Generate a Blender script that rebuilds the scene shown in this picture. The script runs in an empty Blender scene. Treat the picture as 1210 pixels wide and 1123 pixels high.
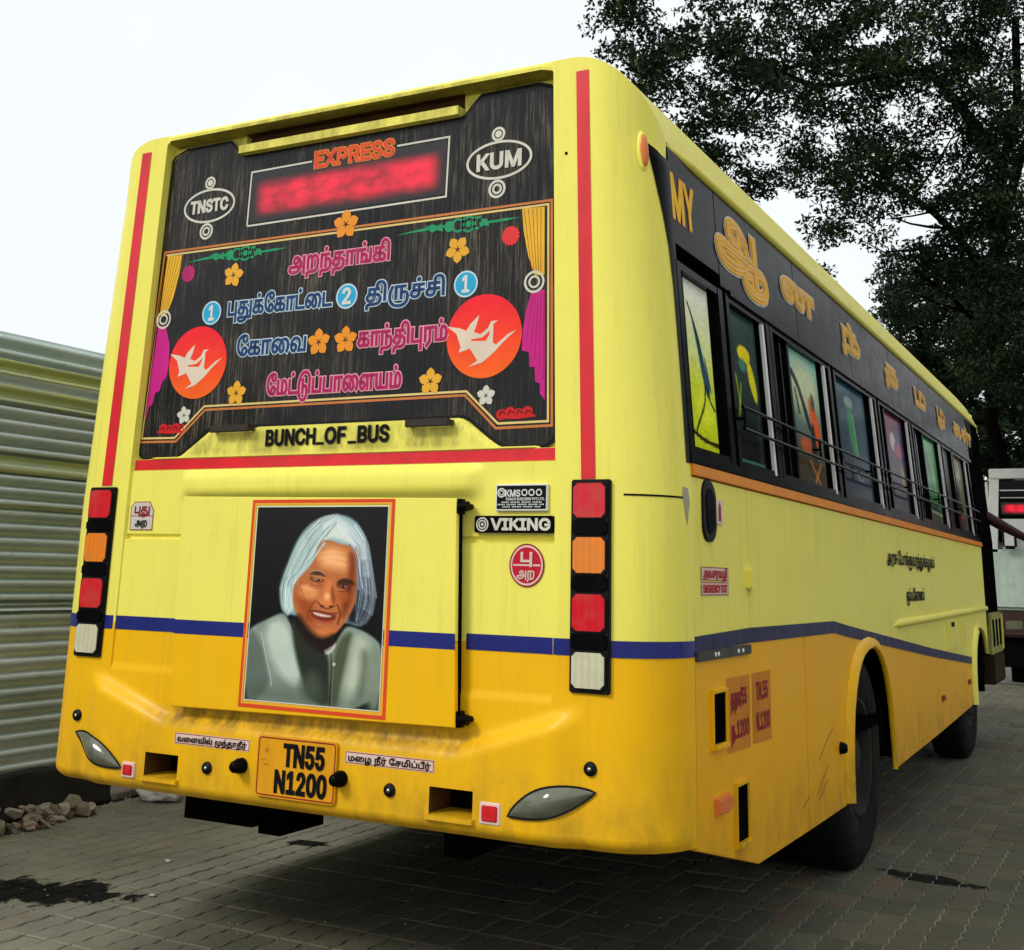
import bpy, bmesh, math, random
import numpy as np
from mathutils import Vector, Matrix, noise as mnoise
from mathutils.geometry import tessellate_polygon
random.seed(7); rng = np.random.default_rng(7)
sc = bpy.context.scene
COL = sc.collection
R = math.radians

# ------------------------------------------------------------------ camera
cam_data = bpy.data.cameras.new("camera")
cam = bpy.data.objects.new("camera", cam_data); COL.objects.link(cam)
YAW, PITCH, ROLL = 0.489036, 0.235445, 0.0245416
_f = Vector((-math.sin(YAW)*math.cos(PITCH), math.cos(YAW)*math.cos(PITCH), math.sin(PITCH)))
_r = Vector((math.cos(YAW), math.sin(YAW), 0)); _u = _r.cross(_f)
_r2 = math.cos(ROLL)*_r + math.sin(ROLL)*_u; _u2 = -math.sin(ROLL)*_r + math.cos(ROLL)*_u
cam.matrix_world = Matrix(((_r2.x,_u2.x,-_f.x,2.52363),(_r2.y,_u2.y,-_f.y,-3.35375),(_r2.z,_u2.z,-_f.z,1.29863),(0,0,0,1)))
cam_data.sensor_width = 36; cam_data.lens = 1398.37/1210*36
cam_data.shift_x = -0.0014; cam_data.shift_y = -0.1806
cam_data.clip_start = 0.05; cam_data.clip_end = 2000
sc.camera = cam

# ------------------------------------------------------------------ overcast daylight
SUN_EL, SUN_AZ = R(40), R(208)          # azimuth clockwise from +y: behind the camera, to its left
world = bpy.data.worlds.new("World"); sc.world = world; world.use_nodes = True
wn, wl = world.node_tree.nodes, world.node_tree.links; wn.clear()
wo = wn.new("ShaderNodeOutputWorld"); wb = wn.new("ShaderNodeBackground"); wb.inputs[1].default_value = 0.088
sky = wn.new("ShaderNodeTexSky"); sky.sky_type = 'NISHITA'; sky.sun_disc = False
sky.sun_elevation = SUN_EL; sky.sun_rotation = SUN_AZ
tc = wn.new("ShaderNodeTexCoord"); wno = wn.new("ShaderNodeTexNoise"); wno.inputs["Scale"].default_value = 1.6; wno.inputs["Detail"].default_value = 4
wr = wn.new("ShaderNodeValToRGB")       # the cloud sheet
wr.color_ramp.elements[0].position = .3; wr.color_ramp.elements[0].color = (8.9, 9.35, 9.5, 1)
wr.color_ramp.elements[1].position = .75; wr.color_ramp.elements[1].color = (9.8, 10.1, 10.2, 1)
wm = wn.new("ShaderNodeMixRGB"); wm.inputs[0].default_value = .94
wl.new(tc.outputs["Generated"], wno.inputs["Vector"]); wl.new(wno.outputs[0], wr.inputs[0])
wl.new(sky.outputs[0], wm.inputs[1]); wl.new(wr.outputs[0], wm.inputs[2]); wl.new(wm.outputs[0], wb.inputs[0]); wl.new(wb.outputs[0], wo.inputs[0])
sun_d = bpy.data.lights.new("sun", 'SUN'); sun_d.energy = 1.5; sun_d.angle = R(14); sun_d.color = (1, .96, .88)
sun = bpy.data.objects.new("sun", sun_d); COL.objects.link(sun)
sdir = Vector((math.sin(SUN_AZ)*math.cos(SUN_EL), math.cos(SUN_AZ)*math.cos(SUN_EL), math.sin(SUN_EL)))
sun.rotation_euler = sdir.to_track_quat('Z', 'Y').to_euler(); sun.location = sdir*50
vs = sc.view_settings; vs.view_transform = 'Standard'; vs.look = 'None'; vs.gamma = 1; vs.exposure = 0.27; vs.use_curve_mapping = False

# ------------------------------------------------------------------ helpers
def srgb(r, g, b):
    return tuple((c/255/12.92 if c/255 <= .04045 else ((c/255+.055)/1.055)**2.4) for c in (r, g, b))
def ramp(nt, fac, stops):
    n = nt.nodes.new("ShaderNodeValToRGB"); e = n.color_ramp.elements
    while len(e) < len(stops): e.new(.5)
    for k, (p, c) in enumerate(stops):
        e[k].position = p; e[k].color = (c, c, c, 1) if not isinstance(c, tuple) else (*c[:3], 1)
    nt.links.new(fac, n.inputs[0]); return n.outputs[0]
def noise_tex(nt, vec, scale, detail=4, rough=.55, dist=0):
    n = nt.nodes.new("ShaderNodeTexNoise"); n.inputs["Scale"].default_value = scale; n.inputs["Detail"].default_value = detail
    n.inputs["Roughness"].default_value = rough; n.inputs["Distortion"].default_value = dist
    if vec is not None: nt.links.new(vec, n.inputs["Vector"])
    return n.outputs[0]
def mapping(nt, vec, scale=(1,1,1), loc=(0,0,0)):
    n = nt.nodes.new("ShaderNodeMapping"); n.inputs["Scale"].default_value = scale; n.inputs["Location"].default_value = loc
    nt.links.new(vec, n.inputs["Vector"]); return n.outputs[0]
def mixc(nt, fac, a, b, mode='MIX'):
    n = nt.nodes.new("ShaderNodeMixRGB"); n.blend_type = mode
    for s, v in ((0, fac), (1, a), (2, b)):
        if isinstance(v, (int, float)): n.inputs[s].default_value = v
        elif isinstance(v, tuple): n.inputs[s].default_value = (*v[:3], 1)
        else: nt.links.new(v, n.inputs[s])
    return n.outputs[0]
def bump(nt, h, strength, dist, b):
    n = nt.nodes.new("ShaderNodeBump"); n.inputs["Strength"].default_value = strength; n.inputs["Distance"].default_value = dist
    nt.links.new(h, n.inputs["Height"]); nt.links.new(n.outputs[0], b.inputs["Normal"])
def base(name):
    m = bpy.data.materials.new(name); m.use_nodes = True; nt = m.node_tree
    b = nt.nodes["Principled BSDF"]; g = nt.nodes.new("ShaderNodeNewGeometry")
    return m, nt, b, g.outputs["Position"]
def mat(name, col, rough=.5, metal=0, var=.12, dirt=0, dirtcol=(.05,.04,.03), nscale=6, bmp=0, coat=0, emit=0, spec=.22):
    m, nt, b, P = base(name)
    n1 = noise_tex(nt, P, nscale, 5)
    v = ramp(nt, n1, [(.3, 1-var), (.7, 1.0)])
    c = mixc(nt, 1.0, tuple(col), v, 'MULTIPLY')
    if dirt:
        st = noise_tex(nt, mapping(nt, P, (9, 9, .8)), 2.2, 6, .65)
        d = ramp(nt, st, [(.48, 0.0), (.8, dirt)])
        c = mixc(nt, d, c, dirtcol)
    nt.links.new(c, b.inputs["Base Color"])
    rr = ramp(nt, noise_tex(nt, P, nscale*2.3, 4), [(.3, max(.02, rough*.8)), (.7, min(1, rough*1.15))])
    nt.links.new(rr, b.inputs["Roughness"]); b.inputs["Metallic"].default_value = metal; b.inputs["Specular IOR Level"].default_value = spec
    if coat: b.inputs["Coat Weight"].default_value = coat; b.inputs["Coat Roughness"].default_value = .12
    if bmp: bump(nt, noise_tex(nt, P, nscale*5, 4), bmp, .01, b)
    if emit:
        b.inputs["Emission Color"].default_value = (*col, 1); b.inputs["Emission Strength"].default_value = emit
    return m

def mesh_obj(name, verts, faces, m=None, parent=None, smooth=False, midx=None):
    me = bpy.data.meshes.new(name); me.from_pydata([tuple(v) for v in verts], [], faces)
    ms = m if isinstance(m, (list, tuple)) else [m]
    for k in ms:
        if k: me.materials.append(k)
    if midx is not None: me.polygons.foreach_set("material_index", midx)
    if smooth: me.polygons.foreach_set("use_smooth", [True]*len(me.polygons))
    me.update(); o = bpy.data.objects.new(name, me); COL.objects.link(o)
    if parent: o.parent = parent
    return o
def bm_obj(name, bm, m, parent=None, smooth=False):
    bmesh.ops.recalc_face_normals(bm, faces=bm.faces)
    me = bpy.data.meshes.new(name); bm.to_mesh(me); bm.free()
    for k in (m if isinstance(m, (list, tuple)) else [m]): me.materials.append(k)
    if smooth: me.polygons.foreach_set("use_smooth", [True]*len(me.polygons))
    o = bpy.data.objects.new(name, me); COL.objects.link(o)
    if parent: o.parent = parent
    return o
def b_box(bm, x0, x1, y0, y1, z0, z1, bev=0):
    r = bmesh.ops.create_cube(bm, size=1)
    for v in r['verts']:
        v.co = Vector(((x0+x1)/2+v.co.x*(x1-x0), (y0+y1)/2+v.co.y*(y1-y0), (z0+z1)/2+v.co.z*(z1-z0)))
    if bev:
        es = list({e for v in r['verts'] for e in v.link_edges})
        bmesh.ops.bevel(bm, geom=es, offset=bev, segments=2, affect='EDGES', clamp_overlap=True)
def box(name, x0, x1, y0, y1, z0, z1, m, parent=None, bev=.003):
    bm = bmesh.new(); b_box(bm, x0, x1, y0, y1, z0, z1, bev); return bm_obj(name, bm, m, parent)
def prism(name, pts, fn, d0, d1, m, parent=None, bev=0):
    """polygon (u,v) swept from depth d0 (outer) to d1; fn(u,v,d)->xyz"""
    bm = bmesh.new()
    a = [bm.verts.new(fn(u, v, d0)) for u, v in pts]; b = [bm.verts.new(fn(u, v, d1)) for u, v in pts]
    n = len(pts); f0 = bm.faces.new(a); bm.faces.new(b[::-1])
    for i in range(n): bm.faces.new((a[i], b[i], b[(i+1) % n], a[(i+1) % n]))
    if bev: bmesh.ops.bevel(bm, geom=list(f0.edges), offset=bev, segments=2, affect='EDGES', clamp_overlap=True)
    bm.normal_update()
    bmesh.ops.triangulate(bm, faces=[f for f in bm.faces if len(f.verts) > 4])
    return bm_obj(name, bm, m, parent)
def tube(bm, pts, r, seg=8, caps=True):
    pts = [Vector(p) for p in pts]; rs = r if isinstance(r, (list, tuple)) else [r]*len(pts)
    rings = []
    up = None
    for i, p in enumerate(pts):
        t = (pts[min(i+1, len(pts)-1)]-pts[max(i-1, 0)]).normalized()
        if up is None: up = Vector((0,0,1)) if abs(t.z) < .9 else Vector((1,0,0))
        a = t.cross(up).normalized(); bb = a.cross(t).normalized(); up = bb
        rings.append([bm.verts.new(p+(a*math.cos(k/seg*math.tau)+bb*math.sin(k/seg*math.tau))*rs[i]) for k in range(seg)])
    for q, s in zip(rings, rings[1:]):
        for k in range(seg): bm.faces.new((q[k], q[(k+1) % seg], s[(k+1) % seg], s[k]))
    if caps: bm.faces.new(rings[0][::-1]); bm.faces.new(rings[-1])
def lathe(name, prof, axis_pt, axis, m, parent=None, seg=40, smooth=True):
    """profile list (radius, distance along axis)"""
    A = Vector(axis).normalized(); U = Vector((0,0,1)) if abs(A.z) < .9 else Vector((1,0,0)); a = A.cross(U).normalized(); b = a.cross(A)
    P = Vector(axis_pt); vs_, fs = [], []
    for r, d in prof:
        for k in range(seg): t = k/seg*math.tau; vs_.append(P+A*d+(a*math.cos(t)+b*math.sin(t))*r)
    for i in range(len(prof)-1):
        for k in range(seg): fs.append((i*seg+k, i*seg+(k+1) % seg, (i+1)*seg+(k+1) % seg, (i+1)*seg+k))
    return mesh_obj(name, vs_, fs, m, parent, smooth)
def empty(name, loc=(0,0,0)):
    o = bpy.data.objects.new(name, None); COL.objects.link(o); o.location = loc; o.empty_display_size = .2; return o
def tag(o, label=None, cat=None, group=None, kind=None):
    if label: o["label"] = label
    if cat: o["category"] = cat
    if group: o["group"] = group
    if kind: o["kind"] = kind
    return o

# ------------------------------------------------------------------ lettering
GL = {
 'த்': (825, [[261,-12,1,201,-12,0,105,26,0,49,100,0,49,152,1,49,206,0,106,285,0,230,328,0,332,328,1,477,328,1,564,328,0,700,285,0,777,185,0,777,98,1,777,31,0,727,-60,0,681,-94,1,648,-117,0,565,-145,0,457,-156,0,385,-156,1,272,-156,1,230,-156,0,184,-168,0,167,-179,1,151,-190,0,133,-230,0,133,-263,1,133,-278,0,135,-305,0,136,-317,1,54,-321,1,51,-303,0,47,-260,0,47,-243,1,47,-199,0,79,-138,0,104,-119,1,122,-106,0,161,-91,0,212,-84,0,245,-84,1,354,-84,1,443,-84,0,557,-69,0,627,-38,0,650,-13,1,670,9,0,691,68,0,691,105,1,691,154,0,652,214,0,587,246,0,508,258,0,467,258,1,325,258,1,274,258,0,203,246,0,178,232,1,156,219,0,135,182,0,135,153,1,135,107,0,211,60,0,269,60,1,313,60,0,376,87,0,411,154,0,411,213,1,411,482,1,239,482,1,239,302,1,160,286,1,160,554,1,683,554,1,683,482,1,496,482,1,496,226,1,496,159,0,473,83,0,452,57,1,421,19,0,324,-12,0], [435,678,1,406,678,0,368,715,0,368,745,1,368,774,0,406,812,0,435,812,1,464,812,0,502,774,0,502,745,1,502,715,0,464,678,0]]),
 'அ': (1121, [[321,-124,1,224,-124,0,94,-77,0,29,6,0,29,60,1,29,85,0,51,133,0,74,149,1,87,158,0,117,170,0,166,176,0,206,176,1,953,176,1,956,104,1,217,104,1,186,104,0,153,102,0,137,96,0,129,90,1,114,78,0,114,56,1,114,7,0,220,-51,0,327,-51,1,344,-51,1,445,-51,0,590,-4,0,685,78,0,709,130,1,713,149,1,722,174,0,730,225,0,730,251,1,730,309,0,690,413,0,607,484,0,542,494,1,529,496,0,506,497,0,493,497,1,462,497,0,410,475,0,379,431,0,379,397,1,379,360,0,424,309,0,465,309,1,503,309,0,548,356,0,548,400,1,548,433,0,527,486,0,501,510,1,558,527,1,576,512,0,607,472,0,626,423,0,626,396,1,626,361,0,605,304,0,563,263,0,502,241,0,463,241,1,418,241,0,344,275,0,300,343,0,300,393,1,300,455,0,358,531,0,451,566,0,503,566,1,580,566,0,697,514,0,776,424,0,816,312,0,816,252,1,816,225,0,810,174,0,804,150,1,798,128,1,770,46,0,639,-66,0,454,-124,0,342,-124,1], [947,-154,1,947,554,1,1033,554,1,1033,-154,1]]),
 'ஆ': (1313, [[321,-124,1,224,-124,0,94,-77,0,29,6,0,29,60,1,29,85,0,51,133,0,74,149,1,87,158,0,117,170,0,166,176,0,206,176,1,953,176,1,956,104,1,217,104,1,186,104,0,153,102,0,137,96,0,129,90,1,114,78,0,114,56,1,114,7,0,220,-51,0,327,-51,1,344,-51,1,445,-51,0,590,-4,0,685,78,0,709,130,1,713,149,1,722,174,0,730,225,0,730,251,1,730,309,0,690,413,0,607,484,0,542,494,1,529,496,0,506,497,0,493,497,1,462,497,0,410,475,0,379,431,0,379,397,1,379,360,0,424,309,0,465,309,1,503,309,0,548,356,0,548,400,1,548,433,0,527,486,0,501,510,1,558,527,1,576,512,0,607,472,0,626,423,0,626,396,1,626,361,0,605,304,0,563,263,0,502,241,0,463,241,1,418,241,0,344,275,0,300,343,0,300,393,1,300,455,0,358,531,0,451,566,0,503,566,1,580,566,0,697,514,0,776,424,0,816,312,0,816,252,1,816,225,0,810,174,0,804,150,1,798,128,1,770,46,0,639,-66,0,454,-124,0,342,-124,1], [922,-321,1,792,-321,0,648,-234,0,648,-154,1,648,-125,0,677,-74,0,738,-41,0,784,-41,1,810,-41,0,866,-52,0,891,-62,1,877,-127,1,855,-120,0,810,-110,0,790,-110,1,759,-110,0,725,-134,0,725,-157,1,725,-181,0,762,-223,0,850,-249,0,926,-249,1,933,-249,1,1019,-249,0,1150,-206,0,1225,-122,0,1225,-63,1,1225,-19,0,1175,31,0,1131,31,1,1099,31,0,1050,14,0,1033,1,1,1033,70,1,1053,82,0,1107,100,0,1145,100,1,1186,100,0,1261,64,0,1309,-9,0,1309,-65,1,1309,-141,0,1217,-257,0,1046,-321,0,928,-321,1], [947,-124,1,947,554,1,1033,554,1,1033,-124,1]]),
 'ற': (869, [[570,566,1,646,566,0,751,490,0,805,347,0,805,244,1,805,122,0,743,-33,0,690,-77,1,652,-108,0,556,-143,0,447,-156,0,388,-156,1,270,-156,1,228,-156,0,182,-168,0,165,-179,1,149,-190,0,131,-230,0,131,-263,1,131,-278,0,133,-305,0,134,-317,1,52,-321,1,49,-303,0,45,-260,0,45,-243,1,45,-199,0,77,-138,0,102,-119,1,120,-106,0,159,-91,0,210,-84,0,243,-84,1,366,-84,1,459,-84,0,591,-57,0,676,13,0,716,144,0,716,247,1,716,338,0,677,446,0,608,494,0,563,494,1,537,494,0,491,477,0,474,458,1,454,435,0,438,373,0,438,319,1,438,0,1,352,0,1,352,321,1,352,370,0,342,439,0,327,461,1,317,476,0,285,494,0,262,494,1,239,494,0,208,477,0,197,463,1,181,441,0,172,371,0,172,327,1,172,0,1,86,0,1,86,341,1,86,390,0,95,456,0,119,504,0,139,524,1,160,545,0,218,566,0,255,566,1,294,566,0,354,538,0,398,483,0,411,443,1,390,450,1,401,483,0,448,536,0,521,566,0]]),
 'ந்': (789, [[557,362,1,608,362,0,691,310,0,741,208,0,741,134,1,741,44,0,689,-60,0,642,-94,1,610,-117,0,527,-145,0,419,-156,0,347,-156,1,272,-156,1,230,-156,0,184,-168,0,167,-179,1,151,-190,0,133,-230,0,133,-263,1,133,-278,0,135,-305,0,136,-317,1,54,-321,1,51,-303,0,47,-260,0,47,-243,1,47,-199,0,79,-138,0,104,-119,1,122,-106,0,161,-91,0,212,-84,0,245,-84,1,338,-84,1,420,-84,0,523,-70,0,587,-39,0,610,-14,1,630,8,0,655,79,0,655,131,1,655,183,0,628,253,0,575,289,0,536,289,1,508,289,0,451,264,0,430,247,1,427,322,1,453,338,0,517,362,0], [88,0,1,88,554,1,609,554,1,609,482,1,434,482,1,434,0,1,348,0,1,348,482,1,174,482,1,174,0,1], [395,678,1,366,678,0,328,715,0,328,745,1,328,774,0,366,812,0,395,812,1,424,812,0,462,774,0,462,745,1,462,715,0,424,678,0]]),
 'த': (825, [[261,-12,1,201,-12,0,105,26,0,49,100,0,49,152,1,49,206,0,106,285,0,230,328,0,332,328,1,477,328,1,564,328,0,700,285,0,777,185,0,777,98,1,777,31,0,727,-60,0,681,-94,1,648,-117,0,565,-145,0,457,-156,0,385,-156,1,272,-156,1,230,-156,0,184,-168,0,167,-179,1,151,-190,0,133,-230,0,133,-263,1,133,-278,0,135,-305,0,136,-317,1,54,-321,1,51,-303,0,47,-260,0,47,-243,1,47,-199,0,79,-138,0,104,-119,1,122,-106,0,161,-91,0,212,-84,0,245,-84,1,354,-84,1,443,-84,0,557,-69,0,627,-38,0,650,-13,1,670,9,0,691,68,0,691,105,1,691,154,0,652,214,0,587,246,0,508,258,0,467,258,1,325,258,1,274,258,0,203,246,0,178,232,1,156,219,0,135,182,0,135,153,1,135,107,0,211,60,0,269,60,1,313,60,0,376,87,0,411,154,0,411,213,1,411,482,1,239,482,1,239,302,1,160,286,1,160,554,1,683,554,1,683,482,1,496,482,1,496,226,1,496,159,0,473,83,0,452,57,1,421,19,0,324,-12,0]]),
 'ா': (640, [[88,0,1,88,554,1,623,554,1,623,482,1,453,482,1,453,0,1,367,0,1,367,482,1,174,482,1,174,0,1]]),
 'ங்': (1044, [[88,0,1,88,554,1,604,554,1,604,482,1,430,482,1,430,324,1,450,336,0,514,362,0,558,362,1,608,362,0,680,324,0,718,252,0,718,201,1,718,165,0,698,99,0,682,72,1,804,72,1,804,0,1,344,0,1,344,72,1,595,72,1,612,97,0,632,158,0,632,192,1,632,245,0,582,289,0,543,289,1,511,289,0,452,263,0,430,246,1,430,144,1,344,144,1,344,482,1,174,482,1,174,0,1], [733,0,1,733,72,1,870,72,1,870,554,1,956,554,1,956,0,1], [522,678,1,493,678,0,455,715,0,455,745,1,455,774,0,493,812,0,522,812,1,551,812,0,589,774,0,589,745,1,589,715,0,551,678,0]]),
 'க': (825, [[261,-12,1,201,-12,0,105,26,0,49,100,0,49,152,1,49,206,0,106,285,0,230,328,0,332,328,1,512,328,1,564,328,0,640,318,0,697,297,0,720,279,1,746,259,0,776,194,0,776,152,1,776,76,0,685,-8,0,602,-8,1,579,-8,0,525,-2,0,502,5,1,521,72,1,536,68,0,575,62,0,594,62,1,641,62,0,690,108,0,690,156,1,690,190,0,660,231,0,611,251,0,550,258,0,519,258,1,325,258,1,274,258,0,203,246,0,178,232,1,156,219,0,135,182,0,135,153,1,135,107,0,211,60,0,269,60,1,313,60,0,376,87,0,411,153,0,411,213,1,411,482,1,239,482,1,239,302,1,160,286,1,160,554,1,683,554,1,683,482,1,496,482,1,496,226,1,496,159,0,473,83,0,452,57,1,421,19,0,324,-12,0]]),
 'ி': (262, [[-79,843,1,-25,843,0,64,808,0,98,773,1,121,750,0,155,681,0,174,572,0,174,489,1,174,0,1,88,0,1,88,471,1,88,543,0,75,637,0,51,698,0,34,718,1,13,744,0,-46,768,0,-81,768,1,-124,768,0,-184,735,0,-215,676,0,-215,637,1,-215,609,0,-199,544,0,-182,515,1,-273,515,1,-286,545,0,-301,605,0,-301,636,1,-301,690,0,-265,768,0,-203,818,0,-123,843,0]]),
 'பு': (778, [[604,-283,1,604,0,1,88,0,1,88,554,1,174,554,1,174,72,1,604,72,1,604,554,1,690,554,1,690,-283,1]]),
 'து': (1091, [[261,-12,1,201,-12,0,105,26,0,49,100,0,49,153,1,49,206,0,106,285,0,230,328,0,332,328,1,486,328,1,553,328,0,660,293,0,736,224,0,776,123,0,776,58,1,776,16,0,758,-59,0,742,-90,1,717,-151,1,679,-206,0,563,-282,0,409,-321,0,313,-321,1,300,-321,1,230,-321,0,110,-290,0,38,-222,0,38,-167,1,38,-145,0,54,-113,0,69,-103,1,83,-93,0,121,-84,0,164,-84,1,935,-84,1,935,-156,1,686,-156,1,620,-156,1,156,-156,1,144,-156,0,121,-163,0,121,-180,1,121,-209,0,208,-248,0,297,-248,1,310,-248,1,383,-248,0,497,-226,0,585,-183,0,617,-152,1,652,-90,1,664,-69,0,679,-23,0,687,27,0,687,55,1,687,125,0,635,215,0,538,258,0,472,258,1,325,258,1,274,258,0,203,246,0,178,232,1,156,219,0,135,182,0,135,153,1,135,107,0,211,60,0,269,60,1,313,60,0,376,87,0,411,154,0,411,213,1,411,482,1,239,482,1,239,302,1,160,286,1,160,554,1,683,554,1,683,482,1,496,482,1,496,226,1,496,159,0,473,83,0,452,57,1,421,19,0,324,-12,0], [917,-156,1,917,554,1,1003,554,1,1003,-156,1]]),
 'க்': (825, [[261,-12,1,201,-12,0,105,26,0,49,100,0,49,152,1,49,206,0,106,285,0,230,328,0,332,328,1,512,328,1,564,328,0,640,318,0,697,297,0,720,279,1,746,259,0,776,194,0,776,152,1,776,76,0,685,-8,0,602,-8,1,579,-8,0,525,-2,0,502,5,1,521,72,1,536,68,0,575,62,0,594,62,1,641,62,0,690,108,0,690,156,1,690,190,0,660,231,0,611,251,0,550,258,0,519,258,1,325,258,1,274,258,0,203,246,0,178,232,1,156,219,0,135,182,0,135,153,1,135,107,0,211,60,0,269,60,1,313,60,0,376,87,0,411,153,0,411,213,1,411,482,1,239,482,1,239,302,1,160,286,1,160,554,1,683,554,1,683,482,1,496,482,1,496,226,1,496,159,0,473,83,0,452,57,1,421,19,0,324,-12,0], [432,678,1,403,678,0,365,715,0,365,745,1,365,774,0,403,812,0,432,812,1,461,812,0,499,774,0,499,745,1,499,715,0,461,678,0]]),
 'ே': (720, [[451,-12,1,370,-12,0,227,43,0,118,151,0,56,311,0,56,415,1,56,519,0,121,679,0,236,788,0,388,843,0,475,843,1,535,843,0,634,807,0,693,730,0,693,667,1,693,615,0,649,542,0,573,504,0,524,504,1,473,504,0,401,543,0,363,612,0,363,656,1,363,700,0,401,770,0,427,792,1,484,774,1,462,749,0,443,695,0,443,665,1,443,620,0,489,574,0,526,574,1,567,574,0,612,627,0,612,667,1,612,703,0,577,749,0,518,772,0,481,772,1,470,772,0,440,772,0,424,770,1,367,761,0,266,710,0,187,622,0,142,499,0,142,418,1,142,339,0,182,216,0,253,127,0,346,74,0,400,63,1,417,59,0,451,58,0,464,58,1,504,58,0,564,83,0,598,134,0,598,173,1,598,217,0,555,276,0,510,276,1,471,276,0,420,223,0,420,171,1,420,135,0,444,69,0,468,43,1,406,27,1,379,53,0,340,130,0,340,185,1,340,231,0,380,304,0,456,346,0,510,346,1,559,346,0,635,306,0,679,229,0,679,173,1,679,108,0,619,26,0,516,-12,0]]),
 'ட்': (693, [[88,0,1,88,554,1,174,554,1,174,72,1,676,72,1,676,0,1], [347,678,1,318,678,0,280,715,0,280,745,1,280,774,0,318,812,0,347,812,1,376,812,0,414,774,0,414,745,1,414,715,0,376,678,0]]),
 'ை': (1160, [[249,-12,1,196,-12,0,108,41,0,57,153,0,57,243,1,57,342,0,144,487,0,302,566,0,408,566,1,456,566,0,542,551,0,622,521,0,659,497,1,695,466,1,758,415,0,825,271,0,825,189,1,825,122,0,786,33,0,713,-12,0,663,-12,1,605,-12,0,532,40,0,497,129,0,497,186,1,497,245,0,522,342,0,567,423,0,597,457,1,640,498,1,680,531,0,774,566,0,828,566,1,922,566,0,1040,487,0,1096,357,0,1096,280,1,1096,211,0,1069,104,0,1028,21,0,1005,-12,1,933,32,1,965,77,0,1008,192,0,1008,276,1,1008,342,0,964,439,0,881,492,0,821,492,1,775,492,0,708,468,0,673,439,1,641,406,0,600,328,0,581,239,0,581,189,1,581,120,0,623,56,0,660,56,1,691,56,0,726,94,0,740,152,0,740,182,1,740,262,0,679,388,0,621,433,1,574,466,0,462,492,0,398,492,1,324,492,0,214,438,0,149,344,0,139,283,1,138,268,0,136,241,0,136,233,1,136,168,0,167,90,0,221,56,0,254,56,1,281,56,0,319,79,0,340,123,0,340,155,1,340,205,0,288,258,0,247,258,1,207,258,0,137,216,0,108,184,1,93,248,1,123,283,0,212,328,0,261,328,1,333,328,0,422,240,0,422,165,1,422,110,0,380,30,0,303,-12,0]]),
 'ட': (693, [[88,0,1,88,554,1,174,554,1,174,72,1,676,72,1,676,0,1]]),
 'ரு': (1051, [[820,319,1,874,319,0,956,262,0,1002,154,0,1002,78,1,1002,-29,0,929,-181,0,803,-276,0,642,-321,0,554,-321,1,534,-321,1,431,-321,0,275,-270,0,166,-181,0,99,-67,0,68,62,0,68,127,1,68,146,1,68,229,0,106,372,0,169,498,0,206,554,1,280,510,1,222,425,0,154,249,0,154,143,1,154,126,1,154,53,0,197,-80,0,290,-184,0,437,-244,0,541,-244,1,552,-244,1,661,-244,0,824,-174,0,914,-31,0,914,77,1,914,134,0,889,209,0,840,247,0,805,247,1,777,247,0,728,225,0,708,211,1,708,284,1,727,298,0,783,319,0], [361,0,1,361,554,1,883,554,1,883,482,1,708,482,1,708,0,1,622,0,1,622,482,1,447,482,1,447,0,1]]),
 'ச்': (723, [[261,-12,1,201,-12,0,105,26,0,49,100,0,49,152,1,49,206,0,106,285,0,230,328,0,332,328,1,683,328,1,683,258,1,325,258,1,274,258,0,203,246,0,178,232,1,156,219,0,135,182,0,135,153,1,135,107,0,211,60,0,269,60,1,313,60,0,376,87,0,411,154,0,411,213,1,411,482,1,239,482,1,239,302,1,160,286,1,160,554,1,683,554,1,683,482,1,496,482,1,496,226,1,496,159,0,473,83,0,452,57,1,421,19,0,324,-12,0], [432,678,1,403,678,0,365,715,0,365,745,1,365,774,0,403,812,0,432,812,1,461,812,0,499,774,0,499,745,1,499,715,0,461,678,0]]),
 'ச': (723, [[261,-12,1,201,-12,0,105,26,0,49,100,0,49,152,1,49,206,0,106,285,0,230,328,0,332,328,1,683,328,1,683,258,1,325,258,1,274,258,0,203,246,0,178,232,1,156,219,0,135,182,0,135,153,1,135,107,0,211,60,0,269,60,1,313,60,0,376,87,0,411,154,0,411,213,1,411,482,1,239,482,1,239,302,1,160,286,1,160,554,1,683,554,1,683,482,1,496,482,1,496,226,1,496,159,0,473,83,0,452,57,1,421,19,0,324,-12,0]]),
 'வ': (1044, [[249,-12,1,196,-12,0,108,41,0,57,153,0,57,243,1,57,350,0,142,494,0,282,566,0,364,566,1,440,566,0,549,521,0,618,442,0,651,339,0,651,280,1,651,216,0,623,116,0,603,72,1,870,72,1,870,554,1,956,554,1,956,0,1,515,0,1,511,63,1,534,98,0,563,201,0,563,269,1,563,340,0,513,440,0,422,492,0,360,492,1,290,492,0,190,425,0,136,310,0,136,237,1,136,170,0,167,91,0,220,56,0,253,56,1,279,56,0,318,79,0,340,123,0,340,155,1,340,205,0,288,258,0,247,258,1,207,258,0,137,216,0,108,184,1,93,248,1,123,283,0,212,328,0,261,328,1,333,328,0,422,240,0,422,165,1,422,110,0,380,30,0,303,-12,0]]),
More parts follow.
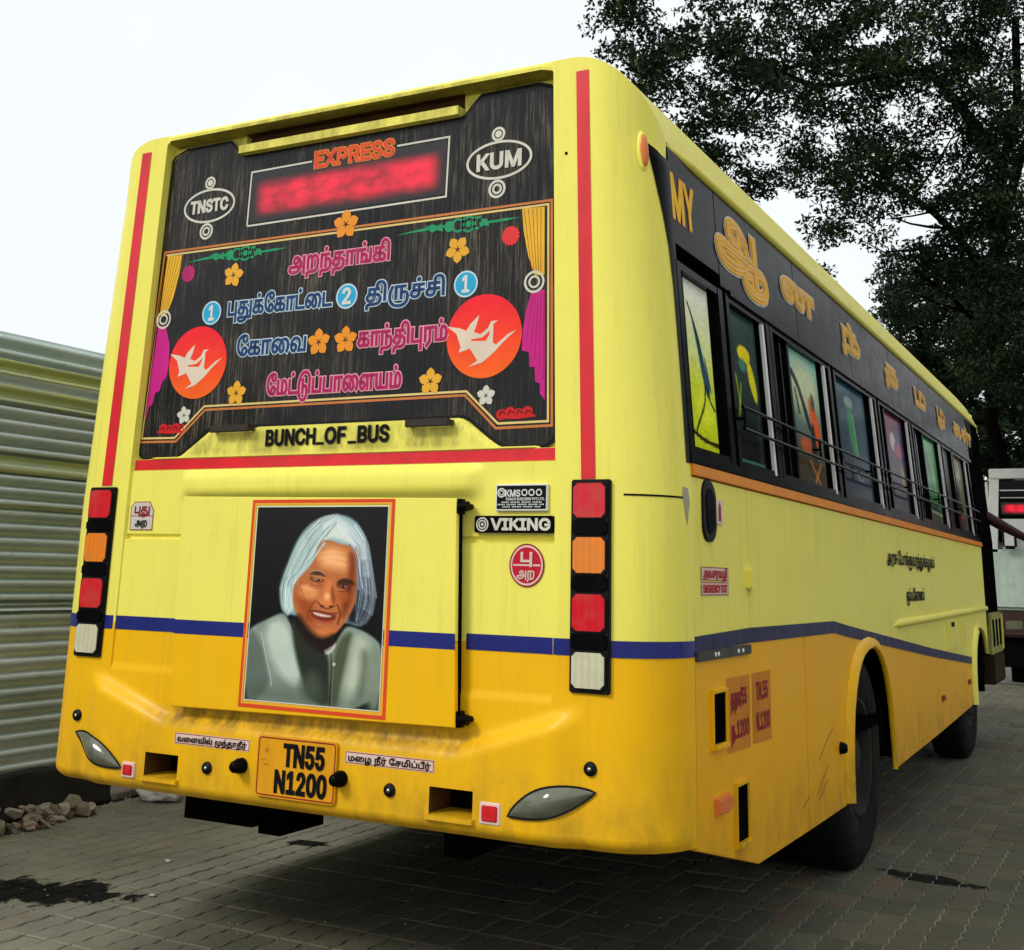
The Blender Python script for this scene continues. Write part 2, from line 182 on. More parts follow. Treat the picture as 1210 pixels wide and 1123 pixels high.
 'ந': (789, [[557,362,1,608,362,0,691,310,0,741,208,0,741,134,1,741,44,0,689,-60,0,642,-94,1,610,-117,0,527,-145,0,419,-156,0,347,-156,1,272,-156,1,230,-156,0,184,-168,0,167,-179,1,151,-190,0,133,-230,0,133,-263,1,133,-278,0,135,-305,0,136,-317,1,54,-321,1,51,-303,0,47,-260,0,47,-243,1,47,-199,0,79,-138,0,104,-119,1,122,-106,0,161,-91,0,212,-84,0,245,-84,1,338,-84,1,420,-84,0,523,-70,0,587,-39,0,610,-14,1,630,8,0,655,79,0,655,131,1,655,183,0,628,253,0,575,289,0,536,289,1,508,289,0,451,264,0,430,247,1,427,322,1,453,338,0,517,362,0], [88,0,1,88,554,1,609,554,1,609,482,1,434,482,1,434,0,1,348,0,1,348,482,1,174,482,1,174,0,1]]),
 'ப': (778, [[88,0,1,88,554,1,174,554,1,174,72,1,604,72,1,604,554,1,690,554,1,690,0,1]]),
 'ர': (640, [[231,-212,1,174,-159,1,367,24,1,367,482,1,174,482,1,174,0,1,88,0,1,88,554,1,623,554,1,623,482,1,453,482,1,453,0,1]]),
 'ம்': (858, [[580,566,1,655,566,0,751,489,0,797,352,0,797,262,1,797,192,0,767,92,0,734,60,1,711,37,0,651,11,0,570,0,0,512,0,1,88,0,1,88,554,1,174,554,1,174,72,1,400,72,1,400,355,1,400,417,0,423,490,0,445,515,1,468,540,0,532,566,0], [578,494,1,561,494,0,529,483,0,518,471,1,502,453,0,486,400,0,486,338,1,486,72,1,533,72,1,601,72,0,677,110,0,709,196,0,709,267,1,709,331,0,682,433,0,625,494,0], [430,678,1,401,678,0,363,715,0,363,745,1,363,774,0,401,812,0,430,812,1,459,812,0,497,774,0,497,745,1,497,715,0,459,678,0]]),
 'ம': (858, [[580,566,1,655,566,0,751,489,0,797,352,0,797,262,1,797,192,0,767,92,0,734,60,1,711,37,0,651,11,0,570,0,0,512,0,1,88,0,1,88,554,1,174,554,1,174,72,1,400,72,1,400,355,1,400,417,0,423,490,0,445,515,1,468,540,0,532,566,0], [578,494,1,561,494,0,529,483,0,518,471,1,502,453,0,486,400,0,486,338,1,486,72,1,533,72,1,601,72,0,677,110,0,709,196,0,709,267,1,709,331,0,682,433,0,625,494,0]]),
 'டு': (1015, [[424,-297,1,342,-297,0,211,-229,0,119,-98,0,71,92,0,71,214,1,71,242,1,71,363,0,119,556,0,208,700,0,329,795,0,475,843,0,557,843,1,639,843,0,760,801,0,804,763,1,839,734,0,887,659,0,915,565,0,928,449,0,928,377,1,928,0,1,842,0,1,842,334,1,842,418,0,826,565,0,778,681,0,730,717,1,699,741,0,612,768,0,554,768,1,494,768,0,378,730,0,278,651,0,201,524,0,157,346,0,157,229,1,157,112,0,193,-59,0,262,-169,0,360,-222,0,421,-222,1,480,-222,0,566,-186,0,621,-116,0,648,-14,0,648,53,1,648,126,0,622,211,0,573,247,0,538,247,1,508,247,0,456,222,0,436,207,1,437,281,1,455,295,0,514,319,0,553,319,1,607,319,0,690,265,0,736,152,0,736,62,1,736,-39,0,689,-177,0,604,-260,0,491,-297,0], [355,0,1,355,554,1,442,554,1,442,0,1]]),
 'ப்': (778, [[88,0,1,88,554,1,174,554,1,174,72,1,604,72,1,604,554,1,690,554,1,690,0,1], [389,678,1,360,678,0,322,715,0,322,745,1,322,774,0,360,812,0,389,812,1,418,812,0,456,774,0,456,745,1,456,715,0,418,678,0]]),
 'ள': (1070, [[249,-12,1,196,-12,0,108,41,0,57,153,0,57,243,1,57,325,0,106,446,0,192,526,0,300,566,0,358,566,1,402,566,0,472,549,0,530,518,0,555,497,1,542,401,1,507,445,0,418,492,0,355,492,1,288,492,0,190,425,0,136,310,0,136,237,1,136,170,0,167,91,0,220,56,0,253,56,1,280,56,0,319,79,0,340,123,0,340,155,1,340,205,0,288,258,0,247,258,1,207,258,0,137,216,0,108,184,1,93,248,1,123,283,0,212,328,0,261,328,1,333,328,0,422,240,0,422,165,1,422,110,0,380,30,0,303,-12,0], [537,0,1,537,416,1,549,494,1,549,554,1,1053,554,1,1053,482,1,883,482,1,883,0,1,797,0,1,797,482,1,623,482,1,623,0,1]]),
 'ய': (963, [[354,0,1,354,554,1,440,554,1,440,72,1,789,72,1,789,554,1,875,554,1,875,0,1], [240,-11,1,203,-11,0,148,14,0,129,36,1,118,51,0,99,89,0,88,151,0,88,202,1,88,554,1,174,554,1,174,223,1,174,177,0,182,102,0,202,82,1,212,72,0,239,61,0,258,61,1,287,61,0,338,91,0,360,125,1,358,39,1,339,20,0,281,-11,0]]),
 'சு': (867, [[261,-12,1,201,-12,0,105,26,0,49,100,0,49,152,1,49,206,0,106,285,0,230,328,0,332,328,1,843,328,1,843,258,1,325,258,1,274,258,0,203,246,0,178,232,1,156,219,0,135,182,0,135,153,1,135,107,0,211,60,0,269,60,1,313,60,0,376,87,0,411,154,0,411,213,1,411,482,1,239,482,1,239,302,1,160,286,1,160,554,1,683,554,1,683,482,1,496,482,1,496,226,1,496,159,0,473,83,0,452,57,1,421,19,0,324,-12,0], [632,0,1,632,275,1,715,267,1,715,0,1]]),
 'கு': (1062, [[499,-12,1,438,-12,0,342,26,0,286,100,0,286,152,1,286,206,0,343,285,0,468,328,0,569,328,1,694,328,1,781,328,0,903,280,0,979,198,0,1014,95,0,1014,40,1,1014,-40,0,965,-160,0,879,-245,0,765,-297,0,634,-321,0,566,-321,1,537,-321,1,431,-321,0,273,-268,0,164,-177,0,98,-61,0,68,67,0,68,130,1,68,151,1,68,233,0,108,377,0,172,502,0,207,554,1,280,510,1,240,454,0,184,335,0,154,212,0,154,150,1,154,131,1,154,56,0,199,-79,0,293,-184,0,443,-244,0,548,-244,1,560,-244,1,645,-244,0,780,-208,0,875,-137,0,926,-30,0,926,41,1,926,116,0,864,212,0,755,258,0,686,258,1,562,258,1,511,258,0,440,246,0,415,232,1,393,219,0,372,182,0,372,153,1,372,107,0,448,60,0,506,60,1,550,60,0,613,87,0,648,154,0,648,213,1,648,482,1,476,482,1,476,302,1,397,286,1,397,554,1,920,554,1,920,482,1,733,482,1,733,226,1,733,159,0,710,83,0,689,57,1,658,19,0,561,-12,0]]),
 'ழ': (858, [[580,566,1,655,566,0,751,489,0,797,352,0,797,262,1,797,192,0,767,92,0,734,60,1,711,37,0,651,11,0,570,0,0,512,0,1,88,0,1,88,554,1,174,554,1,174,72,1,400,72,1,400,355,1,400,417,0,423,490,0,445,515,1,468,540,0,532,566,0], [578,494,1,561,494,0,529,483,0,518,471,1,502,453,0,486,400,0,486,338,1,486,72,1,533,72,1,601,72,0,677,110,0,709,196,0,709,267,1,709,331,0,682,433,0,625,494,0], [220,-61,1,237,-61,0,274,-64,0,290,-66,1,282,-133,1,272,-131,0,248,-130,0,233,-130,1,196,-130,0,149,-155,0,149,-185,1,149,-212,0,188,-241,0,247,-251,0,276,-251,1,301,-251,1,352,-251,0,420,-227,0,464,-183,0,479,-152,1,488,-135,0,506,-114,0,539,-103,0,570,-101,1,645,-113,1,602,-122,0,563,-157,0,552,-182,1,530,-224,0,469,-287,0,372,-321,0,294,-321,1,269,-321,1,223,-321,0,137,-300,0,111,-282,1,92,-268,0,63,-220,0,63,-186,1,63,-128,0,150,-61,0], [549,-166,1,532,-157,1,495,-149,0,436,-113,0,402,-49,0,400,0,1,485,0,1,486,-29,0,505,-70,0,527,-81,1,541,-87,0,580,-94,0,611,-94,1,739,-94,1,739,-166,1]]),
 'ண': (1648, [[249,-12,1,196,-12,0,108,41,0,57,153,0,57,243,1,57,342,0,144,487,0,302,566,0,408,566,1,456,566,0,543,551,0,623,520,0,662,495,1,703,459,1,760,407,0,825,272,0,825,189,1,825,122,0,786,33,0,713,-12,0,663,-12,1,605,-12,0,532,40,0,497,129,0,497,186,1,497,239,0,519,335,0,563,419,0,596,454,1,644,495,1,691,530,0,801,566,0,866,566,1,911,566,0,986,551,0,1053,520,0,1084,497,1,1130,457,1,1164,424,0,1213,341,0,1240,244,0,1240,189,1,1240,122,0,1201,33,0,1128,-12,0,1077,-12,1,1020,-12,0,947,40,0,912,129,0,912,186,1,912,237,0,933,329,0,981,417,0,1020,458,1,1065,495,1,1095,513,0,1163,539,0,1260,554,0,1333,554,1,1631,554,1,1631,482,1,1461,482,1,1461,0,1,1375,0,1,1375,482,1,1310,482,1,1277,482,0,1220,478,0,1169,467,0,1121,447,0,1096,430,1,1063,409,0,1019,334,0,996,240,0,996,189,1,996,120,0,1038,56,0,1074,56,1,1106,56,0,1141,94,0,1155,152,0,1155,182,1,1155,239,0,1125,337,0,1076,411,0,1047,432,1,1005,466,0,914,493,0,868,493,1,812,493,0,717,465,0,672,429,1,639,401,0,599,322,0,581,233,0,581,189,1,581,120,0,623,56,0,660,56,1,691,56,0,726,94,0,740,152,0,740,182,1,740,262,0,679,388,0,621,433,1,574,466,0,462,492,0,398,492,1,324,492,0,214,438,0,149,344,0,139,283,1,138,268,0,136,241,0,136,233,1,136,168,0,167,90,0,220,56,0,253,56,1,280,56,0,319,79,0,340,123,0,340,155,1,340,205,0,288,258,0,247,258,1,207,258,0,137,216,0,108,184,1,93,248,1,123,283,0,212,328,0,261,328,1,333,328,0,422,240,0,422,165,1,422,110,0,380,30,0,303,-12,0]]),
 'ன': (1234, [[249,-12,1,196,-12,0,108,41,0,57,153,0,57,243,1,57,342,0,144,487,0,302,566,0,408,566,1,456,566,0,543,551,0,623,520,0,662,495,1,708,453,1,761,406,0,825,271,0,825,189,1,825,122,0,786,33,0,713,-12,0,663,-12,1,605,-12,0,532,40,0,497,129,0,497,186,1,497,239,0,520,333,0,566,417,0,600,454,1,650,495,1,680,513,0,748,539,0,845,554,0,918,554,1,1217,554,1,1217,482,1,1047,482,1,1047,0,1,961,0,1,961,482,1,895,482,1,862,482,0,804,477,0,752,466,0,704,446,0,681,430,1,648,409,0,604,332,0,581,237,0,581,189,1,581,120,0,623,56,0,660,56,1,691,56,0,726,94,0,740,152,0,740,182,1,740,261,0,679,388,0,621,433,1,574,466,0,462,492,0,398,492,1,324,492,0,214,438,0,149,344,0,139,283,1,138,268,0,136,241,0,136,233,1,136,168,0,167,90,0,220,56,0,253,56,1,280,56,0,319,79,0,340,123,0,340,155,1,340,205,0,288,258,0,247,258,1,207,258,0,137,216,0,108,184,1,93,248,1,123,283,0,212,328,0,261,328,1,333,328,0,422,240,0,422,165,1,422,110,0,380,30,0,303,-12,0]]),
 'ல்': (1013, [[249,-12,1,196,-12,0,108,40,0,57,153,0,57,242,1,57,323,0,105,445,0,189,526,0,298,566,0,359,566,1,407,566,0,507,540,0,545,502,1,573,475,0,604,405,0,617,313,0,617,252,1,617,217,0,624,159,0,642,113,0,658,95,1,673,79,0,715,62,0,744,62,1,777,62,0,831,94,0,863,170,0,863,237,1,863,303,0,831,415,0,774,508,0,738,547,1,816,600,1,878,521,0,950,347,0,950,244,1,950,159,0,901,45,0,807,-12,0,737,-12,1,694,-12,0,623,13,0,597,38,1,565,68,0,531,174,0,530,250,1,530,286,0,522,362,0,498,431,0,472,455,1,452,473,0,396,492,0,355,492,1,286,492,0,188,425,0,136,308,0,136,232,1,136,168,0,167,90,0,220,56,0,253,56,1,280,56,0,319,79,0,340,123,0,340,155,1,340,205,0,288,258,0,247,258,1,207,258,0,137,216,0,108,184,1,93,248,1,123,283,0,212,328,0,261,328,1,333,328,0,422,240,0,422,165,1,422,110,0,380,30,0,303,-12,0], [507,678,1,478,678,0,440,715,0,440,745,1,440,774,0,478,812,0,507,812,1,536,812,0,574,774,0,574,745,1,574,715,0,536,678,0]]),
 'மு': (1132, [[422,-283,1,343,-283,0,212,-233,0,119,-133,0,68,16,0,68,115,1,68,148,1,68,229,0,108,377,0,172,505,0,206,554,1,280,510,1,220,430,0,154,238,0,154,137,1,154,121,1,154,31,0,195,-94,0,267,-171,0,365,-206,0,422,-206,1,503,-206,0,610,-155,0,668,-59,0,674,8,1,758,8,1,753,-77,0,675,-209,0,529,-283,0], [854,566,1,929,566,0,1025,489,0,1071,352,0,1071,262,1,1071,192,0,1041,92,0,1008,60,1,985,37,0,925,11,0,844,0,0,786,0,1,362,0,1,362,554,1,448,554,1,448,72,1,674,72,1,674,355,1,674,417,0,697,490,0,719,515,1,742,540,0,806,566,0], [852,494,1,835,494,0,803,483,0,792,471,1,776,453,0,760,400,0,760,338,1,760,72,1,807,72,1,875,72,0,951,110,0,983,196,0,983,267,1,983,331,0,956,433,0,899,494,0]]),
 'தீ': (825, [[261,-12,1,201,-12,0,105,26,0,49,100,0,49,152,1,49,206,0,106,285,0,230,328,0,332,328,1,477,328,1,564,328,0,700,285,0,777,185,0,777,98,1,777,31,0,727,-60,0,681,-94,1,648,-117,0,565,-145,0,457,-156,0,385,-156,1,272,-156,1,230,-156,0,184,-168,0,167,-179,1,151,-190,0,133,-230,0,133,-263,1,133,-278,0,135,-305,0,136,-317,1,54,-321,1,51,-303,0,47,-260,0,47,-243,1,47,-199,0,79,-138,0,104,-119,1,122,-106,0,161,-91,0,212,-84,0,245,-84,1,354,-84,1,443,-84,0,557,-69,0,627,-38,0,650,-13,1,670,9,0,691,68,0,691,105,1,691,154,0,652,214,0,587,246,0,508,258,0,467,258,1,325,258,1,274,258,0,203,246,0,178,232,1,156,219,0,135,182,0,135,153,1,135,107,0,211,60,0,269,60,1,313,60,0,376,87,0,411,154,0,411,213,1,411,482,1,239,482,1,239,302,1,160,286,1,160,554,1,683,554,1,683,482,1,496,482,1,496,226,1,496,159,0,473,83,0,452,57,1,421,19,0,324,-12,0], [657,843,1,743,843,0,833,774,0,833,718,1,833,655,0,757,594,0,702,594,1,644,594,0,574,653,0,574,705,1,574,728,0,593,790,0,620,818,1,671,796,1,655,777,0,640,738,0,640,719,1,640,697,0,656,669,0,684,656,0,702,656,1,731,656,0,763,688,0,763,713,1,763,748,0,707,780,0,663,780,1,655,780,0,633,779,0,624,778,1,547,770,0,475,685,0,475,626,1,475,598,0,489,553,0,501,535,1,417,529,1,408,549,0,398,597,0,398,624,1,398,668,0,429,747,0,492,808,0,590,843,0]]),
 'ர்': (640, [[231,-212,1,174,-159,1,367,24,1,367,482,1,174,482,1,174,0,1,88,0,1,88,554,1,623,554,1,623,482,1,453,482,1,453,0,1], [320,678,1,291,678,0,253,715,0,253,745,1,253,774,0,291,812,0,320,812,1,349,812,0,387,774,0,387,745,1,387,715,0,349,678,0]]),
 'ீ': (0, [[-168,843,1,-82,843,0,8,774,0,8,718,1,8,655,0,-68,594,0,-123,594,1,-181,594,0,-251,653,0,-251,705,1,-251,728,0,-232,790,0,-205,818,1,-154,796,1,-170,777,0,-185,738,0,-185,719,1,-185,697,0,-169,669,0,-141,656,0,-123,656,1,-94,656,0,-62,688,0,-62,713,1,-62,748,0,-118,780,0,-162,780,1,-170,780,0,-192,779,0,-201,778,1,-278,770,0,-350,685,0,-350,626,1,-350,598,0,-336,553,0,-324,535,1,-408,529,1,-417,549,0,-427,597,0,-427,624,1,-427,668,0,-396,747,0,-333,808,0,-235,843,0]]),
 'ள்': (1070, [[249,-12,1,196,-12,0,108,41,0,57,153,0,57,243,1,57,325,0,106,446,0,192,526,0,300,566,0,358,566,1,402,566,0,472,549,0,530,518,0,555,497,1,542,401,1,507,445,0,418,492,0,355,492,1,288,492,0,190,425,0,136,310,0,136,237,1,136,170,0,167,91,0,220,56,0,253,56,1,280,56,0,319,79,0,340,123,0,340,155,1,340,205,0,288,258,0,247,258,1,207,258,0,137,216,0,108,184,1,93,248,1,123,283,0,212,328,0,261,328,1,333,328,0,422,240,0,422,165,1,422,110,0,380,30,0,303,-12,0], [537,0,1,537,416,1,549,494,1,549,554,1,1053,554,1,1053,482,1,883,482,1,883,0,1,797,0,1,797,482,1,623,482,1,623,0,1], [535,678,1,506,678,0,468,715,0,468,745,1,468,774,0,506,812,0,535,812,1,564,812,0,602,774,0,602,745,1,602,715,0,564,678,0]]),
 'E': (601, [[88,0,1,88,728,1,531,728,1,531,646,1,181,646,1,181,408,1,507,408,1,507,326,1,181,326,1,181,82,1,536,82,1,536,0,1]]),
 'X': (682, [[28,0,1,312,407,1,312,338,1,44,728,1,151,728,1,256,573,1,280,539,0,310,492,0,334,447,0,350,416,1,334,416,1,350,447,0,375,492,0,405,539,0,429,573,1,536,728,1,641,728,1,373,342,1,373,410,1,654,0,1,547,0,1,420,185,1,399,215,0,371,258,0,347,302,0,332,332,1,352,332,1,337,303,0,312,260,0,283,215,0,262,185,1,133,0,1]]),
 'P': (639, [[88,0,1,88,728,1,337,728,1,422,728,0,532,666,0,585,561,0,585,496,1,585,431,0,532,326,0,422,263,0,337,263,1,161,263,1,161,345,1,333,345,1,391,345,0,461,384,0,493,453,0,493,496,1,493,539,0,461,607,0,390,646,0,332,646,1,181,646,1,181,0,1]]),
 'R': (644, [[88,0,1,88,728,1,337,728,1,422,728,0,532,669,0,585,568,0,585,503,1,585,438,0,532,338,0,422,282,0,337,282,1,140,282,1,140,365,1,333,365,1,391,365,0,460,398,0,493,460,0,493,503,1,493,546,0,460,610,0,390,646,0,332,646,1,181,646,1,181,0,1], [506,0,1,330,328,1,435,328,1,613,0,1]]),
 'S': (642, [[321,-13,1,242,-13,0,126,38,0,61,129,0,57,190,1,152,190,1,156,149,0,204,96,0,278,70,0,321,70,1,370,70,0,449,103,0,495,161,0,495,200,1,495,235,0,455,279,0,390,307,0,351,318,1,263,343,1,175,368,0,77,460,0,77,533,1,77,594,0,144,687,0,257,737,0,327,737,1,399,737,0,509,687,0,573,599,0,575,544,1,484,544,1,478,597,0,389,655,0,324,655,1,277,655,0,207,625,0,167,571,0,167,537,1,167,499,0,215,453,0,280,427,0,306,419,1,379,399,1,408,392,0,479,364,0,543,319,0,585,249,0,585,198,1,585,139,0,523,43,0,405,-13,0]]),
 'T': (646, [[48,646,1,48,728,1,598,728,1,598,646,1,370,646,1,370,0,1,277,0,1,277,646,1]]),
 'N': (753, [[88,0,1,88,728,1,197,728,1,493,262,1,505,244,0,538,188,0,577,116,0,595,76,1,582,76,1,578,118,0,574,194,0,573,259,0,573,281,1,573,728,1,666,728,1,666,0,1,555,0,1,292,414,1,273,443,0,237,504,0,190,587,0,155,649,1,172,649,1,175,595,0,179,503,0,181,435,0,181,415,1,181,0,1]]),
 'C': (730, [[382,-10,1,289,-10,0,143,81,0,60,248,0,60,363,1,60,479,0,143,646,0,289,737,0,382,737,1,438,737,0,536,705,0,614,643,0,666,555,0,676,499,1,583,499,1,575,536,0,538,593,0,483,632,0,418,651,0,382,651,1,317,651,0,211,585,0,150,457,0,150,363,1,150,271,0,212,142,0,317,76,0,382,76,1,418,76,0,483,96,0,538,135,0,575,192,0,583,229,1,676,229,1,667,173,0,614,85,0,536,23,0,438,-10,0]]),
 'K': (672, [[151,208,1,151,307,1,176,341,0,226,404,0,277,463,0,305,493,1,522,728,1,644,728,1,333,395,1,328,395,1], [88,0,1,88,728,1,181,728,1,181,479,1,179,322,1,181,276,1,181,0,1], [534,0,1,271,370,1,329,442,1,644,0,1]]),
 'U': (744, [[373,-12,1,287,-12,0,158,56,0,88,173,0,88,248,1,88,728,1,181,728,1,181,255,1,181,203,0,227,121,0,313,74,0,373,74,1,432,74,0,518,121,0,563,203,0,563,255,1,563,728,1,656,728,1,656,248,1,656,173,0,586,56,0,458,-12,0]]),
 'M': (903, [[88,0,1,88,728,1,220,728,1,399,269,1,405,252,0,421,204,0,439,147,0,456,91,0,462,67,1,442,67,1,449,90,0,465,145,0,483,202,0,500,252,0,506,269,1,683,728,1,815,728,1,815,0,1,724,0,1,724,416,1,724,438,0,725,496,0,726,559,0,728,625,0,728,655,1,736,655,1,726,622,0,703,552,0,681,487,0,661,433,0,654,416,1,492,0,1,411,0,1,246,416,1,239,433,0,221,485,0,199,549,0,175,620,0,163,655,1,172,655,1,173,628,0,174,564,0,175,500,0,176,439,0,176,416,1,176,0,1]]),
 'V': (690, [[293,0,1,25,728,1,123,728,1,277,296,1,290,259,0,330,135,0,356,44,1,338,44,1,364,137,0,403,259,0,416,296,1,566,728,1,665,728,1,400,0,1]]),
 'I': (441, [[45,0,1,45,82,1,174,82,1,174,646,1,45,646,1,45,728,1,396,728,1,396,646,1,267,646,1,267,82,1,396,82,1,396,0,1]]),
 'G': (746, [[385,-10,1,288,-10,0,142,81,0,60,249,0,60,363,1,60,479,0,142,646,0,286,737,0,379,737,1,437,737,0,537,703,0,616,640,0,668,552,0,678,500,1,583,500,1,571,535,0,534,590,0,483,630,0,418,651,0,380,651,1,316,651,0,211,585,0,150,457,0,150,363,1,150,271,0,212,143,0,318,76,0,385,76,1,447,76,0,541,128,0,593,225,0,593,290,1,621,285,1,404,285,1,404,366,1,684,366,1,684,286,1,684,196,0,606,63,0,472,-10,0]]),
 'Y': (679, [[293,0,1,293,298,1,25,728,1,133,728,1,277,493,1,301,453,0,339,381,0,359,327,1,322,327,1,342,382,0,380,455,0,403,493,1,546,728,1,653,728,1,386,298,1,386,0,1]]),
 'H': (743, [[88,0,1,88,728,1,181,728,1,181,413,1,562,413,1,562,728,1,655,728,1,655,0,1,562,0,1,562,331,1,181,331,1,181,0,1]]),
 'D': (722, [[315,0,1,139,0,1,139,82,1,309,82,1,398,82,0,515,150,0,572,277,0,572,365,1,572,453,0,515,578,0,402,646,0,318,646,1,135,646,1,135,728,1,324,728,1,431,728,0,582,641,0,662,478,0,662,365,1,662,251,0,581,88,0,426,0,0], [181,728,1,181,0,1,88,0,1,88,728,1]]),
 'B': (654, [[88,0,1,88,728,1,346,728,1,422,728,0,521,675,0,569,588,0,569,535,1,569,488,0,536,427,0,482,391,0,450,382,1,450,375,1,484,373,0,552,330,0,598,251,0,598,194,1,598,139,0,547,51,0,440,0,0,354,0,1], [181,82,1,352,82,1,437,82,0,508,147,0,508,195,1,508,231,0,471,293,0,403,330,0,356,330,1,181,330,1], [181,408,1,341,408,1,380,408,0,443,439,0,480,495,0,480,533,1,480,580,0,415,646,0,344,646,1,181,646,1]]),
 'O': (765, [[383,-10,1,290,-10,0,144,81,0,60,248,0,60,363,1,60,479,0,144,646,0,290,737,0,383,737,1,476,737,0,622,646,0,705,479,0,705,363,1,705,248,0,622,81,0,476,-10,0], [383,76,1,448,76,0,553,142,0,615,271,0,615,363,1,615,457,0,553,585,0,448,651,0,383,651,1,317,651,0,212,585,0,150,457,0,150,363,1,150,271,0,212,143,0,317,76,0]]),
 'A': (690, [[25,0,1,290,728,1,397,728,1,665,0,1,567,0,1,413,432,1,398,472,0,361,591,0,334,684,1,352,684,1,325,590,0,287,469,0,274,432,1,124,0,1], [158,203,1,158,284,1,532,284,1,532,203,1]]),
 'L': (565, [[88,0,1,88,728,1,181,728,1,181,82,1,518,82,1,518,0,1]]),
 'F': (590, [[88,0,1,88,728,1,528,728,1,528,646,1,181,646,1,181,396,1,495,396,1,495,314,1,181,314,1,181,0,1]]),
 '0': (648, [[324,-10,1,243,-10,0,129,78,0,69,245,0,69,363,1,69,481,0,130,648,0,244,737,0,324,737,1,405,737,0,519,648,0,579,481,0,579,363,1,579,245,0,520,78,0,406,-10,0], [324,71,1,377,71,0,452,140,0,490,271,0,490,363,1,490,457,0,452,587,0,377,657,0,324,657,1,271,657,0,197,587,0,158,457,0,158,363,1,158,271,0,197,140,0,271,71,0]]),
 '1': (648, [[110,0,1,110,78,1,560,78,1,560,0,1], [396,728,1,396,0,1,305,0,1,305,642,1,300,642,1,124,511,1,124,611,1,282,728,1]]),
 '2': (648, [[92,0,1,92,67,1,334,329,1,375,373,0,428,439,0,456,500,0,456,533,1,456,571,0,419,627,0,358,657,0,319,657,1,277,657,0,216,623,0,183,562,0,183,521,1,94,521,1,94,585,0,154,683,0,256,737,0,321,737,1,386,737,0,486,683,0,543,591,0,543,534,1,543,495,0,515,420,0,444,325,0,379,257,1,220,87,1,220,82,1,556,82,1,556,0,1]]),
 '5': (648, [[315,-10,1,251,-10,0,150,41,0,89,128,0,87,184,1,177,184,1,180,151,0,218,101,0,279,72,0,315,72,1,359,72,0,428,113,0,467,185,0,467,231,1,467,278,0,426,352,0,355,395,0,310,395,1,276,395,0,207,373,0,185,356,1,98,367,1,141,728,1,524,728,1,524,646,1,219,646,1,194,434,1,198,434,1,221,452,0,289,476,0,327,476,1,376,476,0,461,440,0,523,374,0,558,285,0,558,232,1,558,163,0,495,53,0,386,-10,0]]),
 '.': (269, [[136,-6,1,109,-6,0,70,32,0,70,60,1,70,87,0,109,125,0,136,125,1,164,125,0,202,87,0,202,60,1,202,32,0,164,-6,0]]),
 '/': (360, [[338,762,1,104,-109,1,22,-109,1,257,762,1]]),
 ' ': (300, []),
}
def _flat(c):
    P = [(c[i], c[i+1], c[i+2]) for i in range(0, len(c), 3)]; n = len(P)
    Q = []
    for i in range(n):
        Q.append(P[i])
        if not P[i][2] and not P[(i+1) % n][2]: Q.append(((P[i][0]+P[(i+1) % n][0])/2, (P[i][1]+P[(i+1) % n][1])/2, 1))
    s = next(i for i, p in enumerate(Q) if p[2]); Q = Q[s:]+Q[:s]; out = []; n = len(Q); i = 0
    while i < n:
        if Q[i][2]: out.append(Q[i][:2]); i += 1
        else:
            a, b, c2 = out[-1], Q[i][:2], Q[(i+1) % n][:2]
            for t in (.33, .67): out.append(tuple(a[k]*(1-t)**2+2*b[k]*t*(1-t)+c2[k]*t*t for k in (0,1)))
            i += 1
    return out
GF = {k: (v[0], [_flat(c) for c in v[1]]) for k, v in GL.items()}
def shape_text(s):
    keys = s.split('|') if '|' in s else [s] if s in GF else list(s)
    x = 0; cs = []
    for k in keys:
        a, C = GF[k]
        for c in C: cs.append([(x+px, py) for px, py in c])
        x += a
    return cs
def fit_text(s, u0, u1, v0, h, cap=None):
    """contours fitted to u0..u1, baseline v0, body height h"""
    cs = shape_text(s)
    xs = [p[0] for c in cs for p in c]; a, b = min(xs), max(xs)
    cap = cap or (727 if ord(s[0]) < 200 else 600)
    return [[(u0+(px-a)/(b-a)*(u1-u0), v0+py/cap*h) for px, py in c] for c in cs]
def fill_mesh(cs):
    """fill contours: every outer one with the holes inside it"""
    def area(c): return sum(c[i-1][0]*c[i][1]-c[i][0]*c[i-1][1] for i in range(len(c)))/2
    def inside(p, c):
        r = False
        for i in range(len(c)):
            (x1, y1), (x2, y2) = c[i-1], c[i]
            if (y1 > p[1]) != (y2 > p[1]) and p[0] < (x2-x1)*(p[1]-y1)/(y2-y1)+x1: r = not r
        return r
    outs, holes = [], []
    for c in cs: (outs if area(c)*(SIGN) > 0 else holes).append(c)
    V, F = [], []; LAY.clear()
    for oi, o in enumerate(outs):
        hs = [h for h in holes if inside(h[0], o)]
        pl = [[Vector((p[0], p[1], 0)) for p in c] for c in [o]+hs]
        flat = [p for c in [o]+hs for p in c]; b0 = len(V); V += flat; LAY.extend([oi % 6]*len(flat))
        for t in tessellate_polygon(pl): F.append(tuple(b0+i for i in t))
    return V, F
LAY = []
SIGN = -1      # truetype outer contours run clockwise
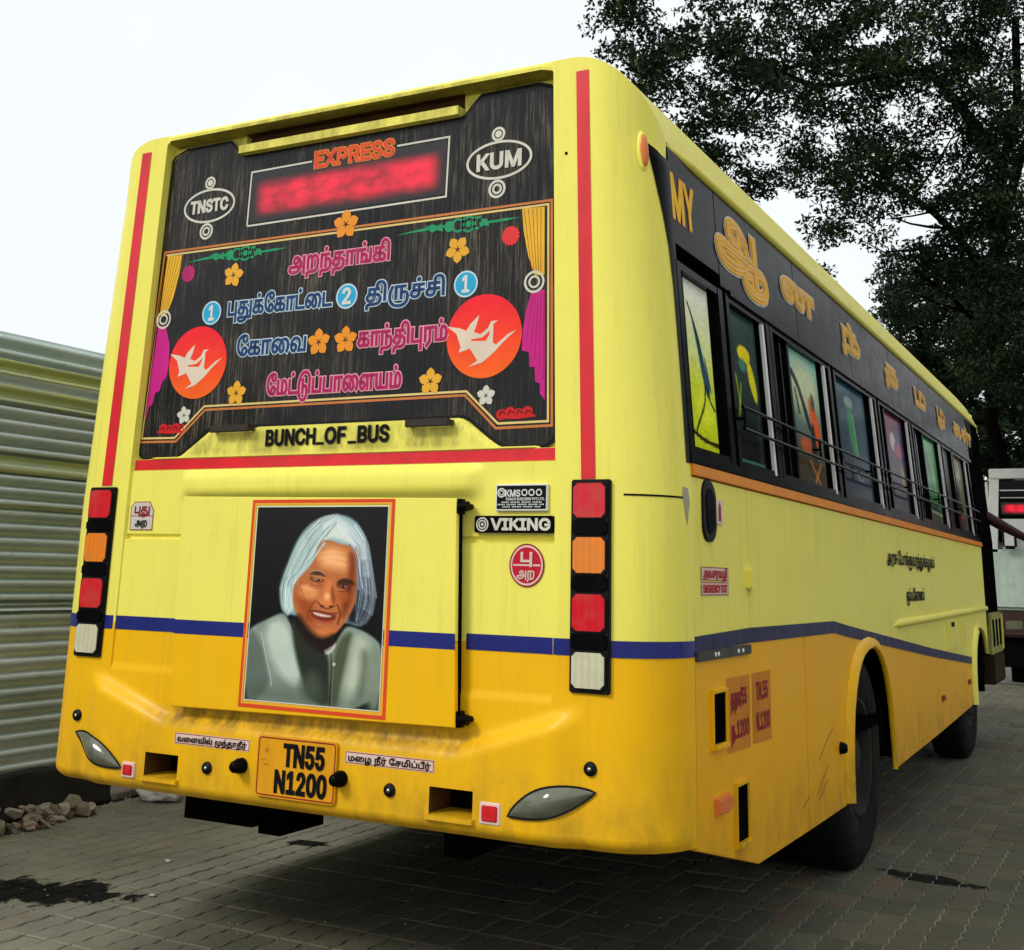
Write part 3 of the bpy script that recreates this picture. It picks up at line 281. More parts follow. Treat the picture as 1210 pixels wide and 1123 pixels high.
def ribbon(cs, w):
    V, F, lay = [], [], []; q = 0
    for ci, c in enumerate(cs):
        n = len(c)
        if n < 3: continue
        E = []
        for i in range(n):
            p0, p, p1 = c[i-1], c[i], c[(i+1) % n]
            d0 = Vector((p[0]-p0[0], p[1]-p0[1])); d1 = Vector((p1[0]-p[0], p1[1]-p[1]))
            d0 = d0.normalized() if d0.length > 1e-9 else Vector((1, 0)); d1 = d1.normalized() if d1.length > 1e-9 else d0
            t = d0+d1; t = t.normalized() if t.length > 1e-3 else d0
            nn = Vector((-t.y, t.x)); k = w/max(.55, nn.dot(Vector((-d0.y, d0.x))))
            E.append(((p[0]+nn.x*k, p[1]+nn.y*k), (p[0]-nn.x*k, p[1]-nn.y*k)))
        for i in range(n):
            j = (i+1) % n; b0 = len(V); V += [E[i][0], E[j][0], E[j][1], E[i][1]]; lay += [q % 9]*4; q += 1; F.append((b0, b0+1, b0+2, b0+3))
    return V, F, lay
def rear(y):   return lambda u, v, d=0: Vector((u, y-d, v))
def side_x(z): return 1.27-.0682*max(0, z-1.53)
def side(off): return lambda u, v, d=0: Vector((side_x(v)+off+d, u, v))
def print_text(name, s, u0, u1, v0, h, fn, m, parent, outline=None, ow=.005, bold=0, cap=None, obold=None):
    cs = fit_text(s, u0, u1, v0, h, cap); f0 = fn; fn = lambda u, v, q=0: f0(u, v, q*.4)
    V, F = fill_mesh(cs); V = [(p, .0022+.0002*k) for p, k in zip(V, LAY)]
    if bold:
        v2, f2, l2 = ribbon(cs, bold); b = len(V); V += [(p, .0034+.00012*k) for p, k in zip(v2, l2)]; F = F+[tuple(b+i for i in f) for f in f2]
    o = mesh_obj(name, [fn(p[0], p[1], d) for p, d in V], F, m, parent)
    if outline:
        v2, f2, l2 = ribbon(cs, ow)
        mesh_obj(name+"_outline", [fn(p[0], p[1], .0004+.00018*k) for p, k in zip(v2, l2)], f2, outline, parent)
    return o
def flat_poly(name, polys, fn, m, parent, d=0.0008):
    d *= .4
    V, F = [], []
    for ci, c in enumerate(polys):
        b = len(V); V += [fn(u, v, d+.0001*(ci % 8)) for u, v in c]
        for t in tessellate_polygon([[Vector((u, v, 0)) for u, v in c]]): F.append(tuple(b+i for i in t))
    return mesh_obj(name, V, F, m, parent)
def line_frame(name, pts, w, fn, m, parent, d=.0008, closed=True):
    d *= .4
    c = pts; V, F = [], []
    n = len(c)
    for i in range(n):
        p = c[i]; p0 = c[i-1] if (closed or i) else p; p1 = c[(i+1) % n] if (closed or i < n-1) else p
        d0 = Vector((p[0]-p0[0], p[1]-p0[1])); d1 = Vector((p1[0]-p[0], p1[1]-p[1]))
        if d0.length < 1e-9: d0 = d1
        if d1.length < 1e-9: d1 = d0
        d0.normalize(); d1.normalize(); t = (d0+d1).normalized(); nn = Vector((-t.y, t.x)); k = w/2/max(.4, nn.dot(Vector((-d0.y, d0.x))))
        V += [fn(p[0]+nn.x*k, p[1]+nn.y*k, d), fn(p[0]-nn.x*k, p[1]-nn.y*k, d)]
    for i in range(n if closed else n-1):
        j = (i+1) % n; F.append((2*i, 2*j, 2*j+1, 2*i+1))
    return mesh_obj(name, V, F, m, parent)
def ell(cx, cz, rx, rz=None, n=32, a0=0, a1=math.tau):
    rz = rz or rx; return [(cx+rx*math.cos(a0+(a1-a0)*k/n), cz+rz*math.sin(a0+(a1-a0)*k/n)) for k in range(n)]
def rrect(u0, u1, v0, v1, r, n=5):
    o = []
    for cx, cy, a in ((u1-r, v1-r, 0), (u0+r, v1-r, 90), (u0+r, v0+r, 180), (u1-r, v0+r, 270)):
        for k in range(n+1): t = R(a+90*k/n); o.append((cx+r*math.cos(t), cy+r*math.sin(t)))
    return o

# ------------------------------------------------------------------ printed pictures (vertex colours on a fine grid)
class Paint:
    def __init__(s, W, H, X0, X1, Y0, Y1, bg):
        s.W, s.H = W, H
        s.X, s.Y = np.meshgrid(np.linspace(X0, X1, W), np.linspace(Y0, Y1, H)); s.C = np.zeros((H, W, 3)); s.C[:] = np.array(bg)/255.
    def put(s, a, col):
        col = np.array(col, float)/255.
        if col.ndim == 1: col = col[None, None, :]
        s.C = s.C*(1-a[..., None])+col*a[..., None]
    def sm(s, pts, closed):
        for _ in range(2):
            o = []; n = len(pts)
            for i in range(n if closed else n-1):
                (x0, y0), (x1, y1) = pts[i], pts[(i+1) % n]; o += [(x0*.75+x1*.25, y0*.75+y1*.25), (x0*.25+x1*.75, y0*.25+y1*.75)]
            pts = o if closed else [pts[0]]+o+[pts[-1]]
        return pts
    def poly(s, pts, col, soft=1.0, op=1.0):
        pts = s.sm(pts, True); X, Y = s.X, s.Y; ins = np.zeros(X.shape, bool); D = np.full(X.shape, 1e9); n = len(pts)
        for i in range(n):
            (x1, y1), (x2, y2) = pts[i-1], pts[i]
            if y1 != y2: ins ^= ((y1 > Y) != (y2 > Y)) & (X < (x2-x1)*(Y-y1)/(y2-y1)+x1)
            L = (x2-x1)**2+(y2-y1)**2+1e-9; t = np.clip(((X-x1)*(x2-x1)+(Y-y1)*(y2-y1))/L, 0, 1)
            D = np.minimum(D, np.hypot(X-x1-t*(x2-x1), Y-y1-t*(y2-y1)))
        sd = np.where(ins, D, -D); s.put(np.clip(sd/soft*.5+.5, 0, 1)*op, col)
    def ellipse(s, cx, cy, rx, ry, col, soft=1.0, op=1.0, rot=0):
        c, q = math.cos(rot), math.sin(rot); x = (s.X-cx)*c+(s.Y-cy)*q; y = -(s.X-cx)*q+(s.Y-cy)*c
        r = np.hypot(x/rx, y/ry); s.put(np.clip((1-r)*min(rx, ry)/soft+.5, 0, 1)*op, col)
    def stroke(s, pts, w, col, soft=1.0, op=1.0):
        if len(pts) > 2: pts = s.sm(pts, False)
        D = np.full(s.X.shape, 1e9)
        for (x1, y1), (x2, y2) in zip(pts, pts[1:]):
            L = (x2-x1)**2+(y2-y1)**2+1e-9; t = np.clip(((s.X-x1)*(x2-x1)+(s.Y-y1)*(y2-y1))/L, 0, 1)
            D = np.minimum(D, np.hypot(s.X-x1-t*(x2-x1), s.Y-y1-t*(y2-y1)))
        s.put(np.clip((w/2-D)/soft+.5, 0, 1)*op, col)
    def vgrad(s, y0, y1, c0, c1, op=1.0):
        t = np.clip((s.Y-y0)/(y1-y0), 0, 1)[..., None]; s.C = s.C*(1-op)+op*(np.array(c0)/255.*(1-t)+np.array(c1)/255.*t)
    def mesh(s, name, fn, m, parent):
        """fn(u,v) with u,v in 0..1 (v downwards) -> xyz"""
        H, W = s.H, s.W
        V = [fn(i/(W-1), j/(H-1)) for j in range(H) for i in range(W)]
        F = [(j*W+i, (j+1)*W+i, (j+1)*W+i+1, j*W+i+1) for j in range(H-1) for i in range(W-1)]
        o = mesh_obj(name, V, F, m, parent)
        c = np.clip(s.C, 0, 1); lin = np.where(c <= .04045, c/12.92, ((c+.055)/1.055)**2.4)
        a = o.data.color_attributes.new("print", 'FLOAT_COLOR', 'POINT')
        a.data.foreach_set("color", np.concatenate([lin, np.ones((H, W, 1))], 2).reshape(-1).astype(np.float32))
        return o
def print_mat(name, rough=.25, gain=1.0):
    m, nt, b, P = base(name); a = nt.nodes.new("ShaderNodeAttribute"); a.attribute_name = "print"
    n = ramp(nt, noise_tex(nt, P, 14, 5), [(.3, .86*gain), (.7, gain)])
    nt.links.new(mixc(nt, 1, a.outputs["Color"], n, 'MULTIPLY'), b.inputs["Base Color"]); b.inputs["Roughness"].default_value = rough; b.inputs["Specular IOR Level"].default_value = .2
    return m
# ------------------------------------------------------------------ materials
def paint_mat(name, col, chalk, grime=.35, low=None, bands=()):
    """bus paint: faint fading, rain streaks, road dust; gloss that varies"""
    m, nt, b, P = base(name)
    fade = ramp(nt, noise_tex(nt, P, 1.3, 5, .6), [(.3, 0.0), (.75, .38)])
    c = mixc(nt, fade, tuple(col), tuple(chalk))
    st = noise_tex(nt, mapping(nt, P, (14, 14, .9)), 1.8, 7, .7)
    c = mixc(nt, ramp(nt, st, [(.52, 0.0), (.85, grime)]), c, (.30, .20, .05))
    fine = noise_tex(nt, P, 38, 6, .75)
    c = mixc(nt, ramp(nt, fine, [(.60, 0.0), (.74, grime*.7)]), c, (.22, .15, .04))
    if low:      # dust that has settled low on the body
        sx = nt.nodes.new("ShaderNodeSeparateXYZ"); nt.links.new(P, sx.inputs[0])
        mr = nt.nodes.new("ShaderNodeMapRange"); mr.inputs[1].default_value = low[0]; mr.inputs[2].default_value = low[1]
        mr.inputs[3].default_value = 1; mr.inputs[4].default_value = 0; nt.links.new(sx.outputs[2], mr.inputs[0])
        dn = ramp(nt, noise_tex(nt, mapping(nt, P, (5, 5, 2.5)), 2.4, 7, .7), [(.35, 0.0), (.75, .75)])
        k = nt.nodes.new("ShaderNodeMath"); k.operation = 'MULTIPLY'; nt.links.new(mr.outputs[0], k.inputs[0]); nt.links.new(dn, k.inputs[1])
        c = mixc(nt, k.outputs[0], c, (.13, .085, .035))
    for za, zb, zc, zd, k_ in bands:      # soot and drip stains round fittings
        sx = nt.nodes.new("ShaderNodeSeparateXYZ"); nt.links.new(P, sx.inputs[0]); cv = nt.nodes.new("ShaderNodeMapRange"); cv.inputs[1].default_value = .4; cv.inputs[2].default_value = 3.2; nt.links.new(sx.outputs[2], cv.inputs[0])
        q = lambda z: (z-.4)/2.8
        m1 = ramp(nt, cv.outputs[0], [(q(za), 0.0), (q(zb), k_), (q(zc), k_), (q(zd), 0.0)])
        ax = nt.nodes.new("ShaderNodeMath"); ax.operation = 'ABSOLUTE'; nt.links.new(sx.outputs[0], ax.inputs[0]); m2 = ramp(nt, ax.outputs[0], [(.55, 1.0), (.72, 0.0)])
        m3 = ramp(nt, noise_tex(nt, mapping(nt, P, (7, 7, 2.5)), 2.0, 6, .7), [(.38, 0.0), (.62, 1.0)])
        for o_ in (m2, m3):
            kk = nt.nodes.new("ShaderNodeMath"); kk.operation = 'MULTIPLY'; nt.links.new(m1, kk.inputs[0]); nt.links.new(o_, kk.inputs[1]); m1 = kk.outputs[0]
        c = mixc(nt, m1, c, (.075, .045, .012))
    nt.links.new(c, b.inputs["Base Color"])
    nt.links.new(ramp(nt, noise_tex(nt, P, 5, 6, .6), [(.3, .30), (.7, .52)]), b.inputs["Roughness"])
    b.inputs["Coat Weight"].default_value = .06; b.inputs["Coat Roughness"].default_value = .18; b.inputs["Specular IOR Level"].default_value = .16
    n1 = noise_tex(nt, P, 2.1, 2); bump(nt, n1, .35, .03, b)
    return m
PALE = (.88, .80, .125); DEEP = (.88, .47, .003)
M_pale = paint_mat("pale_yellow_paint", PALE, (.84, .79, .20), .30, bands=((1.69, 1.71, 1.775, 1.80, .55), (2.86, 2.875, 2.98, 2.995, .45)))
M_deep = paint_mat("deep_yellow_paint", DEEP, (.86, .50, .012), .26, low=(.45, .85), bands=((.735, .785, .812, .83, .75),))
M_deep_side = paint_mat("deep_yellow_side_paint", (.88, .43, .003), (.84, .44, .01), .20, low=(.33, .70))
M_handle = mat("dark_grey_handle", (.05, .04, .03), .4, .3, var=.4)
M_lip_shade = mat("shaded_olive_paint", (.46, .38, .05), .6, var=.4, dirt=.7, dirtcol=(.03, .02, .01))  # shade under the roof lip, put into the paint colour
M_pocket = mat("shaded_grimy_recess_paint", (.11, .05, .008), .8, var=.5, dirt=.7)  # foot-hole shade painted in as colour; also the soot in the lip slot
M_red = mat("red_stripe_paint", (.80, .018, .03), .35, var=.25, dirt=.25, coat=.3)
M_blue = mat("blue_stripe_paint", (.012, .02, .20), .3, var=.3, dirt=.15, coat=.4)
M_blue_side = mat("dull_blue_stripe_paint", (.018, .022, .085), .5, var=.3, dirt=.45, dirtcol=(.06,.055,.06))
M_orange = mat("orange_stripe_paint", (.86, .27, .002), .4, var=.15, dirt=.15)
M_black = mat("black_painted_metal", (.004, .004, .005), .22, var=.4, dirt=.2, dirtcol=(.014, .013, .012), spec=.03)
M_rubber = mat("black_rubber", (.009, .009, .009), .6, var=.3, spec=.15)
M_tyre = mat("dusty_tyre_rubber", (.010, .010, .009), .85, var=.5, dirt=.4, dirtcol=(.035, .033, .028), bmp=.3, spec=.1)
M_rim = mat("dirty_wheel_steel", (.03, .03, .026), .8, 0, var=.4, dirt=.6, spec=.1)
M_under = mat("underbody_black", (.004, .004, .004), .9, var=.3, spec=0)
M_alu = mat("white_trim_strip", (.80, .80, .77), .4, var=.12)
M_chrome = mat("dull_chrome", (.55, .55, .52), .3, .9, var=.3)
M_white = mat("white_vinyl", (.72, .74, .70), .45, var=.12)
M_cream = mat("cream_vinyl", (.68, .66, .56), .45, var=.15)
M_pink = mat("pink_vinyl", (.83, .36, .40), .45, var=.1)
M_mag = mat("magenta_vinyl", (.52, .015, .14), .4, var=.35, nscale=40)
M_dblue = mat("navy_vinyl", (.02, .07, .22), .4, var=.6, nscale=40)
M_iceblue = mat("pale_blue_vinyl", (.55, .70, .78), .45, var=.1)
M_cyan = mat("cyan_vinyl", (.02, .40, .66), .4, var=.15)
M_green = mat("green_vinyl", (.01, .33, .13), .45, var=.35, nscale=30)
M_dgreen = mat("dark_green_vinyl", (.004, .10, .05), .45, var=.35, nscale=30)
M_flower = mat("orange_yellow_vinyl", (.85, .42, .03), .45, var=.12)
M_flower2 = mat("orange_vinyl", (.88, .30, .02), .45, var=.12)
M_gold = mat("gold_letter_vinyl", (.98, .50, .02), .5, var=.15, nscale=25, spec=.08)
M_rcirc = mat("crimson_vinyl", (.80, .03, .035), .4, var=.15)
M_scroll = mat("scarlet_vinyl", (.62, .012, .012), .45, var=.15)
M_borderO = mat("copper_vinyl", (.62, .20, .05), .4, var=.2)
M_borderY = mat("pale_gold_vinyl", (.82, .60, .22), .4, var=.2)
M_curtY = mat("amber_vinyl", (.86, .48, .02), .45, var=.2)
M_curtM = mat("fuchsia_vinyl", (.62, .01, .25), .45, var=.2)
M_expr = mat("vermilion_vinyl", (.78, .07, .02), .4, var=.15)
M_blackprint = mat("black_print", (.006, .006, .008), .6, var=.2, spec=.1)
M_mprint = mat("maroon_print", (.30, .01, .02), .5, var=.25)
M_stick = mat("pink_white_sticker", (.80, .60, .52), .5, var=.18, dirt=.25)
M_tagm = mat("pale_lilac_sticker", (.66, .60, .55), .5, var=.18, dirt=.3)
M_plateY = mat("number_plate_yellow", (.80, .36, .008), .4, var=.12, dirt=.3)
M_plateS = mat("orange_number_panel", (.66, .23, .006), .5, var=.2, dirt=.25)
M_print = print_mat("portrait_print", .35, 1.2); M_film = print_mat("window_film_print", .14, 1.35)
M_film.node_tree.nodes["Principled BSDF"].inputs["Specular IOR Level"].default_value = .02
M_amber_marker = mat("amber_marker_lens", (.80, .22, .06), .25, var=.15)
M_lampglass = mat("smoked_lamp_lens", (.16, .165, .12), .12, var=.45, nscale=18, coat=.8)
def lens_mat(name, col, sc_=70):
    m, nt, b, P = base(name)
    w = nt.nodes.new("ShaderNodeTexWave"); w.inputs["Scale"].default_value = 14; w.bands_direction = 'X'; nt.links.new(P, w.inputs["Vector"])
    c = mixc(nt, ramp(nt, w.outputs[1], [(0, .90), (1, 1.0)]), (0, 0, 0), tuple(col)); c2 = mixc(nt, ramp(nt, noise_tex(nt, P, 20), [(.4, 0.0), (.8, .25)]), c, (.25, .2, .12))
    nt.links.new(c2, b.inputs["Base Color"]); b.inputs["Roughness"].default_value = .14; b.inputs["Coat Weight"].default_value = .25; b.inputs["Specular IOR Level"].default_value = .25
    bump(nt, w.outputs[1], .2, .0012, b); return m
M_lred = lens_mat("red_lamp_lens", (.66, .008, .02)); M_lamb = lens_mat("amber_lamp_lens", (.85, .22, .01)); M_lwhite = lens_mat("clear_lamp_lens", (.62, .60, .42))
# rear glass: dark film seen through scratches and dried rain
def glass_mat():
    m, nt, b, P = base("dark_tinted_rear_glass")
    s1 = noise_tex(nt, mapping(nt, P, (120, 10, 5.5)), 1.0, 8, .78)
    s2 = noise_tex(nt, P, 2.4, 4)
    mask = ramp(nt, s2, [(.40, .1), (.60, 1.0)])
    k = nt.nodes.new("ShaderNodeMath"); k.operation = 'MULTIPLY'; nt.links.new(ramp(nt, s1, [(.50, 0.0), (.72, .9)]), k.inputs[0]); nt.links.new(mask, k.inputs[1])
    c = mixc(nt, ramp(nt, s2, [(.3, 0.0), (.7, 1.0)]), (.005, .006, .010), (.020, .017, .013))
    c = mixc(nt, k.outputs[0], c, (.22, .185, .14))
    nt.links.new(c, b.inputs["Base Color"])
    nt.links.new(ramp(nt, s1, [(.4, .10), (.7, .5)]), b.inputs["Roughness"])
    b.inputs["Specular IOR Level"].default_value = .22; return m
M_glass = glass_mat()
M_pane = mat("dark_window_glass", (.003, .004, .005), .07, var=.3, spec=.10)
def led_mat(name, x0, x1, z0, z1, strength=2.2, axis=0):
    m, nt, b, P = base(name); sx = nt.nodes.new("ShaderNodeSeparateXYZ"); nt.links.new(P, sx.inputs[0])
    def edge(sock, a, bb, w):
        r = nt.nodes.new("ShaderNodeMapRange"); r.interpolation_type = 'SMOOTHSTEP'
        for i, v in enumerate((a, a+w, 0, 1)): r.inputs[i+1].default_value = v
        r2 = nt.nodes.new("ShaderNodeMapRange"); r2.interpolation_type = 'SMOOTHSTEP'
        for i, v in enumerate((bb-w, bb, 1, 0)): r2.inputs[i+1].default_value = v
        nt.links.new(sock, r.inputs[0]); nt.links.new(sock, r2.inputs[0])
        k = nt.nodes.new("ShaderNodeMath"); k.operation = 'MULTIPLY'; nt.links.new(r.outputs[0], k.inputs[0]); nt.links.new(r2.outputs[0], k.inputs[1]); return k.outputs[0]
    n = noise_tex(nt, mapping(nt, P, (1, 1, 1.6)), 9, 5, .6)
    n2 = ramp(nt, n, [(.33, .35), (.6, 1.0)])
    k = nt.nodes.new("ShaderNodeMath"); k.operation = 'MULTIPLY'; nt.links.new(edge(sx.outputs[0], x0, x1, .075*(x1-x0)/.85), k.inputs[0]); nt.links.new(edge(sx.outputs[2], z0, z1, .055*(z1-z0)/.16), k.inputs[1])
    k2 = nt.nodes.new("ShaderNodeMath"); k2.operation = 'MULTIPLY'; nt.links.new(k.outputs[0], k2.inputs[0]); nt.links.new(n2, k2.inputs[1])
    w = nt.nodes.new("ShaderNodeTexWave"); w.inputs["Scale"].default_value = 55; w.bands_direction = 'X'; nt.links.new(P, w.inputs["Vector"])
    k3 = nt.nodes.new("ShaderNodeMath"); k3.operation = 'MULTIPLY'; nt.links.new(k2.outputs[0], k3.inputs[0]); nt.links.new(ramp(nt, w.outputs[1], [(0, .7), (1, 1.0)]), k3.inputs[1])
    k4 = nt.nodes.new("ShaderNodeMath"); k4.operation = 'MULTIPLY'; nt.links.new(k3.outputs[0], k4.inputs[0]); k4.inputs[1].default_value = strength
    b.inputs["Base Color"].default_value = (.012, .008, .008, 1); b.inputs["Roughness"].default_value = .2
    b.inputs["Emission Color"].default_value = (1, .008, .045, 1); nt.links.new(k4.outputs[0], b.inputs["Emission Strength"]); return m

# ------------------------------------------------------------------ the bus
bus = tag(empty("bus"), "yellow express bus seen from behind with painted portrait on its rear hatch", "bus")

def taper(z): return 1 - .034*max(0, z-1.6)/1.35
def sstep(a, b, x):
    t = min(1, max(0, (x-a)/(b-a))); return t*t*(3-2*t)
def rear_y(x, z):
    """depth of the rear shell (0 = corner columns, + = towards the front)"""
    u = abs(x)/taper(z); y = 0.0
    if u < .902 and z > 1.648:
        y = .05
        if u < .62 and z < 1.80:
            pass
        if z < 1.80:                                   # yellow sill under the glass swells out again
            w = .56+(.15*(1.80-z)/.10 if z > 1.70 else .30)
            if u < w: y = .05-.035*sstep(0, .05, w-u)
        if u < .515 and 2.872 < z < 2.907: y = .005   # ledge under the roof lip
        elif u < .515 and 2.907 <= z < 2.962: y = .075
        elif u >= .515 and z > 2.950: y = .05
        if z >= 2.962:
            k = 1-sstep(.86, .90, u)
            y = .05-(.072*sstep(2.962, 2.968, z)-.022*sstep(2.980, 3.0, z))*k-.05*(1-k)
        if z < 1.692: y = .022
    elif u < .902 and z > 1.412:
        y = .012
        if u < .66: y -= .032*sstep(.66, .58, u)*sstep(1.52, 1.575, z)*sstep(1.648, 1.61, z)
    elif u < .902:
        if 1.394 < z and u > .54: y = .024
        elif z > .93: y = .006
    zc = .80+max(0, u-.6)*.33                          # bumper stands proud below the crease
    fade = 1-sstep(.90, 1.02, u)
    y -= .034*sstep(zc+.005, zc-.055, z)*fade
    if z < .565: y += .03*(1-(z-.53)/.035)**2
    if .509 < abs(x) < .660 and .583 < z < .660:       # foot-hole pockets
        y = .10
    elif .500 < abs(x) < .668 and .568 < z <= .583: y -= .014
    return y
def build_rear():
    us = sorted(set([round(v, 4) for v in np.arange(0, 1.051, .0125)] + [v+e for v in (.515, .54, .56, .66, .902) for e in (-.0012, .0012)] + [.508,.510,.659,.661,.499,.501,.667,.669]))
    us = [-u for u in us[::-1] if u > 0]+us
    zs = sorted(set([round(v, 4) for v in np.arange(.53, 3.001, .0125)] + [v+e for v in (1.394, 1.412, 1.648, 1.692, 2.872, 2.907, 2.962, .583, .660, .568) for e in (-.0012, .0012)] + [1.09, 3.0]))
    zs = [z for i, z in enumerate(zs) if i == 0 or z-zs[i-1] > .0008 or z == 1.09]
    th = [R(a) for a in (8, 16, 25, 34, 44, 54, 64, 74, 83, 90)]
    cols = [('L', t) for t in th[::-1]]+[('F', u) for u in us]+[('R', t) for t in th]
    V, F, MI = [], [], []
    for z in zs:
        xr, xo = 1.05*taper(z), side_x(min(z, 2.75))
        for k, a in cols:
            if k == 'F':
                x = a*taper(z) if not (.49 < abs(a) < .68 and z < .67) else a
                y = rear_y(x, z)
            else:
                s = 1 if k == 'R' else -1
                x = s*(xr+(xo-xr)*math.sin(a)); y = .235*(1-math.cos(a))+(.03*(1-(z-.53)/.035)**2 if z < .565 else 0)
            zz = z
            if z > 2.66:
                ax = abs(x); zt = 3.0 if ax < .93 else 2.74+.26*math.sqrt(max(0, 1-((ax-.93)/(side_x(2.75)-.93))**2))
                zz = 2.66+(zt-2.66)*(z-2.66)/.34
            V.append((x, y, zz))
    n = len(cols)
    for j in range(len(zs)-1):
        for i in range(n-1):
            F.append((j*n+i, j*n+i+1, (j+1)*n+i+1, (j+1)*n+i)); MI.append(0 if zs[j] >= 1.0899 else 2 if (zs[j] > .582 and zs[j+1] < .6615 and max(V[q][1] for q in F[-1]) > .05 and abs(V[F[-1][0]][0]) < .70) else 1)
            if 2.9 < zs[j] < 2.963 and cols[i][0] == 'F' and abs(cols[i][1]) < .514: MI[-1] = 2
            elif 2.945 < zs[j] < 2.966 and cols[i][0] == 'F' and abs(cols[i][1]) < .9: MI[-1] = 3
    o = mesh_obj("rear_shell", V, F, [M_pale, M_deep, M_pocket, M_lip_shade], bus, False, MI)
    me = o.data; me.polygons.foreach_set("use_smooth", [True]*len(me.polygons)); me.set_sharp_from_angle(angle=R(32))
    top = V[-n:]
    # roof swept forward from the shell's top row
    ys = [None, .6, 2, 4, 6, 7.6, 8.1, 8.35, 8.5]; RV, RF = [], []
    for yi in ys:
        for p in top:
            if yi is None: RV.append(p)
            else:
                dz = 0 if yi < 8 else -(yi-8)*.12
                RV.append((p[0], yi, p[2]+dz))
    for j in range(len(ys)-1):
        for i in range(n-1): RF.append((j*n+i, j*n+i+1, (j+1)*n+i+1, (j+1)*n+i))
    mesh_obj("roof", RV, RF, M_pale, bus, True)
build_rear()
# underside lip closing the rear shell
def strip(name, u0, u1, z0, z1, m, off=.0022, nu=10, nz=24, parent=bus, tap=True, stripeL=False):
    V, F = [], []
    for j in range(nz+1):
        z = z0+(z1-z0)*j/nz
        for i in range(nu+1):
            u = u0+(u1-u0)*i/nu; x = u*taper(z) if tap else u
            if abs(u) > 1.05:
                s = 1 if u > 0 else -1; a = (abs(u)-1.05)/.22*math.pi/2; xr, xo = 1.05*taper(z), side_x(z)
                V.append((s*(xr+(xo-xr)*math.sin(a)+off*math.sin(a)), .235*(1-math.cos(a))-off*math.cos(a), z))
            else: V.append((x, rear_y(x, z)-off, z))
    n = nu+1
    for j in range(nz):
        for i in range(nu): F.append((j*n+i, j*n+i+1, (j+1)*n+i+1, (j+1)*n+i))
    return mesh_obj(name, V, F, m, parent, True)
strip("red_stripe", .992, 1.040, 1.588, 2.945, M_red)
strip("red_stripe", -1.040, -.988, 1.592, 2.945, M_red)
strip("red_band", -.898, .898, 1.6505, 1.6895, M_red, nu=40, nz=2)
strip("blue_stripe", -1.27, -.572, 1.066, 1.114, M_blue, nu=30, nz=3)
strip("blue_stripe", .60, 1.27, 1.066, 1.114, M_blue, nu=30, nz=3)

# rear glass and its graphics
GY = .034
glass_out = [(.866,2.895),(.872,2.5),(.884,1.745),(.876,1.715),(.848,1.698),(.711,1.698),(.660,1.722),(.565,1.797),(.545,1.806),
             (-.545,1.806),(-.565,1.797),(-.665,1.722),(-.705,1.699),(-.86,1.695),(-.888,1.715),(-.892,1.745),(-.880,2.5),(-.872,2.885),(-.85,2.915),(-.787,2.938),(-.560,2.938),(-.525,2.900),(-.500,2.868),(.507,2.868),(.535,2.900),(.574,2.938),(.80,2.940),(.845,2.925)]
glass = prism("rear_window", glass_out, rear(GY), 0, -.02, M_glass, bus, .004)
line_frame("window_rubber", [(u*1.004, v+(.003 if v > 2.3 else -.003)) for u, v in glass_out], .011, rear(GY), M_rubber, glass, .001)
G = rear(GY-.0012)
frames = [(-.862,2.516),(.858,2.516),(.872,1.762),(.669,1.760),(.548,1.874),(-.582,1.872),(-.715,1.757),(-.905,1.760)]
frames_in = [(-.849,2.503),(.846,2.503),(.858,1.776),(.676,1.775),(.553,1.887),(-.588,1.886),(-.722,1.771),(-.890,1.774)]
line_frame("border_line", frames, .0085, G, M_borderO, glass)
line_frame("border_line", frames_in, .0075, G, M_borderY, glass)
line_frame("display_frame", [(-.449,2.578),(-.445,2.796),(-.155,2.799)], .007, G, M_cream, glass, closed=False)
line_frame("display_frame", [(.228,2.803),(.449,2.804),(.444,2.582),(-.449,2.578)], .007, G, M_cream, glass, closed=False)
flat_poly("led_display", [[(-.438,2.588),(.438,2.592),(.442,2.795),(-.438,2.79)]], G, led_mat("red_led_glow", -.43, .43, 2.598, 2.768, .95), glass, .0002)
print_text("express_lettering", "EXPRESS", -.14, .214, 2.772, .060, G, M_expr, glass, M_flower2, .0065, bold=.0035)
def emblem(word, cx, cz, rx, rz, u0, u1, v0, h):
    line_frame("oval_ring", ell(cx, cz, rx, rz, 48), .009, G, M_cream, glass)
    print_text("emblem_lettering", word, u0, u1, v0, h, G, M_cream, glass, bold=.0035)
    for dz, r, fillr in ((rz+.029, .026, .013), (-rz-.039, .033, .009)):
        line_frame("emblem_ring", ell(cx-.004, cz+dz, r-.004), .009, G, M_cream, glass)
        if dz > 0: flat_poly("emblem_dot", [ell(cx-.004, cz+dz, fillr)], G, M_cream, glass)
        else: line_frame("emblem_ring", ell(cx-.004, cz+dz, .015), .008, G, M_cream, glass)
emblem("TNSTC", -.650, 2.686, .127, .066, -.743, -.555, 2.662, .048)
emblem("KUM", .652, 2.688, .125, .066, .568, .738, 2.658, .056)
ROUTES = [("அ|ற|ந்|த|ா|ங்|க|ி", -.229, .217, 2.377, .056, 0), ("பு|து|க்|ே|க|ா|ட்|ை|ட", -.507, -.024, 2.229, .055, 1),
          ("த|ி|ரு|ச்|ச|ி", .128, .452, 2.228, .052, 1), ("ே|க|ா|ை|வ", -.447, -.129, 2.070, .056, 1),
          ("க|ா|ந்|த|ி|பு|ர|ம்", .102, .470, 2.068, .055, 0), ("ே|ம|ட்|டு|ப்|ப|ா|ை|ள|ய|ம்", -.291, .291, 1.914, .057, 0)]
for s, a, b_, v, h, k in ROUTES:
    print_text("route_lettering", s, a, b_, v, h, G, M_dblue if k else M_mag, glass, M_iceblue if k else M_pink, .0066, bold=.0026)
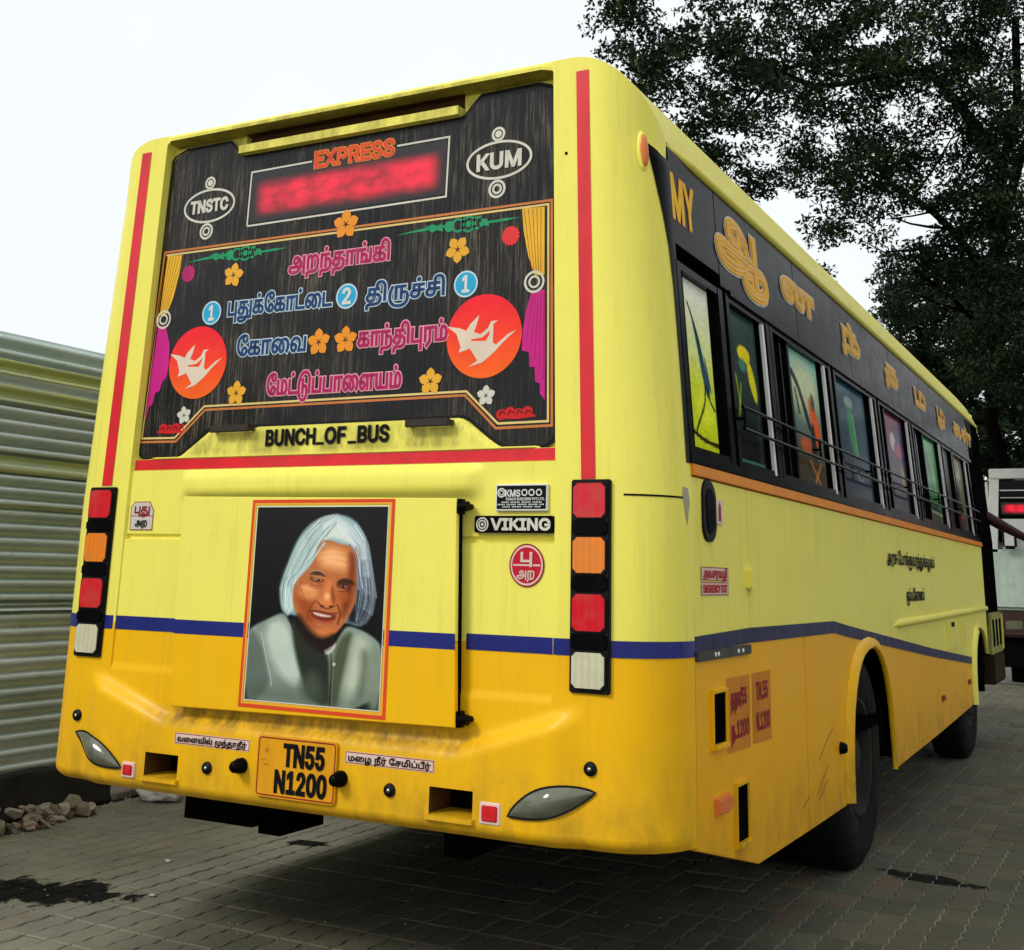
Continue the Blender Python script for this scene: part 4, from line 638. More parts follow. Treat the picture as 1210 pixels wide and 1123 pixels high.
for cx, cz, d in ((-.590, 2.247, "1"), (.042, 2.258, "2"), (.537, 2.257, "1")):
    flat_poly("number_disc", [ell(cx, cz, .044)], G, M_cyan, glass, .0004)
    line_frame("number_disc_rim", ell(cx, cz, .044, n=40), .006, G, M_iceblue, glass, .0010)
    print_text("disc_number", d, cx-(.012 if d == "1" else .017), cx+(.012 if d == "1" else .017), cz-.028, .056, G, M_white, glass, bold=.0028)
def petal(cx, cz, r, a, w=.36):
    o = []
    for t, s in ((.08, .0), (.35, .75), (.6, 1), (.8, .72)): o.append((t*r, s*w*r))
    pts = o+[(r, 0)]+[(x, -y) for x, y in o[::-1][:-1]]
    c, s = math.cos(a), math.sin(a); return [(cx+x*c-y*s, cz+x*s+y*c) for x, y in pts]
def flower(cx, cz, r, m, a0=90, n=5):
    flat_poly("flower", [petal(cx, cz, r, R(a0+360*k/n)) for k in range(n)], G, m, glass, .0024)
for cx, cz, r, m, a in ((.020, 2.530, .058, M_flower2, 90), (-.496, 2.388, .050, M_flower, 80), (-.070, 2.097, .052, M_flower2, 92), (.048, 2.097, .052, M_flower2, 90),
                     (-.436, 1.929, .048, M_flower, 88), (.500, 2.383, .050, M_flower, -90), (.411, 1.928, .048, M_flower, 90), (-.684, 1.856, .036, M_cream, 100), (.629, 1.869, .036, M_cream, 90)):
    flower(cx, cz, r, m, a)
# swans on red discs
def swans(cx, cz, rx, rz):
    kx, kz = rx/.144, rz/.143
    V, F = [], []; n = 48
    disc = ell(cx, cz, rx, rz, n)
    P_ = Paint(40, 40, -1, 1, -1, 1, (235, 40, 40)); P_.vgrad(-1, 1, (250, 30, 50), (255, 105, 25))
    o = P_.mesh("swan_disc", lambda u, v: G(cx+rx*_dx(u, v)[0], cz-rz*_dx(u, v)[1], .0005), M_film_matte, glass)
    a1 = [(.470,2.113),(.519,2.104),(.546,2.093),(.560,2.115),(.594,2.144),(.585,2.110),(.575,2.087),(.600,2.077),(.629,2.096),(.640,2.119),(.666,2.120),(.648,2.108),(.641,2.089),(.608,2.066),(.566,2.062),(.563,2.037),(.552,2.028),(.518,2.020),(.525,2.039),(.517,2.060),(.508,2.084)]
    a2 = [(.533,2.058),(.578,2.056),(.622,2.053),(.634,2.072),(.649,2.121),(.650,2.085),(.649,2.046),(.661,2.038),(.704,2.070),(.737,2.083),(.712,2.064),(.683,2.040),(.654,2.012),(.611,1.981),(.558,1.969),(.592,1.988),(.568,2.023)]
    tr = lambda pts: [(cx+(x-.613)*kx, cz+(z-2.071)*kz) for x, z in pts]
    flat_poly("swan", [tr(a1)], G, M_swan, glass, .0020); flat_poly("swan", [tr(a2)], G, M_swan, glass, .0028)
def _dx(u, v):
    a, b = 2*u-1, 2*v-1; return a*math.sqrt(1-b*b/2), b*math.sqrt(1-a*a/2)
M_film_matte = print_mat("sticker_print", .5); M_swan = mat("swan_cream_vinyl", (.78, .64, .50), .5, var=.12)
swans(.613, 2.071, .144, .143); swans(-.640, 2.057, .143, .140)
# green scroll ornaments, pom-poms, curtains
def scroll(s):
    c = .493*s; polys = []
    polys.append([(c-.25, 2.462), (c-.16, 2.474), (c-.05, 2.478), (c-.05, 2.468), (c-.16, 2.464)]); polys.append([(c+.09, 2.470), (c+.19, 2.474), (c+.25, 2.470), (c+.19, 2.464), (c+.09, 2.462)])
    polys.append([(c-.13,2.478),(c-.10,2.486),(c-.08,2.478),(c-.06,2.487),(c-.055,2.455),(c-.08,2.462),(c-.10,2.455)])
    polys.append([(c+.09,2.452),(c+.11,2.458),(c+.13,2.452),(c+.12,2.480),(c+.10,2.482)])
    polys.append(ell(c-.03, 2.470, .020))
    for k, q in enumerate(polys): flat_poly("green_scroll", [q], G, M_green, glass, .0006+.0002*k)
    for x, r in ((.005, .022), (.047, .026)): line_frame("green_scroll", ell(c+x, 2.470, r), .009, G, M_green if x else M_dgreen, glass, .0012)
    flat_poly("green_scroll", [ell(c+.047, 2.470, .011)], G, M_green, glass, .0012)
    line_frame("green_scroll", ell(c+.085, 2.470, .02, n=12, a0=R(60), a1=R(300)), .009, G, M_green, glass, .0012, False)
scroll(1); scroll(-1)
for cx, cz in ((-.727, 2.416), (.706, 2.409)):
    pts = []
    for k in range(32): a = k/32*math.tau; r = .036 if k % 2 else .031; pts.append((cx+r*math.cos(a), cz+r*math.sin(a)))
    flat_poly("pompom", [pts], G, M_rcirc if cx > 0 else M_mag, glass)
flat_poly("curtain", [[(.747,2.500),(.832,2.496),(.836,2.26),(.800,2.262),(.775,2.33),(.755,2.42)]], G, M_curtY, glass)
flat_poly("curtain", [[(-.853,2.500),(-.767,2.496),(-.775,2.42),(-.795,2.324),(-.822,2.262),(-.868,2.255)]], G, M_curtY, glass)
flat_poly("curtain", [[(.790,2.21),(.838,2.21),(.846,1.845),(.828,1.865),(.826,1.90),(.810,1.905),(.806,1.955),(.788,1.955),(.784,2.005),(.758,2.012),(.760,2.08),(.772,2.15)]], G, M_curtM, glass)
flat_poly("curtain", [[(-.868,2.215),(-.822,2.215),(-.792,2.14),(-.786,2.06),(-.792,2.01),(-.812,1.99),(-.822,1.955),(-.842,1.95),(-.852,1.905),(-.868,1.895),(-.878,1.85),(-.884,1.86)]], G, M_curtM, glass)
for k in range(5):
    x = .755+.016*k; line_frame("curtain_fold", [(x, 2.495), (.79+.008*k, 2.27)], .002, G, M_mprint, glass, .0012, False)
    line_frame("curtain_fold", [(-x-.012, 2.495), (-.825-.008*k, 2.27)], .002, G, M_mprint, glass, .0012, False)
    line_frame("curtain_fold", [(.795+.010*k, 2.20), (.775+.016*k, 2.05-.035*k)], .002, G, M_mprint, glass, .0012, False)
for cx in (.799, -.835):
    line_frame("curtain_ring", ell(cx, 2.240, .034), .008, G, M_cream, glass, .002); line_frame("curtain_ring", ell(cx, 2.240, .018), .007, G, M_cream, glass, .002)
def acanthus(s):
    c = .750*s; cs_ = []
    for k in range(4): cs_.append([(c+s*(-.062+.032*k)+.02*math.cos(t), 1.806+.018*math.sin(t)+(.004 if k % 2 else -.002)) for t in [j*math.tau/12 for j in range(12)]])
    cs_.append([(c-.065*s, 1.79), (c, 1.787), (c+.065*s, 1.793), (c+.06*s, 1.80), (c-.06*s, 1.80)])
    for k, q in enumerate(cs_): flat_poly("leaf_ornament", [q], G, M_scroll, glass, .0006+.0003*k)
    for k in range(4): line_frame("leaf_ornament", [(c+s*(-.07+.032*k), 1.80), (c+s*(-.062+.032*k), 1.815), (c+s*(-.045+.032*k), 1.806)], .003, G, M_blackprint, glass, .0024, False)
acanthus(1); acanthus(-1)
# handles on the yellow sill, lettering between them
for x0, x1, zc in ((-.506, -.320, 1.790), (.349, .520, 1.780)):
    bm = bmesh.new(); b_box(bm, x0, x1, -.022, -.006, zc-.012, zc+.014, .003); b_box(bm, x0, x0+.015, -.006, .03, zc-.008, zc+.010); b_box(bm, x1-.015, x1, -.006, .03, zc-.008, zc+.010)
    bm_obj("grab_handle", bm, M_handle, bus)
print_text("sill_lettering", "BUNCH", -.262, -.045, 1.728, .053, rear(.0125), M_blackprint, bus, bold=.0035)
print_text("sill_lettering", "OF", -.000, .085, 1.729, .053, rear(.0125), M_blackprint, bus, bold=.0035)
print_text("sill_lettering", "BUS", .140, .265, 1.729, .053, rear(.0125), M_blackprint, bus, bold=.0035)
for a, b_ in ((-.040, -.006), (.096, .132)): flat_poly("sill_lettering", [[(a, 1.724), (b_, 1.724), (b_, 1.733), (a, 1.733)]], rear(.0125), M_blackprint, bus, .0016)
# tail lamps
def tail(s):
    t = empty("tail_lamp_cluster"); t.parent = bus
    x0, x1 = (.963, 1.092) if s > 0 else (-1.090, -.955)
    bm = bmesh.new(); b_box(bm, x0, x1, -.012, .06, .962, 1.586, .004); bm_obj("lamp_housing", bm, M_rubber, t)
    for (za, zb), m in zip(((1.471, 1.574), (1.307, 1.412), (1.139, 1.245), (.977, 1.078)), (M_lred, M_lamb, M_lred, M_lwhite)):
        w0, w1 = x0+.012, x1-.012
        prism("lens_rim", rrect(w0-.004, w1+.004, za-.004, zb+.004, .014), rear(-.012), .006, -.01, M_rubber, t, .002)
        prism("lamp_lens", rrect(w0, w1, za, zb, .012), rear(-.012), .009, 0, m, t, .004)
    for za, zb in ((1.421, 1.462), (1.256, 1.298), (1.088, 1.130)):
        prism("lamp_spacer", rrect(x0+.006, x1-.006, za, zb, .008), rear(-.012), .007, -.01, M_black, t, .005)
tail(1); tail(-1)
# hatch with the portrait
hatch = prism("engine_hatch_door", [(-.578,1.545),(.578,1.530),(.590,1.0905),(-.566,1.0905)], rear(-.048), 0, -.016, M_pale, bus, .002); prism("hatch_lower_skin", [(-.566,1.088),(.590,1.088),(.600,.838),(-.552,.822)], rear(-.048), 0, -.016, M_deep, hatch, .002)
prism("hatch_gap", [(-.560,1.535),(.570,1.522),(.590,.850),(-.545,.835)], rear(-.032), 0, -.036, M_under, hatch)
flat_poly("hatch_stripe", [[(-.565, 1.066), (.590, 1.066), (.589, 1.114), (-.566, 1.114)]], rear(-.0483), M_blue, hatch)
for z in (1.505, .862):
    bm = bmesh.new(); x_ = .582 if z > 1 else .604; tube(bm, [(x_, -.035, z), (x_+.032, -.035, z)], .016, 12); b_box(bm, x_-.006, x_+.008, -.046, -.01, z-.024, z+.024, .002); tube(bm, [(x_+.024, -.035, z), (x_+.024, .0, z)], .010, 8)
    bm_obj("hatch_hinge", bm, M_black, hatch)
PX0, PX1, PZ0, PZ1 = -.250, .345, .842, 1.530
line_frame("portrait_frame", [(PX0+.006, PZ0+.006), (PX1-.006, PZ0+.006), (PX1-.006, PZ1-.006), (PX0+.006, PZ1-.006)], .012, rear(-.0490), M_expr, hatch, .0012)
line_frame("portrait_frame", [(PX0+.015, PZ0+.015), (PX1-.015, PZ0+.015), (PX1-.015, PZ1-.015), (PX0+.015, PZ1-.015)], .007, rear(-.0490), M_flower, hatch, .0018)
line_frame("portrait_frame", [(PX0+.024, PZ0+.024), (PX1-.024, PZ0+.024), (PX1-.024, PZ1-.024), (PX0+.024, PZ1-.024)], .003, rear(-.0490), M_white, hatch, .0018)
# figures on the right of the hatch
box("maker_plate", .693, .877, .000, .012, 1.492, 1.576, M_alu, bus, .002)
flat_poly("maker_plate_field", [[(.698, 1.498), (.872, 1.498), (.872, 1.571), (.698, 1.571)]], rear(-.0006), M_blackprint, bus)
RP = rear(-.0018)
print_text("maker_lettering", "KMS", .730, .782, 1.537, .020, RP, M_white, bus, bold=.001)
line_frame("maker_emblem", ell(.715, 1.549, .013), .004, RP, M_white, bus, .001); line_frame("maker_emblem", ell(.715, 1.549, .007), .003, RP, M_white, bus, .001)
for x in (.797, .822, .848): line_frame("maker_emblem", ell(x, 1.549, .009, .009, 16), .004, RP, M_white, bus, .001)
print_text("maker_lettering", "C|O|A|C|H| |B|U|I|L|D|E|R|S| |P|V|T|.|L|T|D|.", .732, .868, 1.525, .008, RP, M_white, bus, bold=.0004)
for z, a, b_, n in ((1.517, .716, .860, 26), (1.510, .702, .868, 30), (1.503, .720, .856, 24)):
    flat_poly("maker_small_print", [[(x, z), (x+(b_-a)/n*.62, z), (x+(b_-a)/n*.62, z+.004), (x, z+.004)] for k in range(n) if k % 7 != 5 for x in [a+(b_-a)*k/n]], RP, M_white, bus, .001)
prism("model_badge", rrect(.622, .900, 1.424, 1.477, .006), rear(-.002), .004, -.012, M_black, bus, .002)
print_text("model_lettering", "VIKING", .684, .890, 1.434, .033, rear(-.0065), M_cream, bus, bold=.0024)
for r in (.020, .012): line_frame("model_emblem", ell(.651, 1.450, r), .0045, rear(-.0065), M_cream, bus, .001)
flat_poly("model_emblem", [ell(.651, 1.450, .005)], rear(-.0065), M_cream, bus)
D = rear(.003)
flat_poly("depot_disc", [ell(.8075, 1.326, .061, .066, 40)], D, M_mprint, bus, .0004)
flat_poly("depot_disc", [ell(.8075, 1.326, .056, .061, 40)], D, M_stick, bus, .0010); flat_poly("depot_disc", [ell(.8075, 1.326, .051, .055, 40)], D, mat("depot_red", (.55, .008, .03), .4), bus, .0016)
flat_poly("depot_disc", [[(.760, 1.324), (.855, 1.324), (.855, 1.329), (.760, 1.329)]], D, M_stick, bus, .0022)
print_text("depot_lettering", "பு", .789, .826, 1.337, .030, rear(.0012), M_stick, bus, bold=.002); print_text("depot_lettering", "அ|ற", .776, .836, 1.289, .022, rear(.0012), M_stick, bus, bold=.001)
flat_poly("depot_tag", [[(-.884,1.427),(-.773,1.427),(-.773,1.500),(-.795,1.530),(-.868,1.530),(-.886,1.512)]], rear(.0105), M_tagm, bus)
line_frame("depot_tag_line", [(-.884,1.427),(-.773,1.427),(-.773,1.500),(-.795,1.530),(-.868,1.530),(-.886,1.512)], .003, rear(.0105), M_mprint, bus, .0014); line_frame("depot_tag_line", [(-.884, 1.478), (-.773, 1.478)], .003, rear(.0105), M_mprint, bus, .0014, False)
print_text("depot_tag_lettering", "பு|து", -.866, -.792, 1.489, .026, rear(.0095), M_mprint, bus, bold=.0012); print_text("depot_tag_lettering", "அ|ற", -.858, -.800, 1.443, .020, rear(.0095), M_blackprint, bus, bold=.001)
# bumper stickers, number plate
for a, b_, s in ((-.531, -.199, "வ|ை|ள|வ|ி|ல்| |மு|ந்|த|ா|தீ|ர்"), (.190, .523, "ம|ை|ழ| |ந|ீ|ர்| |ே|ச|மி|ப்|ப|ீ|ர்")):
    s = s.replace("வ|ை|ள", "வ|ை|ள").replace("மி", "ம|ி")
    flat_poly("slogan_sticker", [[(a, .700), (b_, .700), (b_, .737), (a, .737)]], rear(-.0345), M_stick, bus)
    line_frame("slogan_sticker_line", [(a+.003, .703), (b_-.003, .703), (b_-.003, .734), (a+.003, .734)], .0025, rear(-.0345), M_mprint, bus, .0014)
    print_text("slogan_lettering", s, a+.014, b_-.014, .709, .015, rear(-.0355), M_blackprint, bus, bold=.0008)
plate = prism("number_plate", rrect(-.157, .164, .571, .759, .012), rear(-.036), .008, 0, M_plateY, bus, .002)
line_frame("plate_border", rrect(-.151, .158, .577, .753, .010), .004, rear(-.0445), M_mprint, plate, .001)
for s, a, b_, v in (("TN55", -.045, .115, .673), ("N1200", -.075, .128, .590)): print_text("plate_lettering", s, a, b_, v, .064, rear(-.0445), M_blackprint, plate, bold=.0042)
flat_poly("plate_stamp", [ell(-.118, .715, .008), [(-.140,.683),(-.118,.683),(-.118,.686),(-.140,.686)], [(-.128,.668),(-.108,.668),(-.108,.674),(-.128,.674)]], rear(-.0445), M_plateS, plate, .001)
for cx, cz in ((-.226, .655), (.180, .652)):
    lathe("plate_lamp", [(0, .052), (.014, .050), (.019, .042), (.019, .026), (.024, .022), (.025, .0)], (cx, -.034, cz), (0, -1, 0), M_black, bus, 20)
for cx, cz, y0 in ((-1.044, .753, 0), (-.375, .634, -.034), (.365, .636, -.034), (1.031, .754, 0)):
    lathe("rubber_boss", [(0, .012), (.007, .012), (.0072, .006), (.019, .009), (.021, 0)], (cx, y0+.001, cz), (0, -1, 0), M_rubber, bus, 20)
    lathe("boss_bolt", [(0, .0145), (.006, .0135), (.0065, .01)], (cx, y0+.001, cz), (0, -1, 0), M_chrome, bus, 12)
# leaf-shaped lamps in the bumper
def leaf_lamp(name, tipA, tipB, up, dn, fnx):
    (xa, za), (xb, zb) = tipA, tipB; V, F = [], []; n, k = 18, 6
    L = Vector((xb-xa, zb-za)); nn = Vector((-L.y, L.x)).normalized()
    for i in range(n+1):
        t = i/n
        for j in range(k+1):
            s = j/k; wu = up*math.sin(math.pi*t**.9)**.9; wd = dn*math.sin(math.pi*t)**1.0
            off = wu*(1-s)-wd*s; x = xa+L.x*t+nn.x*off; z = za+L.y*t+nn.y*off
            bulge = .022*math.sin(math.pi*t)*math.sin(math.pi*s)+.004
            V.append((x, fnx(x, z)-bulge, z))
    for i in range(n):
        for j in range(k): F.append((i*(k+1)+j, (i+1)*(k+1)+j, (i+1)*(k+1)+j+1, i*(k+1)+j+1))
    o = mesh_obj(name, V, F, M_lampglass, bus, True)
    outl = [(V[i*(k+1)][0], V[i*(k+1)][2]) for i in range(n+1)]+[(V[i*(k+1)+k][0], V[i*(k+1)+k][2]) for i in range(n-1, 0, -1)]
    V2, F2 = [], []; c = outl; m_ = len(c)
    for i in range(m_):
        p, p0, p1 = c[i], c[i-1], c[(i+1) % m_]; t = Vector((p1[0]-p0[0], p1[1]-p0[1])).normalized(); q = Vector((-t.y, t.x))*.004
        for sgn in (1, -1): V2.append((p[0]+q.x*sgn, fnx(p[0], p[1])-.006, p[1]+q.y*sgn))
    for i in range(m_): j = (i+1) % m_; F2.append((2*i, 2*j, 2*j+1, 2*i+1))
    mesh_obj("lamp_seal", V2, F2, M_rubber, o)
def shell_y(x, z):
    if abs(x) <= 1.05: return rear_y(x, z)
    a = math.asin(min(1, (abs(x)-1.05)/.22)); return .235*(1-math.cos(a))
leaf_lamp("bumper_lamp", (.783, .606), (1.050, .692), .048, .032, shell_y)
leaf_lamp("bumper_lamp", (-1.040, .696), (-.766, .599), .036, .040, shell_y)
for x0, x1, z0, z1, y0 in ((-.763, -.701, .570, .622, -.033), (.686, .757, .575, .637, -.03)):
    bm = bmesh.new(); b_box(bm, x0, x1, y0-.008, y0+.02, z0, z1, .003); r_ = bm_obj("reflector", bm, M_stick, bus); box("reflector_lens", x0+.009, x1-.009, y0-.013, y0-.004, z0+.009, z1-.009, M_lred, r_, .003)
for s in (1, -1): box("foothole_shade_sheet", .509 if s > 0 else -.66, .66 if s > 0 else -.509, .094, .11, .583, .66, M_black, bus, 0)  # black sheets added to paint the recess shade
lathe("shell_screw", [(0, .003), (.005, .002), (.006, 0)], (.925, -.0005, 2.66), (0, -1, 0), M_black, bus, 10)
# scrape and filler patch on the right corner
def on_corner(u, z, off=.0015):
    a = (u-1.05)/.22*math.pi/2; xr, xo = 1.05*taper(z), side_x(z); return (xr+(xo-xr)*math.sin(a)+off*math.sin(a), .235*(1-math.cos(a))-off*math.cos(a), z)
V_, F_ = [], []
for i in range(9): u = 1.10+i*.0165; V_ += [on_corner(u, 1.538), on_corner(u, 1.544)]
for i in range(8): F_.append((2*i, 2*i+2, 2*i+3, 2*i+1))
mesh_obj("scrape_mark", V_, F_, M_blackprint, bus)
mesh_obj("filler_patch", [on_corner(u, z, .0018) for u, z in ((1.232, 1.575), (1.248, 1.572), (1.252, 1.53), (1.246, 1.49), (1.243, 1.455), (1.236, 1.50), (1.228, 1.54))], [(0, 1, 2, 3, 4, 5, 6)], mat("grey_filler", (.42, .38, .28), .8), bus)
# ------------------------------------------------------------------ the portrait print
def portrait():
    W, H = 210, 250
    p = Paint(W, H, 0, 1, 0, 1, (18, 16, 18)); u, v = p.X.copy(), p.Y.copy()
    bl = lambda a, b, c, d: a*(1-u)*(1-v)+b*u*(1-v)+c*u*v+d*(1-u)*v
    p.X = bl(88, 685, 685, 62); p.Y = bl(88, 85, 1050, 1000)
    p.vgrad(90, 700, (26, 24, 26), (10, 10, 12))
    # jacket
    jac = [(60,1060),(62,700),(80,665),(150,630),(235,590),(262,640),(330,760),(420,800),(470,760),(505,690),(530,655),(600,680),(655,715),(690,760),(700,1060)]
    p.poly(jac, (128, 142, 132), 6)
    p.poly([(62,700),(95,680),(140,760),(165,860),(185,940),(60,1060)], (92, 106, 98), 12)
    p.poly([(150,640),(250,620),(300,800),(345,925),(290,950),(200,850),(160,760)], (182, 194, 182), 20)
    p.poly([(265,600),(330,700),(420,780),(455,800),(462,940),(470,1040),(380,1010),(330,900),(290,760)], (36, 42, 34), 10)
    p.poly([(330,900),(400,860),(430,960),(400,1010),(340,990)], (66, 76, 62), 30)
    p.poly([(470,780),(520,690),(560,690),(540,800),(520,900),(500,1040),(468,1040)], (74, 82, 60), 12)
    p.poly([(560,690),(640,720),(620,860),(560,1040),(510,1040),(540,860)], (172, 182, 160), 22)
    p.poly([(600,760),(640,800),(620,960),(590,1000),(600,860)], (96, 106, 84), 22)
    p.poly([(640,740),(690,780),(695,1060),(625,1040)], (124, 136, 118), 16)
    p.poly([(60,930),(280,950),(420,970),(690,1010),(690,1060),(60,1010)], (62, 74, 62), 60, .55)
    p.stroke([(130,690),(150,780),(180,880),(190,940)], 3, (210, 214, 200), 3, .8)
    p.stroke([(462,790),(468,860),(466,1040)], 5, (14, 16, 14), 3)
    p.ellipse(478, 838, 7, 8, (190, 190, 170), 3); p.poly([(425,775),(440,765),(470,750),(483,735),(478,765),(445,797)], (225, 222, 205), 4)
    # hair mass
    hair = [(236,590),(228,540),(222,470),(245,400),(268,310),(300,230),(345,170),(400,138),(460,126),(520,140),(565,190),(598,270),(612,350),(622,430),(640,520),(628,600),(600,650),(560,655),(530,640),(300,610),(270,600)]
    def grow(pts, kx, ky):
        mx = sum(q[0] for q in pts)/len(pts); my = sum(q[1] for q in pts)/len(pts); return [(mx+(x-mx)*kx, my+(y-my)*ky) for x, y in pts]
    p.poly(grow(hair, 1.05, 1.02), (120, 152, 152), 6)
    p.poly([(545,260),(600,290),(620,430),(638,540),(620,610),(580,650),(520,640),(545,540)], (22, 26, 34), 14)
    random.seed(3)
    LO = [(462,122),(380,136),(294,224),(252,330),(220,420),(206,490),(220,575),(250,615)]; LI = [(462,165),(415,235),(384,300),(356,362),(322,405),(288,450),(278,500),(276,575)]
    RO = [(462,122),(548,156),(600,246),(620,340),(636,430),(654,525),(640,612),(590,665)]; RI = [(462,165),(505,235),(550,285),(560,350),(562,420),(556,480),(556,550),(560,620)]
    p.poly([(462,126)]+LO[1:]+LI[::-1], (146, 172, 170), 8); p.poly([(400,150),(470,132),(540,180),(556,280),(500,262),(440,240),(400,262)], (205, 216, 210), 18)
    for k in range(150):
        t = random.random(); q = [(a_[0]*(1-t)+b_[0]*t+random.uniform(-3, 3), a_[1]*(1-t)+b_[1]*t+random.uniform(-4, 4)) for a_, b_ in zip(LO, LI)]
        e = random.randint(5, 8); p.stroke(q[random.randint(0, 2):e], random.uniform(1.5, 4.5), random.choice([(222,232,228), (120,152,152), (242,244,240), (176,198,196), (60,92,98), (200,216,212)]), 2, .6)
    for k in range(100):
        t = random.random(); q = [(a_[0]*(1-t)+b_[0]*t+random.uniform(-3, 3), a_[1]*(1-t)+b_[1]*t+random.uniform(-4, 4)) for a_, b_ in zip(RO, RI)]
        s0 = random.randint(0, 2); dk = random.random() < .5
        p.stroke(q[s0:random.randint(4, 7)], random.uniform(1.5, 4), random.choice([(226,232,230), (150,175,190), (196,208,212)]), 3, .6)
        p.stroke(q[random.randint(2, 4):], random.uniform(1.2, 2.6), (20,24,32) if dk else random.choice([(110,128,150), (70,84,108), (180,190,200)]), 2.5, .5)
    p.poly([(235,480),(250,470),(275,520),(280,600),(240,590),(228,560)], (205, 220, 216), 8, .6)
    # face
    face = [(385,290),(398,262),(430,256),(480,280),(525,282),(552,310),(560,370),(548,470),(552,540),(520,620),(480,680),(430,712),(385,702),(340,655),(300,590),(284,520),(290,460),(330,400),(368,350)]
    p.poly(grow(face, 1.10, 1.05), (182, 104, 58), 5)
    p.poly([(395,300),(440,275),(500,300),(530,360),(500,400),(430,380),(395,370)], (236, 168, 112), 26)
    p.poly([(520,300),(556,330),(552,480),(540,560),(500,640),(505,500),(530,430)], (104, 40, 16), 16, .85)
    p.poly([(284,500),(330,480),(370,560),(390,640),(360,660),(310,600)], (150, 66, 24), 20, .8)
    p.ellipse(345, 500, 44, 34, (226, 150, 92), 26, .8); p.ellipse(505, 520, 30, 28, (170, 82, 36), 20, .7)
    p.stroke([(395,325),(450,312),(520,330)], 4, (150, 72, 34), 4, .6); p.stroke([(395,350),(450,340),(515,356)], 4, (150, 72, 34), 4, .5)
    # brows and eyes
    p.poly([(345,410),(375,395),(410,405),(424,428),(395,418),(352,428)], (60, 40, 34), 5, .9); p.poly([(470,452),(500,430),(540,440),(560,470),(530,458),(485,468)], (48, 26, 18), 5, .9)
    p.stroke([(350,400),(385,392),(418,412)], 3, (190, 190, 185), 3, .7)
    p.ellipse(382, 438, 34, 15, (110, 50, 26), 6, .9, .2); p.ellipse(384, 440, 20, 5, (190, 160, 140), 4, .8, .2); p.ellipse(388, 440, 8, 7, (16, 10, 8), 3); p.ellipse(386, 437, 2, 2, (230,230,225), 1); p.ellipse(382, 426, 36, 7, (214, 140, 86), 6, .7, .25)
    p.ellipse(506, 470, 32, 14, (84, 36, 18), 6, .9, .15); p.ellipse(505, 472, 17, 4.5, (170, 140, 120), 4, .8, .15); p.ellipse(502, 472, 7.5, 6.5, (14, 8, 8), 3); p.ellipse(500, 469, 2, 2, (230,230,225), 1)
    p.stroke([(352,460),(380,472),(412,464)], 4, (122, 54, 26), 5, .8); p.stroke([(480,494),(510,498),(535,488)], 4, (92, 38, 16), 5, .8)
    p.ellipse(440, 330, 50, 24, (240, 178, 120), 30, .8); p.ellipse(330, 478, 26, 10, (236, 168, 112), 14, .7, .3)
    for q in ([(300,470),(318,500),(330,540)],[(352,472),(384,484),(414,474)],[(312,455),(300,470)],[(318,448),(304,452)],[(360,560),(352,600),(362,640)],[(372,660),(400,672),(440,676)]): p.stroke(q, 3, (120, 52, 22), 3, .6)
    # nose
    p.poly([(425,440),(455,450),(466,520),(470,548),(440,572),(400,558),(388,535),(412,515)], (212, 124, 66), 12); p.poly([(452,450),(474,540),(462,560),(448,520)], (122, 50, 20), 8, .8)
    p.stroke([(390,545),(412,572),(440,580),(468,562)], 6, (92, 34, 16), 5, .9); p.ellipse(432, 520, 12, 18, (244, 184, 130), 12, .8); p.ellipse(410, 566, 8, 5, (60, 20, 10), 4); p.ellipse(452, 568, 8, 5, (60, 20, 10), 4)
    p.stroke([(380,540),(350,580),(345,630)], 7, (120, 50, 22), 8, .8); p.stroke([(480,560),(498,600),(486,650)], 7, (84, 30, 12), 8, .8)
    # mouth
    p.poly([(356,588),(395,590),(440,602),(480,602),(472,634),(440,652),(398,642),(368,618)], (118, 44, 30), 5)
    p.poly([(368,593),(400,600),(440,610),(460,612),(446,619),(405,615),(376,604)], (226, 206, 188), 3); [p.stroke([(x, 596+(x-370)*.2), (x+1, 612+(x-370)*.08)], 1.5, (150, 90, 70), 1.5, .6) for x in (384, 398, 412, 426, 440)]; p.poly([(375,622),(405,636),(445,640),(470,630),(452,650),(415,650),(388,636)], (186, 90, 62), 6)
    p.stroke([(355,586),(400,588),(440,600),(486,598)], 4, (70, 18, 12), 3)
    p.ellipse(430, 685, 46, 18, (206, 118, 62), 14, .7); p.poly([(300,590),(345,655),(390,705),(430,716),(480,690),(470,760),(420,790),(340,740),(290,650)], (30, 16, 12), 14, .85)
    # loose hair over the temples
    for k in range(16):
        t = random.random(); p.stroke([(400+20*t, 262), (372-14*t, 330), (345-40*t, 385), (300-30*t, 430)], random.uniform(2, 5), random.choice([(226,232,226), (150,182,182), (100,140,146)]), 3, .6)
        p.stroke([(520+10*t, 270), (556+8*t, 320), (560+14*t, 400), (570+20*t, 480)], random.uniform(2, 4), random.choice([(226,232,230), (150,170,190), (70,90,120)]), 3, .6)
    def fn(u_, v_):
        return (PX0+.026+(PX1-PX0-.052)*u_, -.0496, PZ1-.026-(PZ1-PZ0-.052)*v_)
    p.mesh("portrait", fn, M_print, hatch)
portrait()

